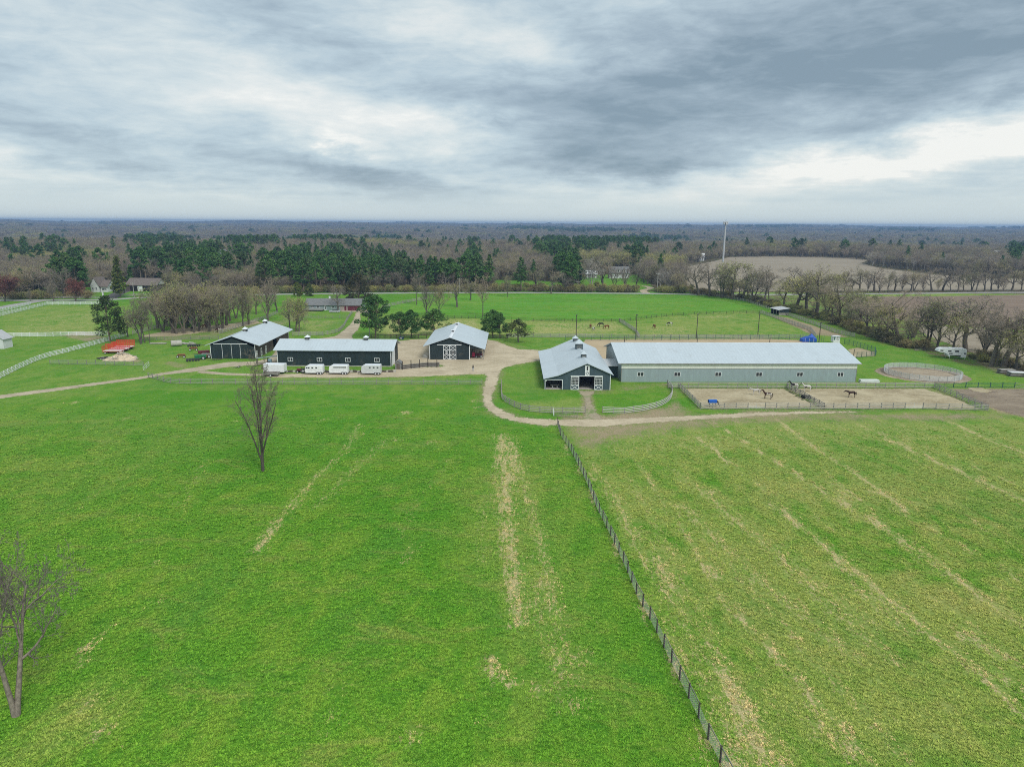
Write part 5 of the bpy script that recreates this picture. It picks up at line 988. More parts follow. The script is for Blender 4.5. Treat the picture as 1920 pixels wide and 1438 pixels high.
fence('slanting plank fence on the right of the dirt lane with the shelter', GP([(1477, 591.8), (1530, 610), (1569, 625), (1602, 632)]), 2.4, 1.5, .15, 4, .2, .05, LIGHTWOOD, LIGHTWOOD, 'plank_fence')
fence('thin boundary fence along the hedgerow side of the bright pasture', GP([(1303, 551), (1365.7, 559.5), (1400, 566), (1441, 580)]), 3.2, 1.3, .14, 3, .14, .04, LIGHTWOOD, LIGHTWOOD, joined=True)
fence('curving grey fence on the left side of the driveway', GP([(548, 629.8), (560, 629.6), (605, 628.9), (622.5, 626), (635, 622.5), (645, 612.5), (652.5, 598), (660.5, 587)]), 2.4, 1.45, .14, 4, .13, .045, GREYWOOD, LIGHTWOOD, 'rail_fence')
fence('thin grey fence across the lawn in front of the ranch house', GP([(570, 597.5), (650, 596.5)]), 3.0, 1.3, .12, 3, .09, .03, GREYWOOD, GREYWOOD, joined=True)
fence('dark brown rail fence behind the gravel yard, right of the lamp pole', GP([(696, 633.5), (722, 634), (744, 634.3), (785, 634.3), (800, 634)]), 2.6, 1.35, .2, 2, .16, .06, BLACKWOOD, BLACKWOOD, 'brown_fence')
fence('dark brown rail fence between the small barn and the ochre tree', GP([(913, 634.5), (952, 634.5)]), 2.6, 1.35, .2, 3, .16, .06, BLACKWOOD, BLACKWOOD, 'brown_fence')
fence('thin fence along the far edge of the tan paddock behind the pines', GP([(714, 596.5), (800, 597), (905, 597)]), 3.2, 1.3, .14, 3, .09, .04, BLACKWOOD, BLACKWOOD, joined=True)
fence('pale plank fence along the drive bend behind the pines', GP([(716, 579), (730, 574.5), (760, 568), (800, 561)]), 2.6, 1.4, .15, 3, .2, .05, LIGHTWOOD, LIGHTWOOD, 'plank_fence')
fence('pale fence along the track behind the bare grove', GP([(249, 627), (290, 617.5), (330, 609), (370, 597), (405, 584.5)]), 2.6, 1.4, .15, 4, .16, .05, LIGHTWOOD, LIGHTWOOD, 'plank_fence')
fence('pale fence running down from the grove behind the left barn roof', GP([(411, 626), (436, 618), (458, 610), (500, 597), (520, 588)]), 2.6, 1.4, .15, 4, .12, .045, LIGHTWOOD, LIGHTWOOD, 'plank_fence')
fence('grey mesh fence in front of the bare grove', GP([(262, 638.5), (340, 637), (410, 636)]), 2.8, 1.3, .13, 4, .06, .03, GREYWOOD, GREYWOOD, 'mesh_fence', mesh=3)
FW = GP([(1045.5, 796), (1048, 806), (1052.5, 818.8), (1069.7, 844), (1099.9, 904.7), (1118.5, 951), (1139.4, 993), (1160.3, 1037), (1176.5, 1072), (1192.8, 1113.8), (1216, 1155.6), (1241.6, 1206.7), (1269.5, 1264.8), (1302, 1329.8), (1320.6, 1369.3), (1339, 1411), (1367, 1457), (1400, 1530)])
wf = fence('dark-posted wire fence running down between the two near pastures to the bottom edge', FW, 2.45, 1.5, .13, 0, post=BLACKWOOD, name='wire_fence', mesh=7, smooth_curve=True)
# weathered top boards survive on some bays only
wp = [Vector((*p, 0)) for p in resample(curve(FW), 2.45)]
for i, (a, b_) in enumerate(zip(wp[:-1], wp[1:])):
    if i in (2, 3, 7, 9, 10, 12) or (i > 13 and i % 5 not in (0, 3)) or i > len(wp) - 8 and i % 7:
        d = b_ - a; m = (a + b_) / 2 - wp[0]; block('top_board', GREYWOOD, wf, (m.x, m.y, 1.42), (d.length + .05, .05, .1), math.atan2(d.y, d.x))
def tube_gate(label, p0, p1, mat=GALV, h=1.3, n=5):
    a, b_ = Vector((*G(*p0), 0)), Vector((*G(*p1), 0)); t = thing('gate', label, 'gate', tuple(a)); d = b_ - a
    f = MB(); u_ = Vector((0, 0, 1))
    for q in (Vector((0, 0, 0)), d * .5, d): f.tube(q + u_ * .2, q + u_ * h, .035, n=6)
    f.build('gate_frame', mat, t)
    for k in range(n): z = .2 + (h - .2) * k / (n - 1); MB().tube(u_ * z, d + u_ * z, .028, n=6).build('bar', mat, t)
    return t
tube_gate('metal gate in the front fence of the left sand paddock', (1402.5, 767), (1434, 766.6)); tube_gate('metal gate in the front fence of the right sand paddock', (1697, 766.6), (1729.5, 767)); tube_gate('metal gate beside the dark earth lot behind the right paddock', (1752.5, 727.2), (1787, 727), GREENP)
tube_gate('small white gate standing open by the left farm track', (269, 696), (280, 686.5), VINYL, 1.4, 4); tube_gate('dark tube gate lying along the dirt by the barn path', (1040, 781), (1083, 784), GREYWOOD, 1.2); tube_gate('short white gate end where the curved left fence meets the track', (1036.6, 775), (1038.6, 782), VINYL, 1.4, 4)
tube_gate('grey gate at the arena corner between curved fence and paddock', (1253, 727.8), (1274, 727.8), GALV)
# round pen
pc_ = (G(1723, 700)[0], 184.8); t = thing('round_pen', 'round training pen of tall grey panels on dark earth', 'pen', (*pc_, 0))
for k in range(26):
    a0_, a1_ = 2 * math.pi * k / 26, 2 * math.pi * (k + 1) / 26; p0 = Vector((9.4 * math.cos(a0_), 9.4 * math.sin(a0_), 0)); p1 = Vector((9.4 * math.cos(a1_), 9.4 * math.sin(a1_), 0)); f = MB(); up = Vector((0, 0, 1))
    for q in (p0, p1): f.tube(q, q + up * 1.55, .06, n=5)
    for j in range(7): z = .2 + 1.3 * j / 6; f.tube(p0 + up * z, p1 + up * z, .055, n=4, cap=False)
    for j in range(1, 4): q = p0.lerp(p1, j / 4); f.tube(q + up * .2, q + up * 1.5, .02, n=4, cap=False)
    f.build('panel', GALV, t)
# corral behind the arena end
fence('green pipe corral behind the right end of the riding hall', GP([(1583, 645), (1600, 648), (1640, 660), (1642, 668), (1606, 671)]), 2.0, 1.8, .1, 6, .06, .05, GREENP, GREENP, 'pipe_corral')
# retaining board wall beside the small shed
t = thing('board_wall', 'dark board wall with tall posts beside the little grey shed', 'wall', (*G(755, 693), 0)); o_ = Vector((*G(755, 693), 0)); bp_ = [Vector((*G(u, v), 0)) - o_ for u, v in ((755, 693), (771, 691), (787, 689.5), (802.5, 688), (819.5, 688), (824, 688))]
for a, b_ in zip(bp_[:-1], bp_[1:]):
    d = b_ - a; m = (a + b_) / 2
    for k in range(5): block('board', BLACKWOOD if k % 2 else GREYWOOD, t, (m.x, m.y, .16 + .27 * k), (d.length, .06, .26), math.atan2(d.y, d.x))
for q in bp_[:-1]: block('post', BLACKWOOD, t, (q.x, q.y - .12, 1.2), (.2, .14, 2.4))
# ------------------------------------------------------------------ vehicles and yard things
ALU = plain('white_aluminium', (.76, .78, .79), .35, .05, 1.0, spec=.5); ALUG = plain('grey_aluminium', (.58, .595, .60), .4, .06, 1.0, spec=.5); TYRE = plain('tyre_rubber', (.025, .025, .025), .9); RIM = plain('wheel_rim', (.6, .61, .62), .35, spec=.6)
STEEL = plain('dark_steel', (.06, .06, .06), .5); REDP = plain('faded_red_paint', (.50, .03, .028), .55, .15, 1.0); REDL = plain('bright_red_paint', (.58, .035, .03), .55, .12, 1.0); WPLANK = plain('whitewashed_planks', (.62, .58, .56), .85, .12, 1.5, streak=(.3, 3, 1))
RUST = plain('rusty_steel', (.22, .09, .05), .85, .25, 2.0); GREENM = plain('green_machine_paint', (.02, .16, .06), .5, .1); BLUET = plain('blue_tarp', (.02, .09, .42), .55, .15, 1.5); BLUEH = plain('blue_horse_rug', (.015, .10, .42), .7, .1, 3); STRAW = plain('straw_and_soil', (.52, .42, .30), .95, .25, .9)
def wheel(par, x, y, r=.38, w=.22, side=-1):
    ty = MB().tube((x, y, r), (x, y + w, r), r, n=16).build('wheel', TYRE, par)
    MB().tube((x, y + (w if side > 0 else 0) - .015, r), (x, y + (w if side > 0 else 0) + .015, r), r * .58, n=12).build('rim', RIM, ty); return ty
def horse_trailer(label, px0, px1, vb, mat, H=2.35, wins='slit', rz=0.0, wheels=True):
    x0, y0 = G(px0, vb); x1, _ = G(px1, vb); L = x1 - x0; t = thing('horse_trailer', label, 'trailer', (x0, y0, 0), rz); D = 2.1
    prof = [(.0, .85), (.55, .45), (L, .45), (L, H - .1), (L - .15, H), (.9, H), (.18, H - .35)]
    bd = MB().ext(prof, 0, D, 'y').build('body', mat, t, bevel=.06)
    MB().box(.9, L - .12, .12, D - .12, H + .002, H + .05).build('roof', WHITER, t)
    MB().box(.2, L, -.03, -.003, .5, .62).box(.2, L, -.02, -.003, 1.35, 1.4).build('side_trim', ALUG, t)
    for k in range(1, 5): MB().box(L * k / 5, L * k / 5 + .03, -.015, -.002, .62, H - .12).build('panel_seam', ALUG, t)
    if wins == 'slit': MB().box(1.3, L - .35, -.025, -.003, H - .62, H - .48).box(1.3, L - .35, -.025, -.003, H - .36, H - .26).build('side_opening', GLASS, t)
    else:
        for k, c in enumerate(wins):
            w = MB().box(L * c - .24, L * c + .24, -.03, -.003, H - .78, H - .42).build('window', GLASS, t); MB().box(L * c - .29, L * c + .29, -.024, -.0025, H - .42, H - .37).box(L * c - .29, L * c + .29, -.024, -.0025, H - .83, H - .78).build('frame', WHITE, w)
    for c in (L - 1.35, L - .55): wheel(t, c, -.06); wheel(t, c, D - .16, side=1)
    MB().box(L - 1.85, L - .05, -.1, -.001, .78, .86).build('fender', ALUG, t)
    dw = MB(); dw.bar((.1, .3, .5), (-1.0, D / 2, .5), .08, .1); dw.bar((.1, D - .3, .5), (-1.0, D / 2, .5), .08, .1); dw.tube((-.95, D / 2, 0), (-.95, D / 2, .75), .05); dw.build('drawbar', STEEL, t)
    return t
horse_trailer('white horse trailer with three small dark windows, second from the left of the trailer row', 571.5, 605.5, 702.5, ALU, 2.5, (.12, .24, .44, .66))
horse_trailer('white stock trailer with two dark slits along its side, third in the trailer row', 616.5, 652.3, 702.5, ALU, 2.5, 'slit')
horse_trailer('grey-white horse trailer with three square windows, rightmost in the trailer row', 677, 713.8, 703, ALUG, 2.65, (.46, .66, .86))
x0, y0 = G(494, 700.5); L = G(533.5, 700.5)[0] - x0; t = thing('cargo_trailer', 'plain white enclosed cargo trailer at the left end of the trailer row', 'trailer', (x0, y0, 0), -.05)
MB().box(0, L, 0, 2.4, .45, 2.5).build('body', ALU, t, bevel=.05); MB().box(.05, L - .05, .05, 2.35, 2.503, 2.56).build('roof', WHITER, t); MB().box(0, L, -.02, -.003, 2.36, 2.44).box(0, L, -.02, -.003, .5, .6).box(L - .75, L - .68, -.02, -.003, .6, 2.36).build('side_trim', WHITE, t)
for k in range(1, 6): MB().box(L * k / 7, L * k / 7 + .03, -.012, -.002, .6, 2.36).build('panel_seam', ALUG, t)
for c in (L * .5, L * .5 + .85): wheel(t, c, -.02, .34)
MB().box(L, L + 1.2, 1.1, 1.3, .4, .52).build('drawbar', STEEL, t)
x0, y0 = G(492, 706.5); t = thing('utility_trailer', 'low dark open utility trailer in front of the white cargo trailer', 'trailer', (x0, y0, 0), .05)
MB().box(0, 4.1, 0, 1.9, .5, .6).build('deck', PLANK, t); MB().box(0, 4.1, -.05, 0, .6, 1.0).box(0, 4.1, 1.9, 1.95, .6, 1.0).box(0, .05, 0, 1.9, .6, 1.0).box(4.05, 4.1, 0, 1.9, .6, 1.0).build('side_board', GREYWOOD, t)
wheel(t, 2.2, -.28, .36); wheel(t, 2.2, 1.95, .36, side=1); MB().bar((4.1, .95, .5), (5.3, .95, .45), .1, .1).build('drawbar', STEEL, t)
x0, y0 = G(555, 700); t = thing('small_tractor', 'small dark red tractor parked against the nose of the second trailer', 'tractor', (x0, y0, 0), .1)
MB().box(.1, 1.3, .45, 1.0, .6, 1.15).build('hood', MAROON, t, bevel=.08); MB().box(1.3, 2.2, .3, 1.15, .55, .95).build('body', STEEL, t); MB().box(1.6, 2.05, .45, 1.0, .95, 1.05).box(2.0, 2.1, .45, 1.0, 1.0, 1.45).build('seat', STEEL, t)
wheel(t, .35, .2, .33, .2); wheel(t, .35, 1.05, .33, .2, 1); wheel(t, 1.85, -.02, .55, .3); wheel(t, 1.85, 1.15, .55, .3, 1); MB().tube((1.35, .72, 1.05), (1.5, .72, 1.35), .02).tube((1.38, .72, 1.36), (1.62, .72, 1.34), .16, .16, 10).build('steering_wheel', TYRE, t)
x0, y0 = G(741, 692.5); t = thing('garden_shed', 'little grey gabled garden shed at the right end of the long dark shed', 'shed', (x0, y0, 0))
MB().ext([(0, 0), (1.7, 0), (1.7, 1.75), (.85, 2.35), (0, 1.75)], 0, 2.2).build('wall', GREYWOOD, t); slope_parts(t, [(-.15, 1.72), (.85, 2.45), (1.85, 1.72)], -.15, 2.35, 'y', SHING, .07); MB().box(.4, 1.3, -.04, -.003, .1, 1.6).build('door', PLANK, t)
# truck camper
x0, y0 = G(1757, 672); xr = G(1806, 672)[0]; L = xr - x0; t = thing('truck_camper', 'white slide-in camper shell standing on jacks by the hedgerow', 'camper', (x0, y0, 0), -.12)
s = L / 6.6; cpf = [(0, 2.25), (.25, 2.95), (.9, 3.25), (6.2, 3.25), (6.6, 3.0), (6.6, .45), (5.4, .45), (5.4, 1.15), (2.6, 1.15), (1.8, 1.75)]
cm_ = MB(); 
for poly_ in ([(0, 2.25), (1.8, 1.75), (1.8, 3.25), (.9, 3.25), (.25, 2.95)], [(1.8, 1.75), (2.6, 1.15), (6.6, 1.15), (6.6, 3.0), (6.2, 3.25), (1.8, 3.25)], [(5.4, .45), (6.6, .45), (6.6, 1.149), (5.4, 1.149)], [(2.2, .95), (2.9, .7), (2.9, 1.149), (2.55, 1.149)]): cm_.ext([(a * s, z) for a, z in poly_], 0, 2.3)
cm_.build('shell', ALU, t)
for a, z, w, h in ((.5, 2.35, .7, .35), (2.3, 2.2, .75, .4), (3.9, 2.15, .85, .5), (2.6, 1.5, .8, .3), (6.0, 1.6, .5, .35)): q = MB().box(a * s, (a + w) * s, -.03, -.003, z, z + h).build('window', GLASS, t)
MB().box(.3 * s, 6.6 * s, -.02, -.002, 1.9, 1.98).box(3 * s, 6.6 * s, -.02, -.002, 2.75, 2.8).build('side_stripe', ALUG, t); MB().box(2.6 * s, 3.3 * s, .6, 1.3, 3.253, 3.45).box(4.4 * s, 5.0 * s, 1.2, 1.7, 3.253, 3.38).build('roof_vent', WHITE, t)
for a, yy in ((2.75, -.05), (2.75, 2.3), (6.3, -.05), (6.3, 2.3)): MB().box(a * s, a * s + .09, yy, yy + .06, 0, 1.6).build('jack', ALUG, t)
MB().box(2.9 * s, 5.4 * s, .3, 2.0, .8, 1.15).build('floor_frame', DARK, t)
# parked car by the ranch house
def car(label, u, v, rz, mat, L=4.7):
    x, y = G(u, v); t = thing('parked_car', label, 'car', (x, y, 0), rz); hw = .9; q = L / 4.7
    bp_ = [(0, .35), (.05, .75), (.9, .88), (1.0, .9), (3.7, .95), (4.6, .85), (4.7, .4), (4.6, .28), (.1, .28)]; MB().ext([(a * q, z) for a, z in bp_], -hw, hw).build('body', mat, t, bevel=.06)
    MB().ext([(a * q, z) for a, z in [(1.15, .9), (1.75, 1.38), (3.0, 1.42), (3.85, .95)]], -hw * .84, hw * .84).build('cabin', GLASS, t, bevel=.04); MB().ext([(a * q, z) for a, z in [(1.72, 1.385), (1.8, 1.42), (3.0, 1.46), (3.1, 1.42)]], -hw * .8, hw * .8).build('roof', mat, t)
    for a in (.95, 3.75):
        for s_ in (-1, 1): wheel(t, a * q, s_ * hw - (.2 if s_ > 0 else .02), .33, .22, s_)
    for s_ in (-1, 1): MB().box(-.01, .03, s_ * .6 - .15, s_ * .6 + .15, .6, .72).build('headlight', WHITE, t)
    return t
car('silver car parked before the teal ranch house', 617.5, 586, .03, plain('silver_paint', (.42, .44, .46), .3, .04, spec=.6), 4.9)
# red wagons, three side by side
for i, (u, v, lb) in enumerate([(192, 664, 'nearest red hay wagon with a tall rack, in front beside the dirt pile'), (203, 660, 'middle red hay wagon between the other two racks'), (213, 656, 'farthest red hay wagon, under the bare twigs by the white fence')]):
    x, y = G(u, v); t = thing('hay_wagon', lb, 'wagon', (x, y, 0), .10); Lw = 5.6
    MB().box(0, Lw, 0, 2.4, .75, .87).build('frame', REDP, t)
    for k in range(6): MB().box(.05, Lw - .05, .04 + k * .39, .41 + k * .39, .872, .91).build('plank', WPLANK, t)
    rk = MB()
    for k in range(9): rk.bar((Lw * k / 8 * .98 + .05, 2.36, .91), (Lw * k / 8 * .98 + .05, 2.54, 2.9), .06, .06)
    for k in range(9): rk.bar((0, 2.37 + k * .018, 1.1 + k * .21), (Lw, 2.37 + k * .018, 1.1 + k * .21), .045, .10)
    rk.build('side_rack', REDL, t); er = MB()
    for k in range(6): er.bar((.05, .1 + k * .43, .91), (-.1, .1 + k * .43, 2.4), .05, .05)
    for k in range(5): er.bar((.0, .05, 1.15 + k * .3), (.0, 2.35, 1.15 + k * .3), .05, .07)
    er.build('end_rack', REDL, t)
    for a in (.8, 4.5):
        for yy, s_ in ((.05, -1), (2.1, 1)): wheel(t, a, yy, .34, .22, s_)
    MB().box(-.02, Lw + .02, -.05, -.003, .72, .90).build('side_rail', REDP, t)
# heaps of soil and stones
def heap(name, label, cat, u, v, r, h, mat, seed, sx=1.0, chunks=40):
    x, y = G(u, v); t = thing(name, label, cat, (x, y, 0)); rs = np.random.RandomState(seed); n = 26; vv = [(0, 0, h)]; ff = []
    for i in range(1, 8):
        q = i / 7
        for k in range(n):
            a = 2 * math.pi * k / n; rad = r * q * (1 + .16 * math.sin(3 * a + seed) + .08 * math.sin(7 * a)); vv.append((rad * math.cos(a) * sx, rad * math.sin(a), max(-.02, h * (1 - q) ** 1.1 + rs.normal() * .08 * h * (q < 1))))
    me_f = [(0, 1 + k, 1 + (k + 1) % n) for k in range(n)]
    for i in range(6):
        for k in range(n): a, b_ = 1 + i * n + k, 1 + i * n + (k + 1) % n; me_f.append((a, a + n, b_ + n, b_))
    m = MB(); m.v = vv; m.f = me_f; m.mi = [0] * len(me_f); m.build('mound', mat, t); c = MB()
    for k in range(chunks):
        a = rs.uniform(0, 6.28); q = rs.uniform(0, 1) ** .7; p = Vector((r * q * math.cos(a) * sx, r * q * math.sin(a), h * (1 - q) + .05)); d = Vector(rs.normal(size=3)) * rs.uniform(.1, .35); d.z *= .3; c.bar(tuple(p - d), tuple(p + d), rs.uniform(.08, .3), rs.uniform(.06, .2))
    c.build('debris', LIGHTWOOD if cat != 'manure' else PLANK, t, kind='stuff'); return t
heap('dirt_pile', 'pale heap of sand and broken boards beside the red wagons', 'pile', 229, 673, 3.9, 2.1, STRAW, 3, 1.15, 60); heap('ash_heap', 'low black heap of ash left of the sand pile', 'pile', 199, 672, 1.9, .5, DARK, 5, 1.4, 20)
# concrete pipes and beam
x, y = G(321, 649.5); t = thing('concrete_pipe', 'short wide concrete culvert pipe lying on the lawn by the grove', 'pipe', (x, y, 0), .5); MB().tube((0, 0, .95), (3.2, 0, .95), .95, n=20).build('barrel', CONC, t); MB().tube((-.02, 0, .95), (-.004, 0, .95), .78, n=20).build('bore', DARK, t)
x, y = G(339, 646); t = thing('concrete_pile', 'jumble of pale concrete slabs behind the culvert pipe', 'pile', (x, y, 0), .2)
for k in range(7): block('slab', CONC, t, (k * .9 - 1.5, (k % 3) * .7, .15 + .2 * (k % 2)), (1.5, 1.0, .22), k * .7, .1 * (k % 3))
x, y = G(282, 645); t = thing('plank_stack', 'long low stack of pale planks on the lawn by the grove', 'stack', (x, y, 0), .02)
for k in range(4): block('plank', LIGHTWOOD, t, (2.5, (k % 2) * .5, .15 + .16 * (k // 2)), (5.2, .45, .14), .02)
# machinery left of the dark barn
def implement(label, u, v, rz, mat, kind):
    x, y = G(u, v); t = thing('farm_implement', label, 'implement', (x, y, 0), rz); f = MB(); 
    if kind == 'harrow':
        for k in range(5): f.bar((0, k * .6, .55), (3.4, k * .6, .55), .08, .08)
        f.bar((0, 0, .6), (0, 2.4, .6), .1, .1); f.bar((3.4, 0, .6), (3.4, 2.4, .6), .1, .1); f.bar((1.7, 1.2, .6), (5.2, 1.2, .45), .1, .1); f.build('frame', mat, t)
        for k in range(10): MB().tube((.2 + (k % 5) * .75, .2 + (k // 5) * 1.7, .32), (.25 + (k % 5) * .75, .28 + (k // 5) * 1.7, .32), .32, n=12).build('disc', STEEL, t)
    elif kind == 'spreader':
        MB().ext([(0, .5), (3, .5), (3.2, 1.35), (-.1, 1.35)], 0, 1.5).build('box', mat, t, bevel=.03); wheel(t, 2.2, -.3, .5, .26); wheel(t, 2.2, 1.55, .5, .26, 1); f.bar((0, .75, .5), (-1.6, .75, .4), .12, .12); f.build('drawbar', STEEL, t)
        for k in range(4): MB().bar((3.15, .15 + k * .4, .6), (3.45, .15 + k * .4, 1.3), .08, .08).build('beater', RUST, t)
    else:
        f.bar((0, 0, .6), (2.8, 0, .6), .12, .12); f.bar((1.4, 0, .6), (1.4, 1.8, .5), .12, .12); f.bar((0, .8, .9), (2.6, .3, .7), .08, .1); f.build('frame', mat, t); wheel(t, .4, -.3, .35); wheel(t, 2.3, -.3, .35); MB().tube((.3, .3, .9), (2.4, .5, .9), .22, n=10).build('roller', mat, t)
        for k in range(6): MB().bar((.4 + k * .4, .5, .9), (.4 + k * .4, .95, .2), .04, .05).build('tine', RUST, t)
    return t
implement('rusty orange hay rake on the lawn left of the dark barn', 354, 658, .3, RUST, 'rake'); implement('small rusty implement lying alone on the grass above the farm track', 331, 671, .1, RUST, 'rake')
implement('dark disc harrow nearest the farm track', 350, 679, .5, STEEL, 'harrow'); implement('green manure spreader among the dark implements', 366, 675.5, .5, GREENM, 'spreader'); implement('maroon seed drill against the left wall of the dark barn', 372, 667, .45, MAROON, 'spreader'); implement('grey box spreader at the front left corner of the dark barn', 378, 672, .15, GREYWOOD, 'spreader')
implement('flat black harrow frame on the grass behind the rusty rake', 351, 651, .1, STEEL, 'harrow')
x, y = G(395, 674.5); t = thing('scrap_boards', 'flat dark boards lying before the dark barn sliding doors', 'boards', (x, y, 0), .05)
for k in range(6): block('board', PLANK, t, (k * .55, (k % 3) * .25, .05 + .05 * (k % 2)), (2.2, .22, .05), k * .25)
x, y = G(441, 689.5); t = thing('scrap_boards', 'small pile of black and white boards on the grass between the two tracks', 'boards', (x, y, 0), .3)
for k in range(6): block('board', PLANK if k % 2 else LIGHTWOOD, t, (k * .25, (k % 2) * .3, .06 + .05 * k), (1.8, .2, .06), k * .4)
x, y = G(480, 686.5); t = thing('scrap_boards', 'leaning dark planks left of the pipe rack', 'boards', (x, y, 0), .5)
for k in range(4): block('board', PLANK, t, (k * .3, (k % 2) * .2, .2 + .06 * k), (2.4, .2, .06), k * .1, .12)
x, y = G(483.5, 684); t = thing('pipe_rack', 'open rack holding grey roofing sheets between the two left dark buildings', 'rack', (x, y, 0), .62)
for k in range(3):
    for yy in (0, 1.5): block('post', PLANK, t, (k * 3.2, yy, .9), (.16, .16, 1.8))
    block('bearer', PLANK, t, (k * 3.2, .75, 1.72), (.12, 1.7, .12))
for k in range(5): block('sheet', ALUG if k % 2 else GREENP, t, (3.3, .12 + k * .33, 1.83 + .02 * (k % 3)), (7.4 - k * .3, .3, .05))
x, y = G(511, 683); t = thing('water_trough', 'blue-grey tanks stacked at the left end wall of the long shed', 'tank', (x - .7, y, 0)); MB().tube((0, 0, 0), (0, 0, 1.5), .55, n=16).build('tank', plain('blue_grey_plastic', (.22, .32, .38), .4), t); MB().tube((0, -1.2, 0), (0, -1.2, .9), .5, n=16).build('barrel', TYRE, t)
t = thing('stone_bank', 'low dark stone and timber bank along the foot of the long shed', 'bank', (*G(536, 697.5), 0)); o_ = Vector((*G(536, 697.5), 0)); e_ = Vector((*G(742, 697.5), 0)) - o_
for k in range(46):
    p = e_ * (k / 46); block('stone', PLANK if k % 3 else CONC, t, (p.x + .35, p.y + rf.uniform(-.15, .15), .22), (.68, rf.uniform(.5, .8), rf.uniform(.3, .6)), rf.uniform(-.15, .15))
# trough and tank in the paddocks
x, y = G(1507, 746); t = thing('water_trough', 'black oval water tank at the divider fence of the sand paddocks', 'trough', (x, y, 0), -.3); MB().tube((0, 0, 0), (0, 0, .62), .62, .66, 14).tube((1.0, 0, 0), (1.0, 0, .62), .62, .66, 14).build('tank', TYRE, t); MB().tube((.5, 0, .56), (.5, 0, .6), .5, n=14).build('water', GLASS, t)
x, y = G(751, 637); t = thing('water_trough', 'dark blue tank under the two pines behind the yard', 'trough', (x - .6, y, 0)); MB().box(0, 1.6, 0, 1.0, 0, .9).build('tank', plain('navy_plastic', (.03, .06, .10), .4), t, bevel=.1); MB().box(.4, 1.1, -.03, -.003, .3, .7).build('label_panel', LIGHTWOOD, t)
# stacks by the right end of the riding hall and at the right edge
x, y = G(1612, 717); t = thing('panel_stack', 'low stack of white boards behind the right end of the riding hall', 'stack', (x, y, 0))
for k in range(5): block('board', WHITE, t, (2.6 + .15 * (k % 2), .5, .1 + .13 * k), (5.0 - .2 * (k % 3), 1.2, .11), .02 * (k % 3 - 1))
for i, (u, v, lb) in enumerate([(1874, 701, 'dark stack of boards, left one of two at the right edge'), (1893, 706, 'stack of boards with a white sheet on top at the right edge')]):
    x, y = G(u, v); t = thing('timber_stack', lb, 'stack', (x, y, 0), -.2)
    for k in range(6): block('board', (GREYWOOD, PLANK, LIGHTWOOD)[k % 3] if k < 5 or i == 0 else WHITE, t, (2.1, 1, .15 + .2 * k), (4.2 - .3 * (k % 2), 2.0, .12), .05 * (k % 3))
x, y = G(1738, 657.5); t = thing('brush_heap', 'black brush heap with a bent pole, left of the white camper', 'pile', (x, y, 0))
for k in range(28): block('branch', PLANK, t, (rf.uniform(-1.4, 2.4), rf.uniform(-.7, .7), rf.uniform(.1, .8)), (rf.uniform(1, 2.4), .07, .07), rf.uniform(0, 3.1), rf.uniform(-.5, .5))
x, y = G(1716, 656); t = thing('wooden_beam', 'long pale beam lying on the grass left of the brush heap', 'beam', (x, y, 0), .0); block('beam', LIGHTWOOD, t, (2.0, 0, .12), (4.4, .22, .2))
# blue tarps and kiosk behind the riding hall
x, y = G(1504, 641.5); t = thing('tarp_covered_boat', 'blue tarpaulin over stored gear behind the riding hall roof', 'tarpaulin', (x, y, 0))
m = MB(); m.ext([(0, 0), (5.2, 0), (5.1, 1.2), (3.4, 1.75), (2.2, 1.8), (.2, 1.0)], 0, 2.6); m.build('tarp', BLUET, t, bevel=.12)
for k in range(3): block('strap', WHITE, t, (1.0 + 1.5 * k, -.02, .7), (.06, .03, 1.3))
x, y = G(1516, 638.5); t = thing('blue_tent', 'peaked royal-blue tarp behind the lower tarp pile', 'tarpaulin', (x, y, 0)); m = MB(); pk = (1.4, 1.2, 2.4); q = [(0, 0, .7), (2.8, 0, .7), (2.8, 2.4, .7), (0, 2.4, .7)]
for a, b_ in zip(q, q[1:] + q[:1]): m.poly([a, b_, pk]); m.poly([(a[0], a[1], 0), (b_[0], b_[1], 0), b_, a])
m.build('cover', BLUET, t); MB().tube((1.4, 1.2, 2.3), (1.4, 1.2, 2.6), .05).build('pole', STEEL, t)
x, y = G(1531, 641.5); t = thing('green_frame', 'green metal frame left of the white kiosk behind the riding hall', 'frame', (x, y, 0))
for k in range(4): MB().tube((k * .8, 0, 0), (k * .8 + .4, .6, 2.2), .05).build('bar', GREENP, t)
x, y = G(1562, 645); t = thing('judging_booth', 'small white booth with a square window behind the right end of the riding hall', 'booth', (x, y, 0)); MB().box(0, 2.2, 0, 2.0, .6, 2.6).build('cabin', WHITE, t); MB().box(-.2, 2.4, -.2, 2.2, 2.603, 2.7).build('roof', WHITER, t)
for xx in (.05, 1.0, 2.0): MB().box(xx, xx + .15, -.003, .12, 0, .6).build('leg', LIGHTWOOD, t)
wf_ = MB().box(1.05, 1.95, -.04, -.003, 1.5, 2.4).build('window', GLASS, t); MB().tube((1.5, -.06, 1.95), (1.5, -.045, 1.95), .3, n=14).build('round_light', WHITE, wf_); MB().box(.15, .6, -.03, -.003, 1.4, 2.5).build('pane', GREENP, t)
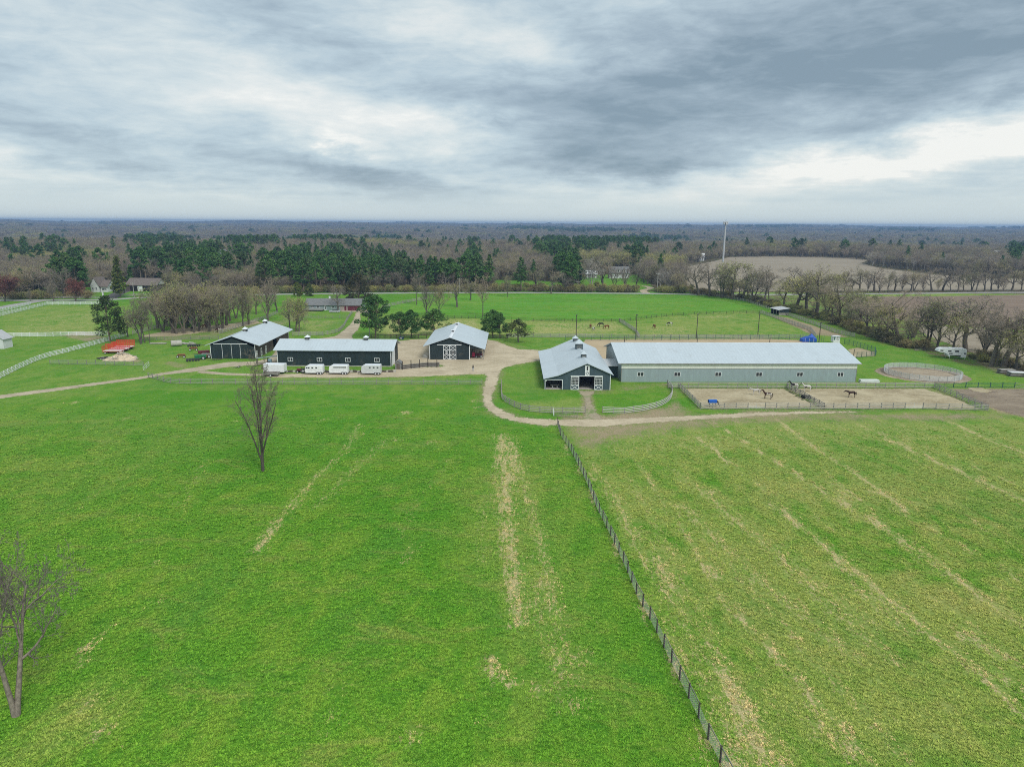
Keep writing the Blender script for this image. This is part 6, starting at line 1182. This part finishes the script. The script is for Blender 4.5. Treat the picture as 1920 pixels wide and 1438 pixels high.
# small cart in the lean-to, and red machine in the small barn lean-to
x, y = G(1040, 729); t = thing('loaded_cart', 'dark loaded cart parked in the open lean-to of the slate-blue barn', 'cart', (x - 1.0, y + 1.2, 0)); MB().box(0, 2.2, 0, 1.2, .55, .7).build('bed', LIGHTWOOD, t); MB().ext([(.1, .7), (1.7, .7), (1.6, 1.7), (.4, 1.85)], .1, 1.1).build('load', TYRE, t, bevel=.15); wheel(t, .5, -.15, .3); wheel(t, 1.7, -.15, .3)
x, y = G(887, 672); t = thing('red_loader', 'dark red and pink small loader under the right lean-to of the small barn', 'loader', (x - .4, y + 1.0, 0)); MB().box(0, .9, 0, 1.0, .3, 1.6).build('hood', plain('pink_red_paint', (.55, .05, .12), .5), t, bevel=.08); MB().box(1.0, 3.2, .2, 1.3, .5, 1.2).build('body', MAROON, t, bevel=.08); MB().box(2.2, 3.0, .3, 1.2, 1.2, 1.9).build('seat_back', STEEL, t, bevel=.05); wheel(t, 1.3, 0, .35); wheel(t, 2.8, 0, .42)
x, y = G(799, 673); t = thing('metal_panels', 'grey tube panels leaning at the left wall of the small barn', 'panels', (x - 1.2, y + 1, 0))
for k in range(4): MB().bar((k * .35, 0, 0), (k * .35 + .5, .3, 1.6), .05, .05).bar((k * .35 + .3, 0, 0), (k * .35 + .8, .3, 1.6), .05, .05).build('panel', GALV, t)
# ------------------------------------------------------------------ poles, lamps, mast
POLE = plain('creosoted_pole', (.07, .062, .055), .9, .15, 2.0); POLEL = plain('weathered_pole', (.34, .33, .31), .9, .12, 2.0)
def pole(name, label, cat, u, v, vt, r=.13, mat=POLE, arm=None, group=None):
    x, y = G(u, v); H = V(u, vt, y)[1]; t = thing(name, label, cat, (x, y, 0), 0, group); MB().tube((0, 0, 0), (0, 0, H), r, r * .7, 8).build('pole', mat, t)
    if arm == 'lamp': MB().bar((0, 0, H - .3), (-1.2, -.3, H), .06, .06).build('arm', STEEL, t); MB().box(-1.6, -1.0, -.5, -.2, H - .12, H + .08).build('lamp_head', WHITE, t)
    if arm == 'cross':
        MB().box(-1.3, 1.3, -.08, .04, H - .6, H - .45).build('crossarm', mat, t)
        for a in (-1.1, 0, 1.1): MB().tube((a, 0, H - .45), (a, 0, H - .2), .06).build('insulator', WHITE, t)
    if arm == 'spot': MB().box(-.25, .25, -.2, .2, H - .1, H + .2).build('lamp_head', STEEL, t)
    return t
for u, v, vt, lb in [(1080, 636.5, 591.5, 'tall dark lamp pole left of the barn cupolas by the yard fence'), (1192, 636, 591, 'tall dark lamp pole by the end of the slanting plank fence'), (1305.5, 635, 590, 'tall dark lamp pole behind the middle of the riding hall'), (1420.5, 632, 589.5, 'tall dark lamp pole below the open horse shelter'), (1535, 645, 606, 'thin dark pole beside the blue tarps')]: pole('lamp_pole', lb, 'pole', u, v, vt, .16, POLE, 'spot')
for u, v, vt, lb in [(1171, 642, 629, 'short dark post just left of the riding hall roof'), (1307, 643, 633, 'short dark post showing over the riding hall ridge, middle'), (1443, 643, 633, 'short dark post showing over the riding hall ridge, right'), (1599, 680, 655, 'thin post past the right gable of the riding hall')]: pole('post', lb, 'post', u, v, vt, .13)
pole('lamp_pole', 'pale lamp pole on the grass by the driveway mouth', 'pole', 693, 633, 585, .15, POLEL, 'lamp')
for u, v, vt, lb in [(76, 558.5, 531, 'utility pole behind the roadside fence at far left'), (252, 559, 530, 'pale utility pole in front of the brown garage'), (862, 549, 522, 'thin utility pole behind the V-forked tree'), (1083, 547, 527, 'pale utility pole by the road left of the white house'), (1232, 547.5, 512, 'white utility pole right of the house lane mouth')]: pole('utility_pole', lb, 'utility pole', u, v, vt, .2, POLEL, 'cross')
yy = 760.; x, _ = V(1357, 470, yy); zt_ = V(1358.5, 417, yy)[1]; t = thing('radio_mast', 'tall pale grey mast with a round antenna cluster above the far woods', 'mast', (x, yy, 0)); MB().tube((0, 0, 0), (0, 0, zt_), 1.1, .75, 12).build('mast', plain('pale_grey_mast', (.42, .44, .45), .6), t)
for k in range(8):
    a = k * math.pi / 4; MB().box(2.3 * math.cos(a) - .35, 2.3 * math.cos(a) + .35, 2.3 * math.sin(a) - .35, 2.3 * math.sin(a) + .35, zt_ - 2.4, zt_ + .8).build('antenna', ALUG, t)
MB().tube((0, 0, zt_ - .9), (0, 0, zt_ - .6), 2.4, n=12).tube((0, 0, zt_), (0, 0, zt_ + 3), .15).build('platform', STEEL, t)
# white house gate post and mailbox by the road
x, y = G(193.5, 556.5); t = thing('gate_pillar', 'white pillar with a cap by the dark driveway mouth', 'pillar', (x, y, 0)); MB().box(-.3, .3, -.3, .3, 0, 2.6).build('shaft', WHITE, t); MB().box(-.45, .45, -.45, .45, 2.603, 2.8).build('cap', WHITE, t)
# ------------------------------------------------------------------ horses and the walker
def skinned(name, pts, edges, root=0, sub=2):
    me = bpy.data.meshes.new(name); me.from_pydata([p[:3] for p in pts], edges, []); o = bpy.data.objects.new(name, me); COL.objects.link(o)
    sk = o.modifiers.new('skin', 'SKIN'); sk.use_smooth_shade = True; lay = me.skin_vertices[0].data if me.skin_vertices else None
    if lay is None:
        bpy.context.view_layer.objects.active = o; lay = me.skin_vertices[0].data
    for i, p in enumerate(pts): lay[i].radius = (p[3], p[4] if len(p) > 4 else p[3]); lay[i].use_root = (i == root)
    ss = o.modifiers.new('sub', 'SUBSURF'); ss.levels = ss.render_levels = sub
    dg = bpy.context.evaluated_depsgraph_get(); dg.update(); m2 = bpy.data.meshes.new_from_object(o.evaluated_get(dg)); bpy.data.objects.remove(o); m2.name = name
    return m2
def horse_mesh(pose):
    P = [(-.62, 0, 1.26, .25), (-.25, 0, 1.24, .27), (.12, 0, 1.20, .29), (.48, 0, 1.20, .26), (.66, 0, 1.30, .19)]; E = [(0, 1), (1, 2), (2, 3), (3, 4)]
    if pose == 'stand': N_ = [(.85, 0, 1.52, .15), (1.03, 0, 1.74, .11), (1.16, 0, 1.90, .10), (1.36, 0, 1.78, .09), (1.55, 0, 1.60, .055)]
    elif pose == 'low': N_ = [(.95, 0, 1.34, .15), (1.22, 0, 1.42, .11), (1.42, 0, 1.48, .10), (1.60, 0, 1.32, .09), (1.72, 0, 1.10, .055)]
    else: N_ = [(.92, 0, 1.06, .15), (1.14, 0, .76, .11), (1.28, 0, .50, .10), (1.36, 0, .28, .085), (1.42, 0, .08, .055)]
    b = len(P); P += N_; E += [(4, b)] + [(b + i, b + i + 1) for i in range(4)]
    ax = Vector(N_[2][:3]); dr = (Vector(N_[2][:3]) - Vector(N_[3][:3])).normalized()
    for s_ in (-1, 1): e = ax + Vector((0, s_ * .07, 0)) + dr * .16 + Vector((.0, 0, .05)); P.append((*e, .025)); E.append((b + 2, len(P) - 1))
    for s_, ph in ((-1, .0), (1, .12)):
        k = len(P); P += [(-.68, s_ * .15, 1.05, .17), (-.56 - ph * .3, s_ * .17, .82, .115), (-.78 + ph, s_ * .16, .50, .06), (-.73 + ph, s_ * .16, .14, .042), (-.68 + ph, s_ * .16, .03, .055)]; E += [(0, k)] + [(k + i, k + i + 1) for i in range(4)]
        k = len(P); P += [(.50, s_ * .15, .92, .11), (.50 + ph, s_ * .16, .50, .055), (.48 + ph, s_ * .16, .14, .042), (.53 + ph, s_ * .16, .03, .055)]; E += [(3, k)] + [(k + i, k + i + 1) for i in range(3)]
    return skinned('body', P, E, 1)
HM = {k: horse_mesh(k) for k in ('stand', 'low', 'graze')}
def coat(name, a, b_=None, thr=.5, scale=1.3, off=0):
    m, g, bs, o = mat_new(name); P = g.vm('ADD', g.new('ShaderNodeTexCoord').outputs['Object'], (off, off * .7, 0)); c = g.mix(g.mapr(g.noise(P, 3, 3), .3, .7), tuple(q * .8 for q in a), tuple(q * 1.15 for q in a))
    if b_: c = g.mix(g.mapr(g.noise(P, scale, 2, .4), thr - .015, thr + .015), c, b_)
    g.put(bs.inputs['Base Color'], c); bs.inputs['Roughness'].default_value = .6; return m
C_BAY = coat('dark_bay_coat', (.045, .022, .015)); C_WH = coat('grey_white_coat', (.48, .45, .41)); C_BP = coat('black_pinto_coat', (.015, .013, .012), (.62, .60, .56), .52, 1.5, 3); C_CP = coat('brown_pinto_coat', (.05, .02, .013), (.6, .57, .52), .57, 1.4, 9); C_CH = coat('chestnut_coat', (.17, .065, .025)); C_BK = coat('black_coat', (.012, .011, .011)); C_WP = coat('white_pinto_coat', (.60, .57, .52), (.02, .017, .015), .57, 1.3, 6)
MANE = plain('dark_mane', (.015, .012, .01), .9); MANEW = plain('pale_mane', (.5, .46, .4), .9)
def horse(label, u, v, pose, mat, face, mane=MANE, rug=None, H=1.0, group=None):
    """face: heading in degrees, 0 = to the right of the photo, 180 = to the left"""
    x, y = G(u, v); t = thing('horse', label, 'horse', (x, y, 0), math.radians(face), group); t.scale = (H * 1.1,) * 3; me = HM[pose].copy(); me.materials.clear(); me.materials.append(mat); link('body', me, t)
    MB().tube((-.86, 0, 1.32), (-.98, 0, .95), .06, .08, 6, cap=False).tube((-.98, 0, .95), (-.95, 0, .45), .08, .02, 6).build('tail', mane, t)
    n = dict(stand=[(.70, 1.56), (.88, 1.76), (1.10, 2.0)], low=[(.70, 1.5), (1.0, 1.54), (1.38, 1.60)], graze=[(.74, 1.38), (1.02, 1.12), (1.34, .62)])[pose]; m = MB()
    for (a, z), (c, w) in zip(n[:-1], n[1:]): m.bar((a, 0, z - .03), (c, 0, w - .03), .05, .16)
    m.build('mane', mane, t)
    if rug:
        r = MB(); pr = []
        for k in range(9): a = math.pi * (k / 8 - .5); pr.append((.36 * math.sin(a), 1.22 + .34 * math.cos(a)))
        pr = [(-.37, .85)] + pr + [(.37, .85)]; b0 = len(r.v)
        for xx, q in ((-.98, .9), (-.6, 1.0), (0, 1.0), (.5, 1.0), (.78, .86)): r.v += [(xx, s_ * q, 1.22 + (z - 1.22) * q) for s_, z in pr]
        nn = len(pr)
        for i in range(4):
            for k in range(nn - 1): r.f.append((b0 + i * nn + k, b0 + i * nn + k + 1, b0 + (i + 1) * nn + k + 1, b0 + (i + 1) * nn + k)); r.mi.append(0)
        r.build('rug', rug, t)
    return t
horse('dark bay horse standing in profile in the right sand paddock', 1596, 745.5, 'low', C_BAY, 176)
horse('brown and white pinto standing behind the white horse in the left sand paddock', 1439, 748, 'stand', C_CP, 160); horse('dusty white horse with lowered head in the left sand paddock', 1417, 741, 'low', C_WH, 175, MANEW)
horse('horse in a bright blue rug grazing at the front fence of the left sand paddock', 1336, 762.5, 'graze', C_BAY, 4, rug=BLUEH)
horse('black and white pinto at the divider fence of the sand paddocks', 1489, 730.5, 'stand', C_BP, 165); horse('mostly white pinto with a black tail right of the divider fence', 1513, 734, 'stand', C_WP, 170)
horse('black horse standing broadside in the middle of the left back paddock', 1127, 613, 'graze', C_BK, 175, H=1.05); horse('chestnut horse left of the black one in the left back paddock', 1107, 615.5, 'graze', C_CH, 95); horse('small black and white pinto in front of the chestnut in the left back paddock', 1112.5, 620, 'graze', C_BP, 60, H=.85)
horse('chestnut horse with a pale rump right of the black one in the left back paddock', 1137.5, 617, 'graze', C_CH, 200); horse('chestnut horse seen from behind near the slanting fence in the right back paddock', 1226.5, 616, 'graze', C_CH, 100); horse('black and white pinto grazing alone in the right back paddock', 1256, 611.5, 'graze', C_BP, 175)
horse('black horse standing among the trunks of the bare grove', 360.5, 621, 'stand', C_BK, 100); horse('chestnut horse on the sand among the grove trunks', 383, 616.5, 'graze', C_CH, 190, MANEW); horse('pale horse behind the chestnut on the grove sand', 388.5, 609.5, 'stand', C_WP, 80); horse('brown and white horse grazing between the grove and the left barn roof', 411, 623, 'graze', C_CP, 215)
horse('dark brown calf-sized pony lying low by the grove trunks', 408, 613, 'graze', C_BAY, 20, H=.7)
# the person walking on the yard
PP = [(0, 0, 1.02, .15, .11), (0, 0, 1.22, .14, .10), (0, 0, 1.42, .17, .10), (0, 0, 1.53, .07, .07), (0, 0.01, 1.66, .10, .10), (0, .01, 1.76, .075, .08)]; EE = [(0, 1), (1, 2), (2, 3), (3, 4), (4, 5)]
for s_, q in ((-1, .14), (1, -.12)):
    k = len(PP); PP += [(s_ * .10, 0, .92, .095), (s_ * .11, q * .5, .52, .065), (s_ * .11, q - .04, .10, .045), (s_ * .12, q + .10, .04, .04)]; EE += [(0, k), (k, k + 1), (k + 1, k + 2), (k + 2, k + 3)]
    k = len(PP); PP += [(s_ * .21, 0, 1.42, .055), (s_ * .25, -q * .6, 1.14, .042), (s_ * .25, -q * .6 + .1, .88, .03), (s_ * .25, -q * .6 + .13, .80, .035)]; EE += [(2, k), (k, k + 1), (k + 1, k + 2), (k + 2, k + 3)]
pm, g, bs, o = mat_new('skin_and_clothes'); sp = g.new('ShaderNodeSeparateXYZ', i_0=g.new('ShaderNodeTexCoord').outputs['Object']).outputs[2]
c = g.mix(g.mapr(sp, .955, .965, smooth=False), (.30, .33, .38), (.03, .025, .028)); c = g.mix(g.mapr(sp, 1.52, 1.53, smooth=False), c, (.42, .25, .18)); c = g.mix(g.mapr(sp, .08, .09, smooth=False), (.5, .5, .5), c); g.put(bs.inputs['Base Color'], c)
x, y = G(887, 696); t = thing('person', 'person in a dark top and pale trousers walking across the gravel yard', 'person', (x, y, 0), .3); bm_ = skinned('body', PP, EE, 0); bm_.materials.append(pm); link('body', bm_, t)
h_ = MB(); h_.tube((0, -.02, 1.64), (0, -.02, 1.83), .115, .085, 10).tube((0, -.10, 1.5), (0, -.08, 1.72), .06, .09, 8); h_.build('hair', plain('dark_hair', (.03, .02, .015), .7), t); MB().tube((0, .105, 1.68), (0, .135, 1.66), .018, .014, 6).build('nose', plain('skin', (.42, .25, .18), .6), t)
# ------------------------------------------------------------------ woods beyond the road
rw = np.random.RandomState(17)
def inpoly(u, v, poly): return sdist(u, v, poly) > 0
CLEAR = [[(1275, 560), (1275, 498), (1365, 483), (1480, 482), (1600, 485.5), (1632, 490), (1622, 496), (1655, 501), (1740, 511), (1840, 519), (2300, 523), (2300, 760), (1275, 760)],
         [(165, 560), (165, 545), (205, 543), (225, 532), (300, 532), (345, 560)], [(1085, 548), (1085, 517), (1195, 517), (1205, 534), (1228, 534), (1228, 549)], [(925, 546), (925, 527), (1050, 529), (1055, 546)],
         [(1140, 520), (1140, 508), (1185, 508), (1185, 520)], [(1098, 520), (1098, 510), (1130, 510), (1130, 520)]]
EVER = [(350, 484, 125, 20), (640, 508, 125, 40), (545, 505, 40, 34), (740, 520, 60, 34), (888, 497, 18, 45), (800, 515, 60, 22), (985, 505, 75, 10), (1035, 463, 35, 14), (1105, 460, 38, 10), (1062, 500, 20, 24), (40, 463, 30, 9), (110, 460, 30, 8), (300, 448, 60, 9), (470, 452, 60, 5), (1160, 452, 60, 5), (720, 443, 28, 5), (130, 500, 30, 20), (1193, 478, 12, 12), (1910, 470, 20, 12), (1230, 445, 50, 4), (1010, 427, 60, 3), (1100, 430, 80, 3), (1700, 429, 60, 3), (600, 447, 60, 3), (1450, 424, 60, 2), (1880, 425, 50, 3)]
def ever_p(u, v):
    p = np.full(u.shape, .02)
    for cu, cv, ru, rv in EVER: p = np.maximum(p, (.62 if cu < 480 else .9) * np.exp(-(((u - cu) / ru) ** 2 + ((v - cv) / rv) ** 2) ** 2))
    return p
def wood_points(r0, r1, sp):
    """jittered positions in a ring sector in front of the camera, spacing sp at r0 growing with the distance"""
    out = []; r = r0
    while r < r1:
        s_ = max(sp, r * .0085); n = int(1.72 * r / s_); th = np.linspace(-.86, .86, n) + rw.uniform(-.5, .5, n) * 1.72 / n
        rr = r + rw.uniform(-.5, .5, n) * s_; out.append(np.stack([rr * np.sin(th), rr * np.cos(th), np.full(n, s_)], 1)); r += s_
    return np.concatenate(out)
WP = wood_points(385, 8300, 6.4)
ry = np.interp(WP[:, 0], rl[:, 0], rl[:, 1])
u0, v0 = proj(WP[:, 0], WP[:, 1], hz(WP[:, 0], WP[:, 1]))
ok = (WP[:, 1] > ry + 7) | ((WP[:, 0] > 330) & (WP[:, 1] > 380))
for c in CLEAR: ok &= ~(inpoly(u0, v0, c) & (WP[:, 1] < 1000))
# the woods close in behind the far stubble field
WP, u0, v0 = WP[ok], u0[ok], v0[ok]; N = len(WP); rr = np.hypot(WP[:, 0], WP[:, 1])
gap = (np.sin(WP[:, 0] / 170 + 1) * np.cos(WP[:, 1] / 260 + .5) + .5 * np.sin(WP[:, 0] / 61 + WP[:, 1] / 90)); keep = ~((gap > 1.15) & (rr > 1400)); WP, u0, v0, rr = WP[keep], u0[keep], v0[keep], rr[keep]; N = len(WP)
zt = hz(WP[:, 0], WP[:, 1]); ut, vt = proj(WP[:, 0], WP[:, 1], zt + 13)
ev = rw.rand(N) < ever_p(ut, vt) * np.where(rr < 520, .74, .50)
clump = np.sin(WP[:, 0] / 90 + .3) * np.cos(WP[:, 1] / 120 + 1.1) + .6 * np.sin(WP[:, 0] / 37 + WP[:, 1] / 51)
rnd = rw.rand(N)
kinds = []
for i in range(N):
    if ev[i]: kinds.append('pine' if rnd[i] < .72 or rr[i] < 470 else 'spruce')
    elif clump[i] > 1.0 and rnd[i] < .75: kinds.append('oakg')
    elif clump[i] < -1.1 and rnd[i] < .35: kinds.append('pale')
    else: kinds.append(('oak', 'grove', 'tall', 'grove', 'oak')[int(rnd[i] * 5)])
    if kinds[-1] in ('oak', 'grove', 'tall', 'oakg') and ((1085 < ut[i] < 1115) or (1232 < ut[i] < 1262)) and rr[i] < 440: kinds[-1] = 'pale'
kinds = np.array(kinds); Hs = np.where(kinds == 'pine', rw.uniform(15, 22, N), np.where(kinds == 'spruce', rw.uniform(10, 16, N), rw.uniform(9.5, 15.5, N)))
Hs = Hs * np.where(rr < 520, 1.0, 1.0); Hs *= 1 + .12 * np.sin(WP[:, 0] / 55) ; kx = WP[:, 2] / 6.4 * .55 + .45
Hs = np.where(kinds == 'pine', np.minimum(Hs, 21), Hs)
# roadside scrub keeps houses visible: low things right in front of houses
order = np.argsort(rr); inframe = (ut > -60) & (ut < 1980)
sel = [i for i in order if inframe[i]][:230]; selset = set(sel)
NM = dict(pine=('pine_tree', 'dark green white pine with a bare lower trunk in the wood beyond the road', 'tall pines at the near edge of the wood'), spruce=('spruce_tree', 'dark pointed spruce in the wood beyond the road', 'spruces at the near edge of the wood'), pale=('pale_tree', 'pale-barked bare tree at the near edge of the wood beyond the road', 'pale bare trees at the near edge of the wood'))
for i in sel:
    nm = NM.get(kinds[i], ('bare_tree', 'bare brown-grey tree at the near edge of the wood beyond the road', 'bare trees at the near edge of the wood'))
    place_tree(kinds[i], i, WP[i, 0], WP[i, 1], Hs[i], rnd[i] * 40, nm[0], nm[1], nm[2], sx=.95 + .55 * rnd[(i * 7) % N])
def instancer(name, protos, pts, scl, rot, idx, label, cat, tilt=0.0):
    """one object whose geometry nodes set whole trees at its points"""
    pc = bpy.data.collections.new(name + '_kinds')
    for k, (tm, cm) in enumerate(protos):
        b = [None]; v_ = []; f_ = []
        me = bpy.data.meshes.new('tree_kind'); bm_v = np.zeros(0); nv = [len(tm.vertices), len(cm.vertices)]
        co = []
        for q in (tm, cm): a = np.zeros(len(q.vertices) * 3, np.float32); q.vertices.foreach_get('co', a); co.append(a.reshape(-1, 3))
        fs = []; mi = []
        for j, q in enumerate((tm, cm)):
            a = np.zeros(len(q.loops), np.int32); q.loops.foreach_get('vertex_index', a); fs.append(a.reshape(-1, 4) + (nv[0] if j else 0))
            c = np.zeros(len(q.polygons), np.int32); q.polygons.foreach_get('material_index', c); mi.append(c + (len(tm.materials) if j else 0))
        me = arrays_mesh('tree_kind', np.concatenate(co), np.concatenate(fs), list(tm.materials) + list(cm.materials), np.concatenate(mi))
        o = bpy.data.objects.new('k%02d' % k, me); pc.objects.link(o)
    return instance_points(name, pc, pts, [('scl', scl, 'FLOAT_VECTOR'), ('rot', rot, 'FLOAT'), ('idx', idx, 'INT')], label, cat)
KL = ['oak', 'oakg', 'grove', 'tall', 'pale', 'pine', 'spruce']
protos = []; start = {}
for k in KL: start[k] = len(protos); protos += T[k]
rest = np.array([i for i in range(N) if i not in selset])
for lo, hi, nm, lb in ((0, 1050, 'woodland', 'brown bare woodland with dark pine stands beyond the road'), (1050, 3300, 'far_woodland', 'blue-grey bare woods filling the valley beyond the nearer wood'), (3300, 9000, 'horizon_woodland', 'hazy blue wooded ridges along the horizon')):
    r_ = rest[(rr[rest] >= lo) & (rr[rest] < hi)]
    ids = np.array([start[kinds[i]] + i % len(T[kinds[i]]) for i in r_]); h0 = np.array([HT[kinds[i]] for i in r_])
    s1 = Hs[r_] / h0; sc = np.stack([s1 * kx[r_] * 1.1, s1 * kx[r_] * 1.1, s1], 1)
    instancer(nm, protos, np.stack([WP[r_, 0], WP[r_, 1], zt[r_] - .2], 1), sc, rnd[r_] * 50, ids, lb, 'woodland')
# roadside scrub
sc_r = np.random.RandomState(4); n = 900
t_ = sc_r.uniform(0, 1, n); sx_ = -360 + t_ * 620; sy = np.interp(sx_, rl[:, 0], rl[:, 1]) + 6.5 + sc_r.exponential(5, n); uu, vv = proj(sx_, sy, 0 * sx_)
kk = ~(((uu > 165) & (uu < 345)) | ((uu > 1196) & (uu < 1232))) & (uu < 1300)
sx_, sy = sx_[kk], sy[kk]; n = len(sx_); s_ = sc_r.uniform(.6, 1.3, n)
instancer('roadside_scrub', T['bush'], np.stack([sx_, sy, 0 * sx_], 1), np.stack([s_ * 1.3, s_ * 1.3, s_], 1), sc_r.uniform(0, 6.28, n), sc_r.randint(0, 2, n), 'brown leafless scrub along the far side of the road', 'scrub')
# ------------------------------------------------------------------ haze
hb = MB().box(-9500, 9500, -800, 9500, -22, 56)
hm = bpy.data.materials.new('haze_air'); hm.use_nodes = True; hm.node_tree.nodes.clear(); g = NT(hm.node_tree)
pv = g.new('ShaderNodeVolumePrincipled'); pv.inputs['Color'].default_value = (.40, .62, 1.0, 1); pv.inputs['Density'].default_value = HAZE; pv.inputs['Anisotropy'].default_value = 0.2
g.l.new(pv.outputs[0], g.new('ShaderNodeOutputMaterial').inputs['Volume'])
hb.build('haze', hm, kind='stuff', label='thin blue haze over the whole landscape', cat='haze')
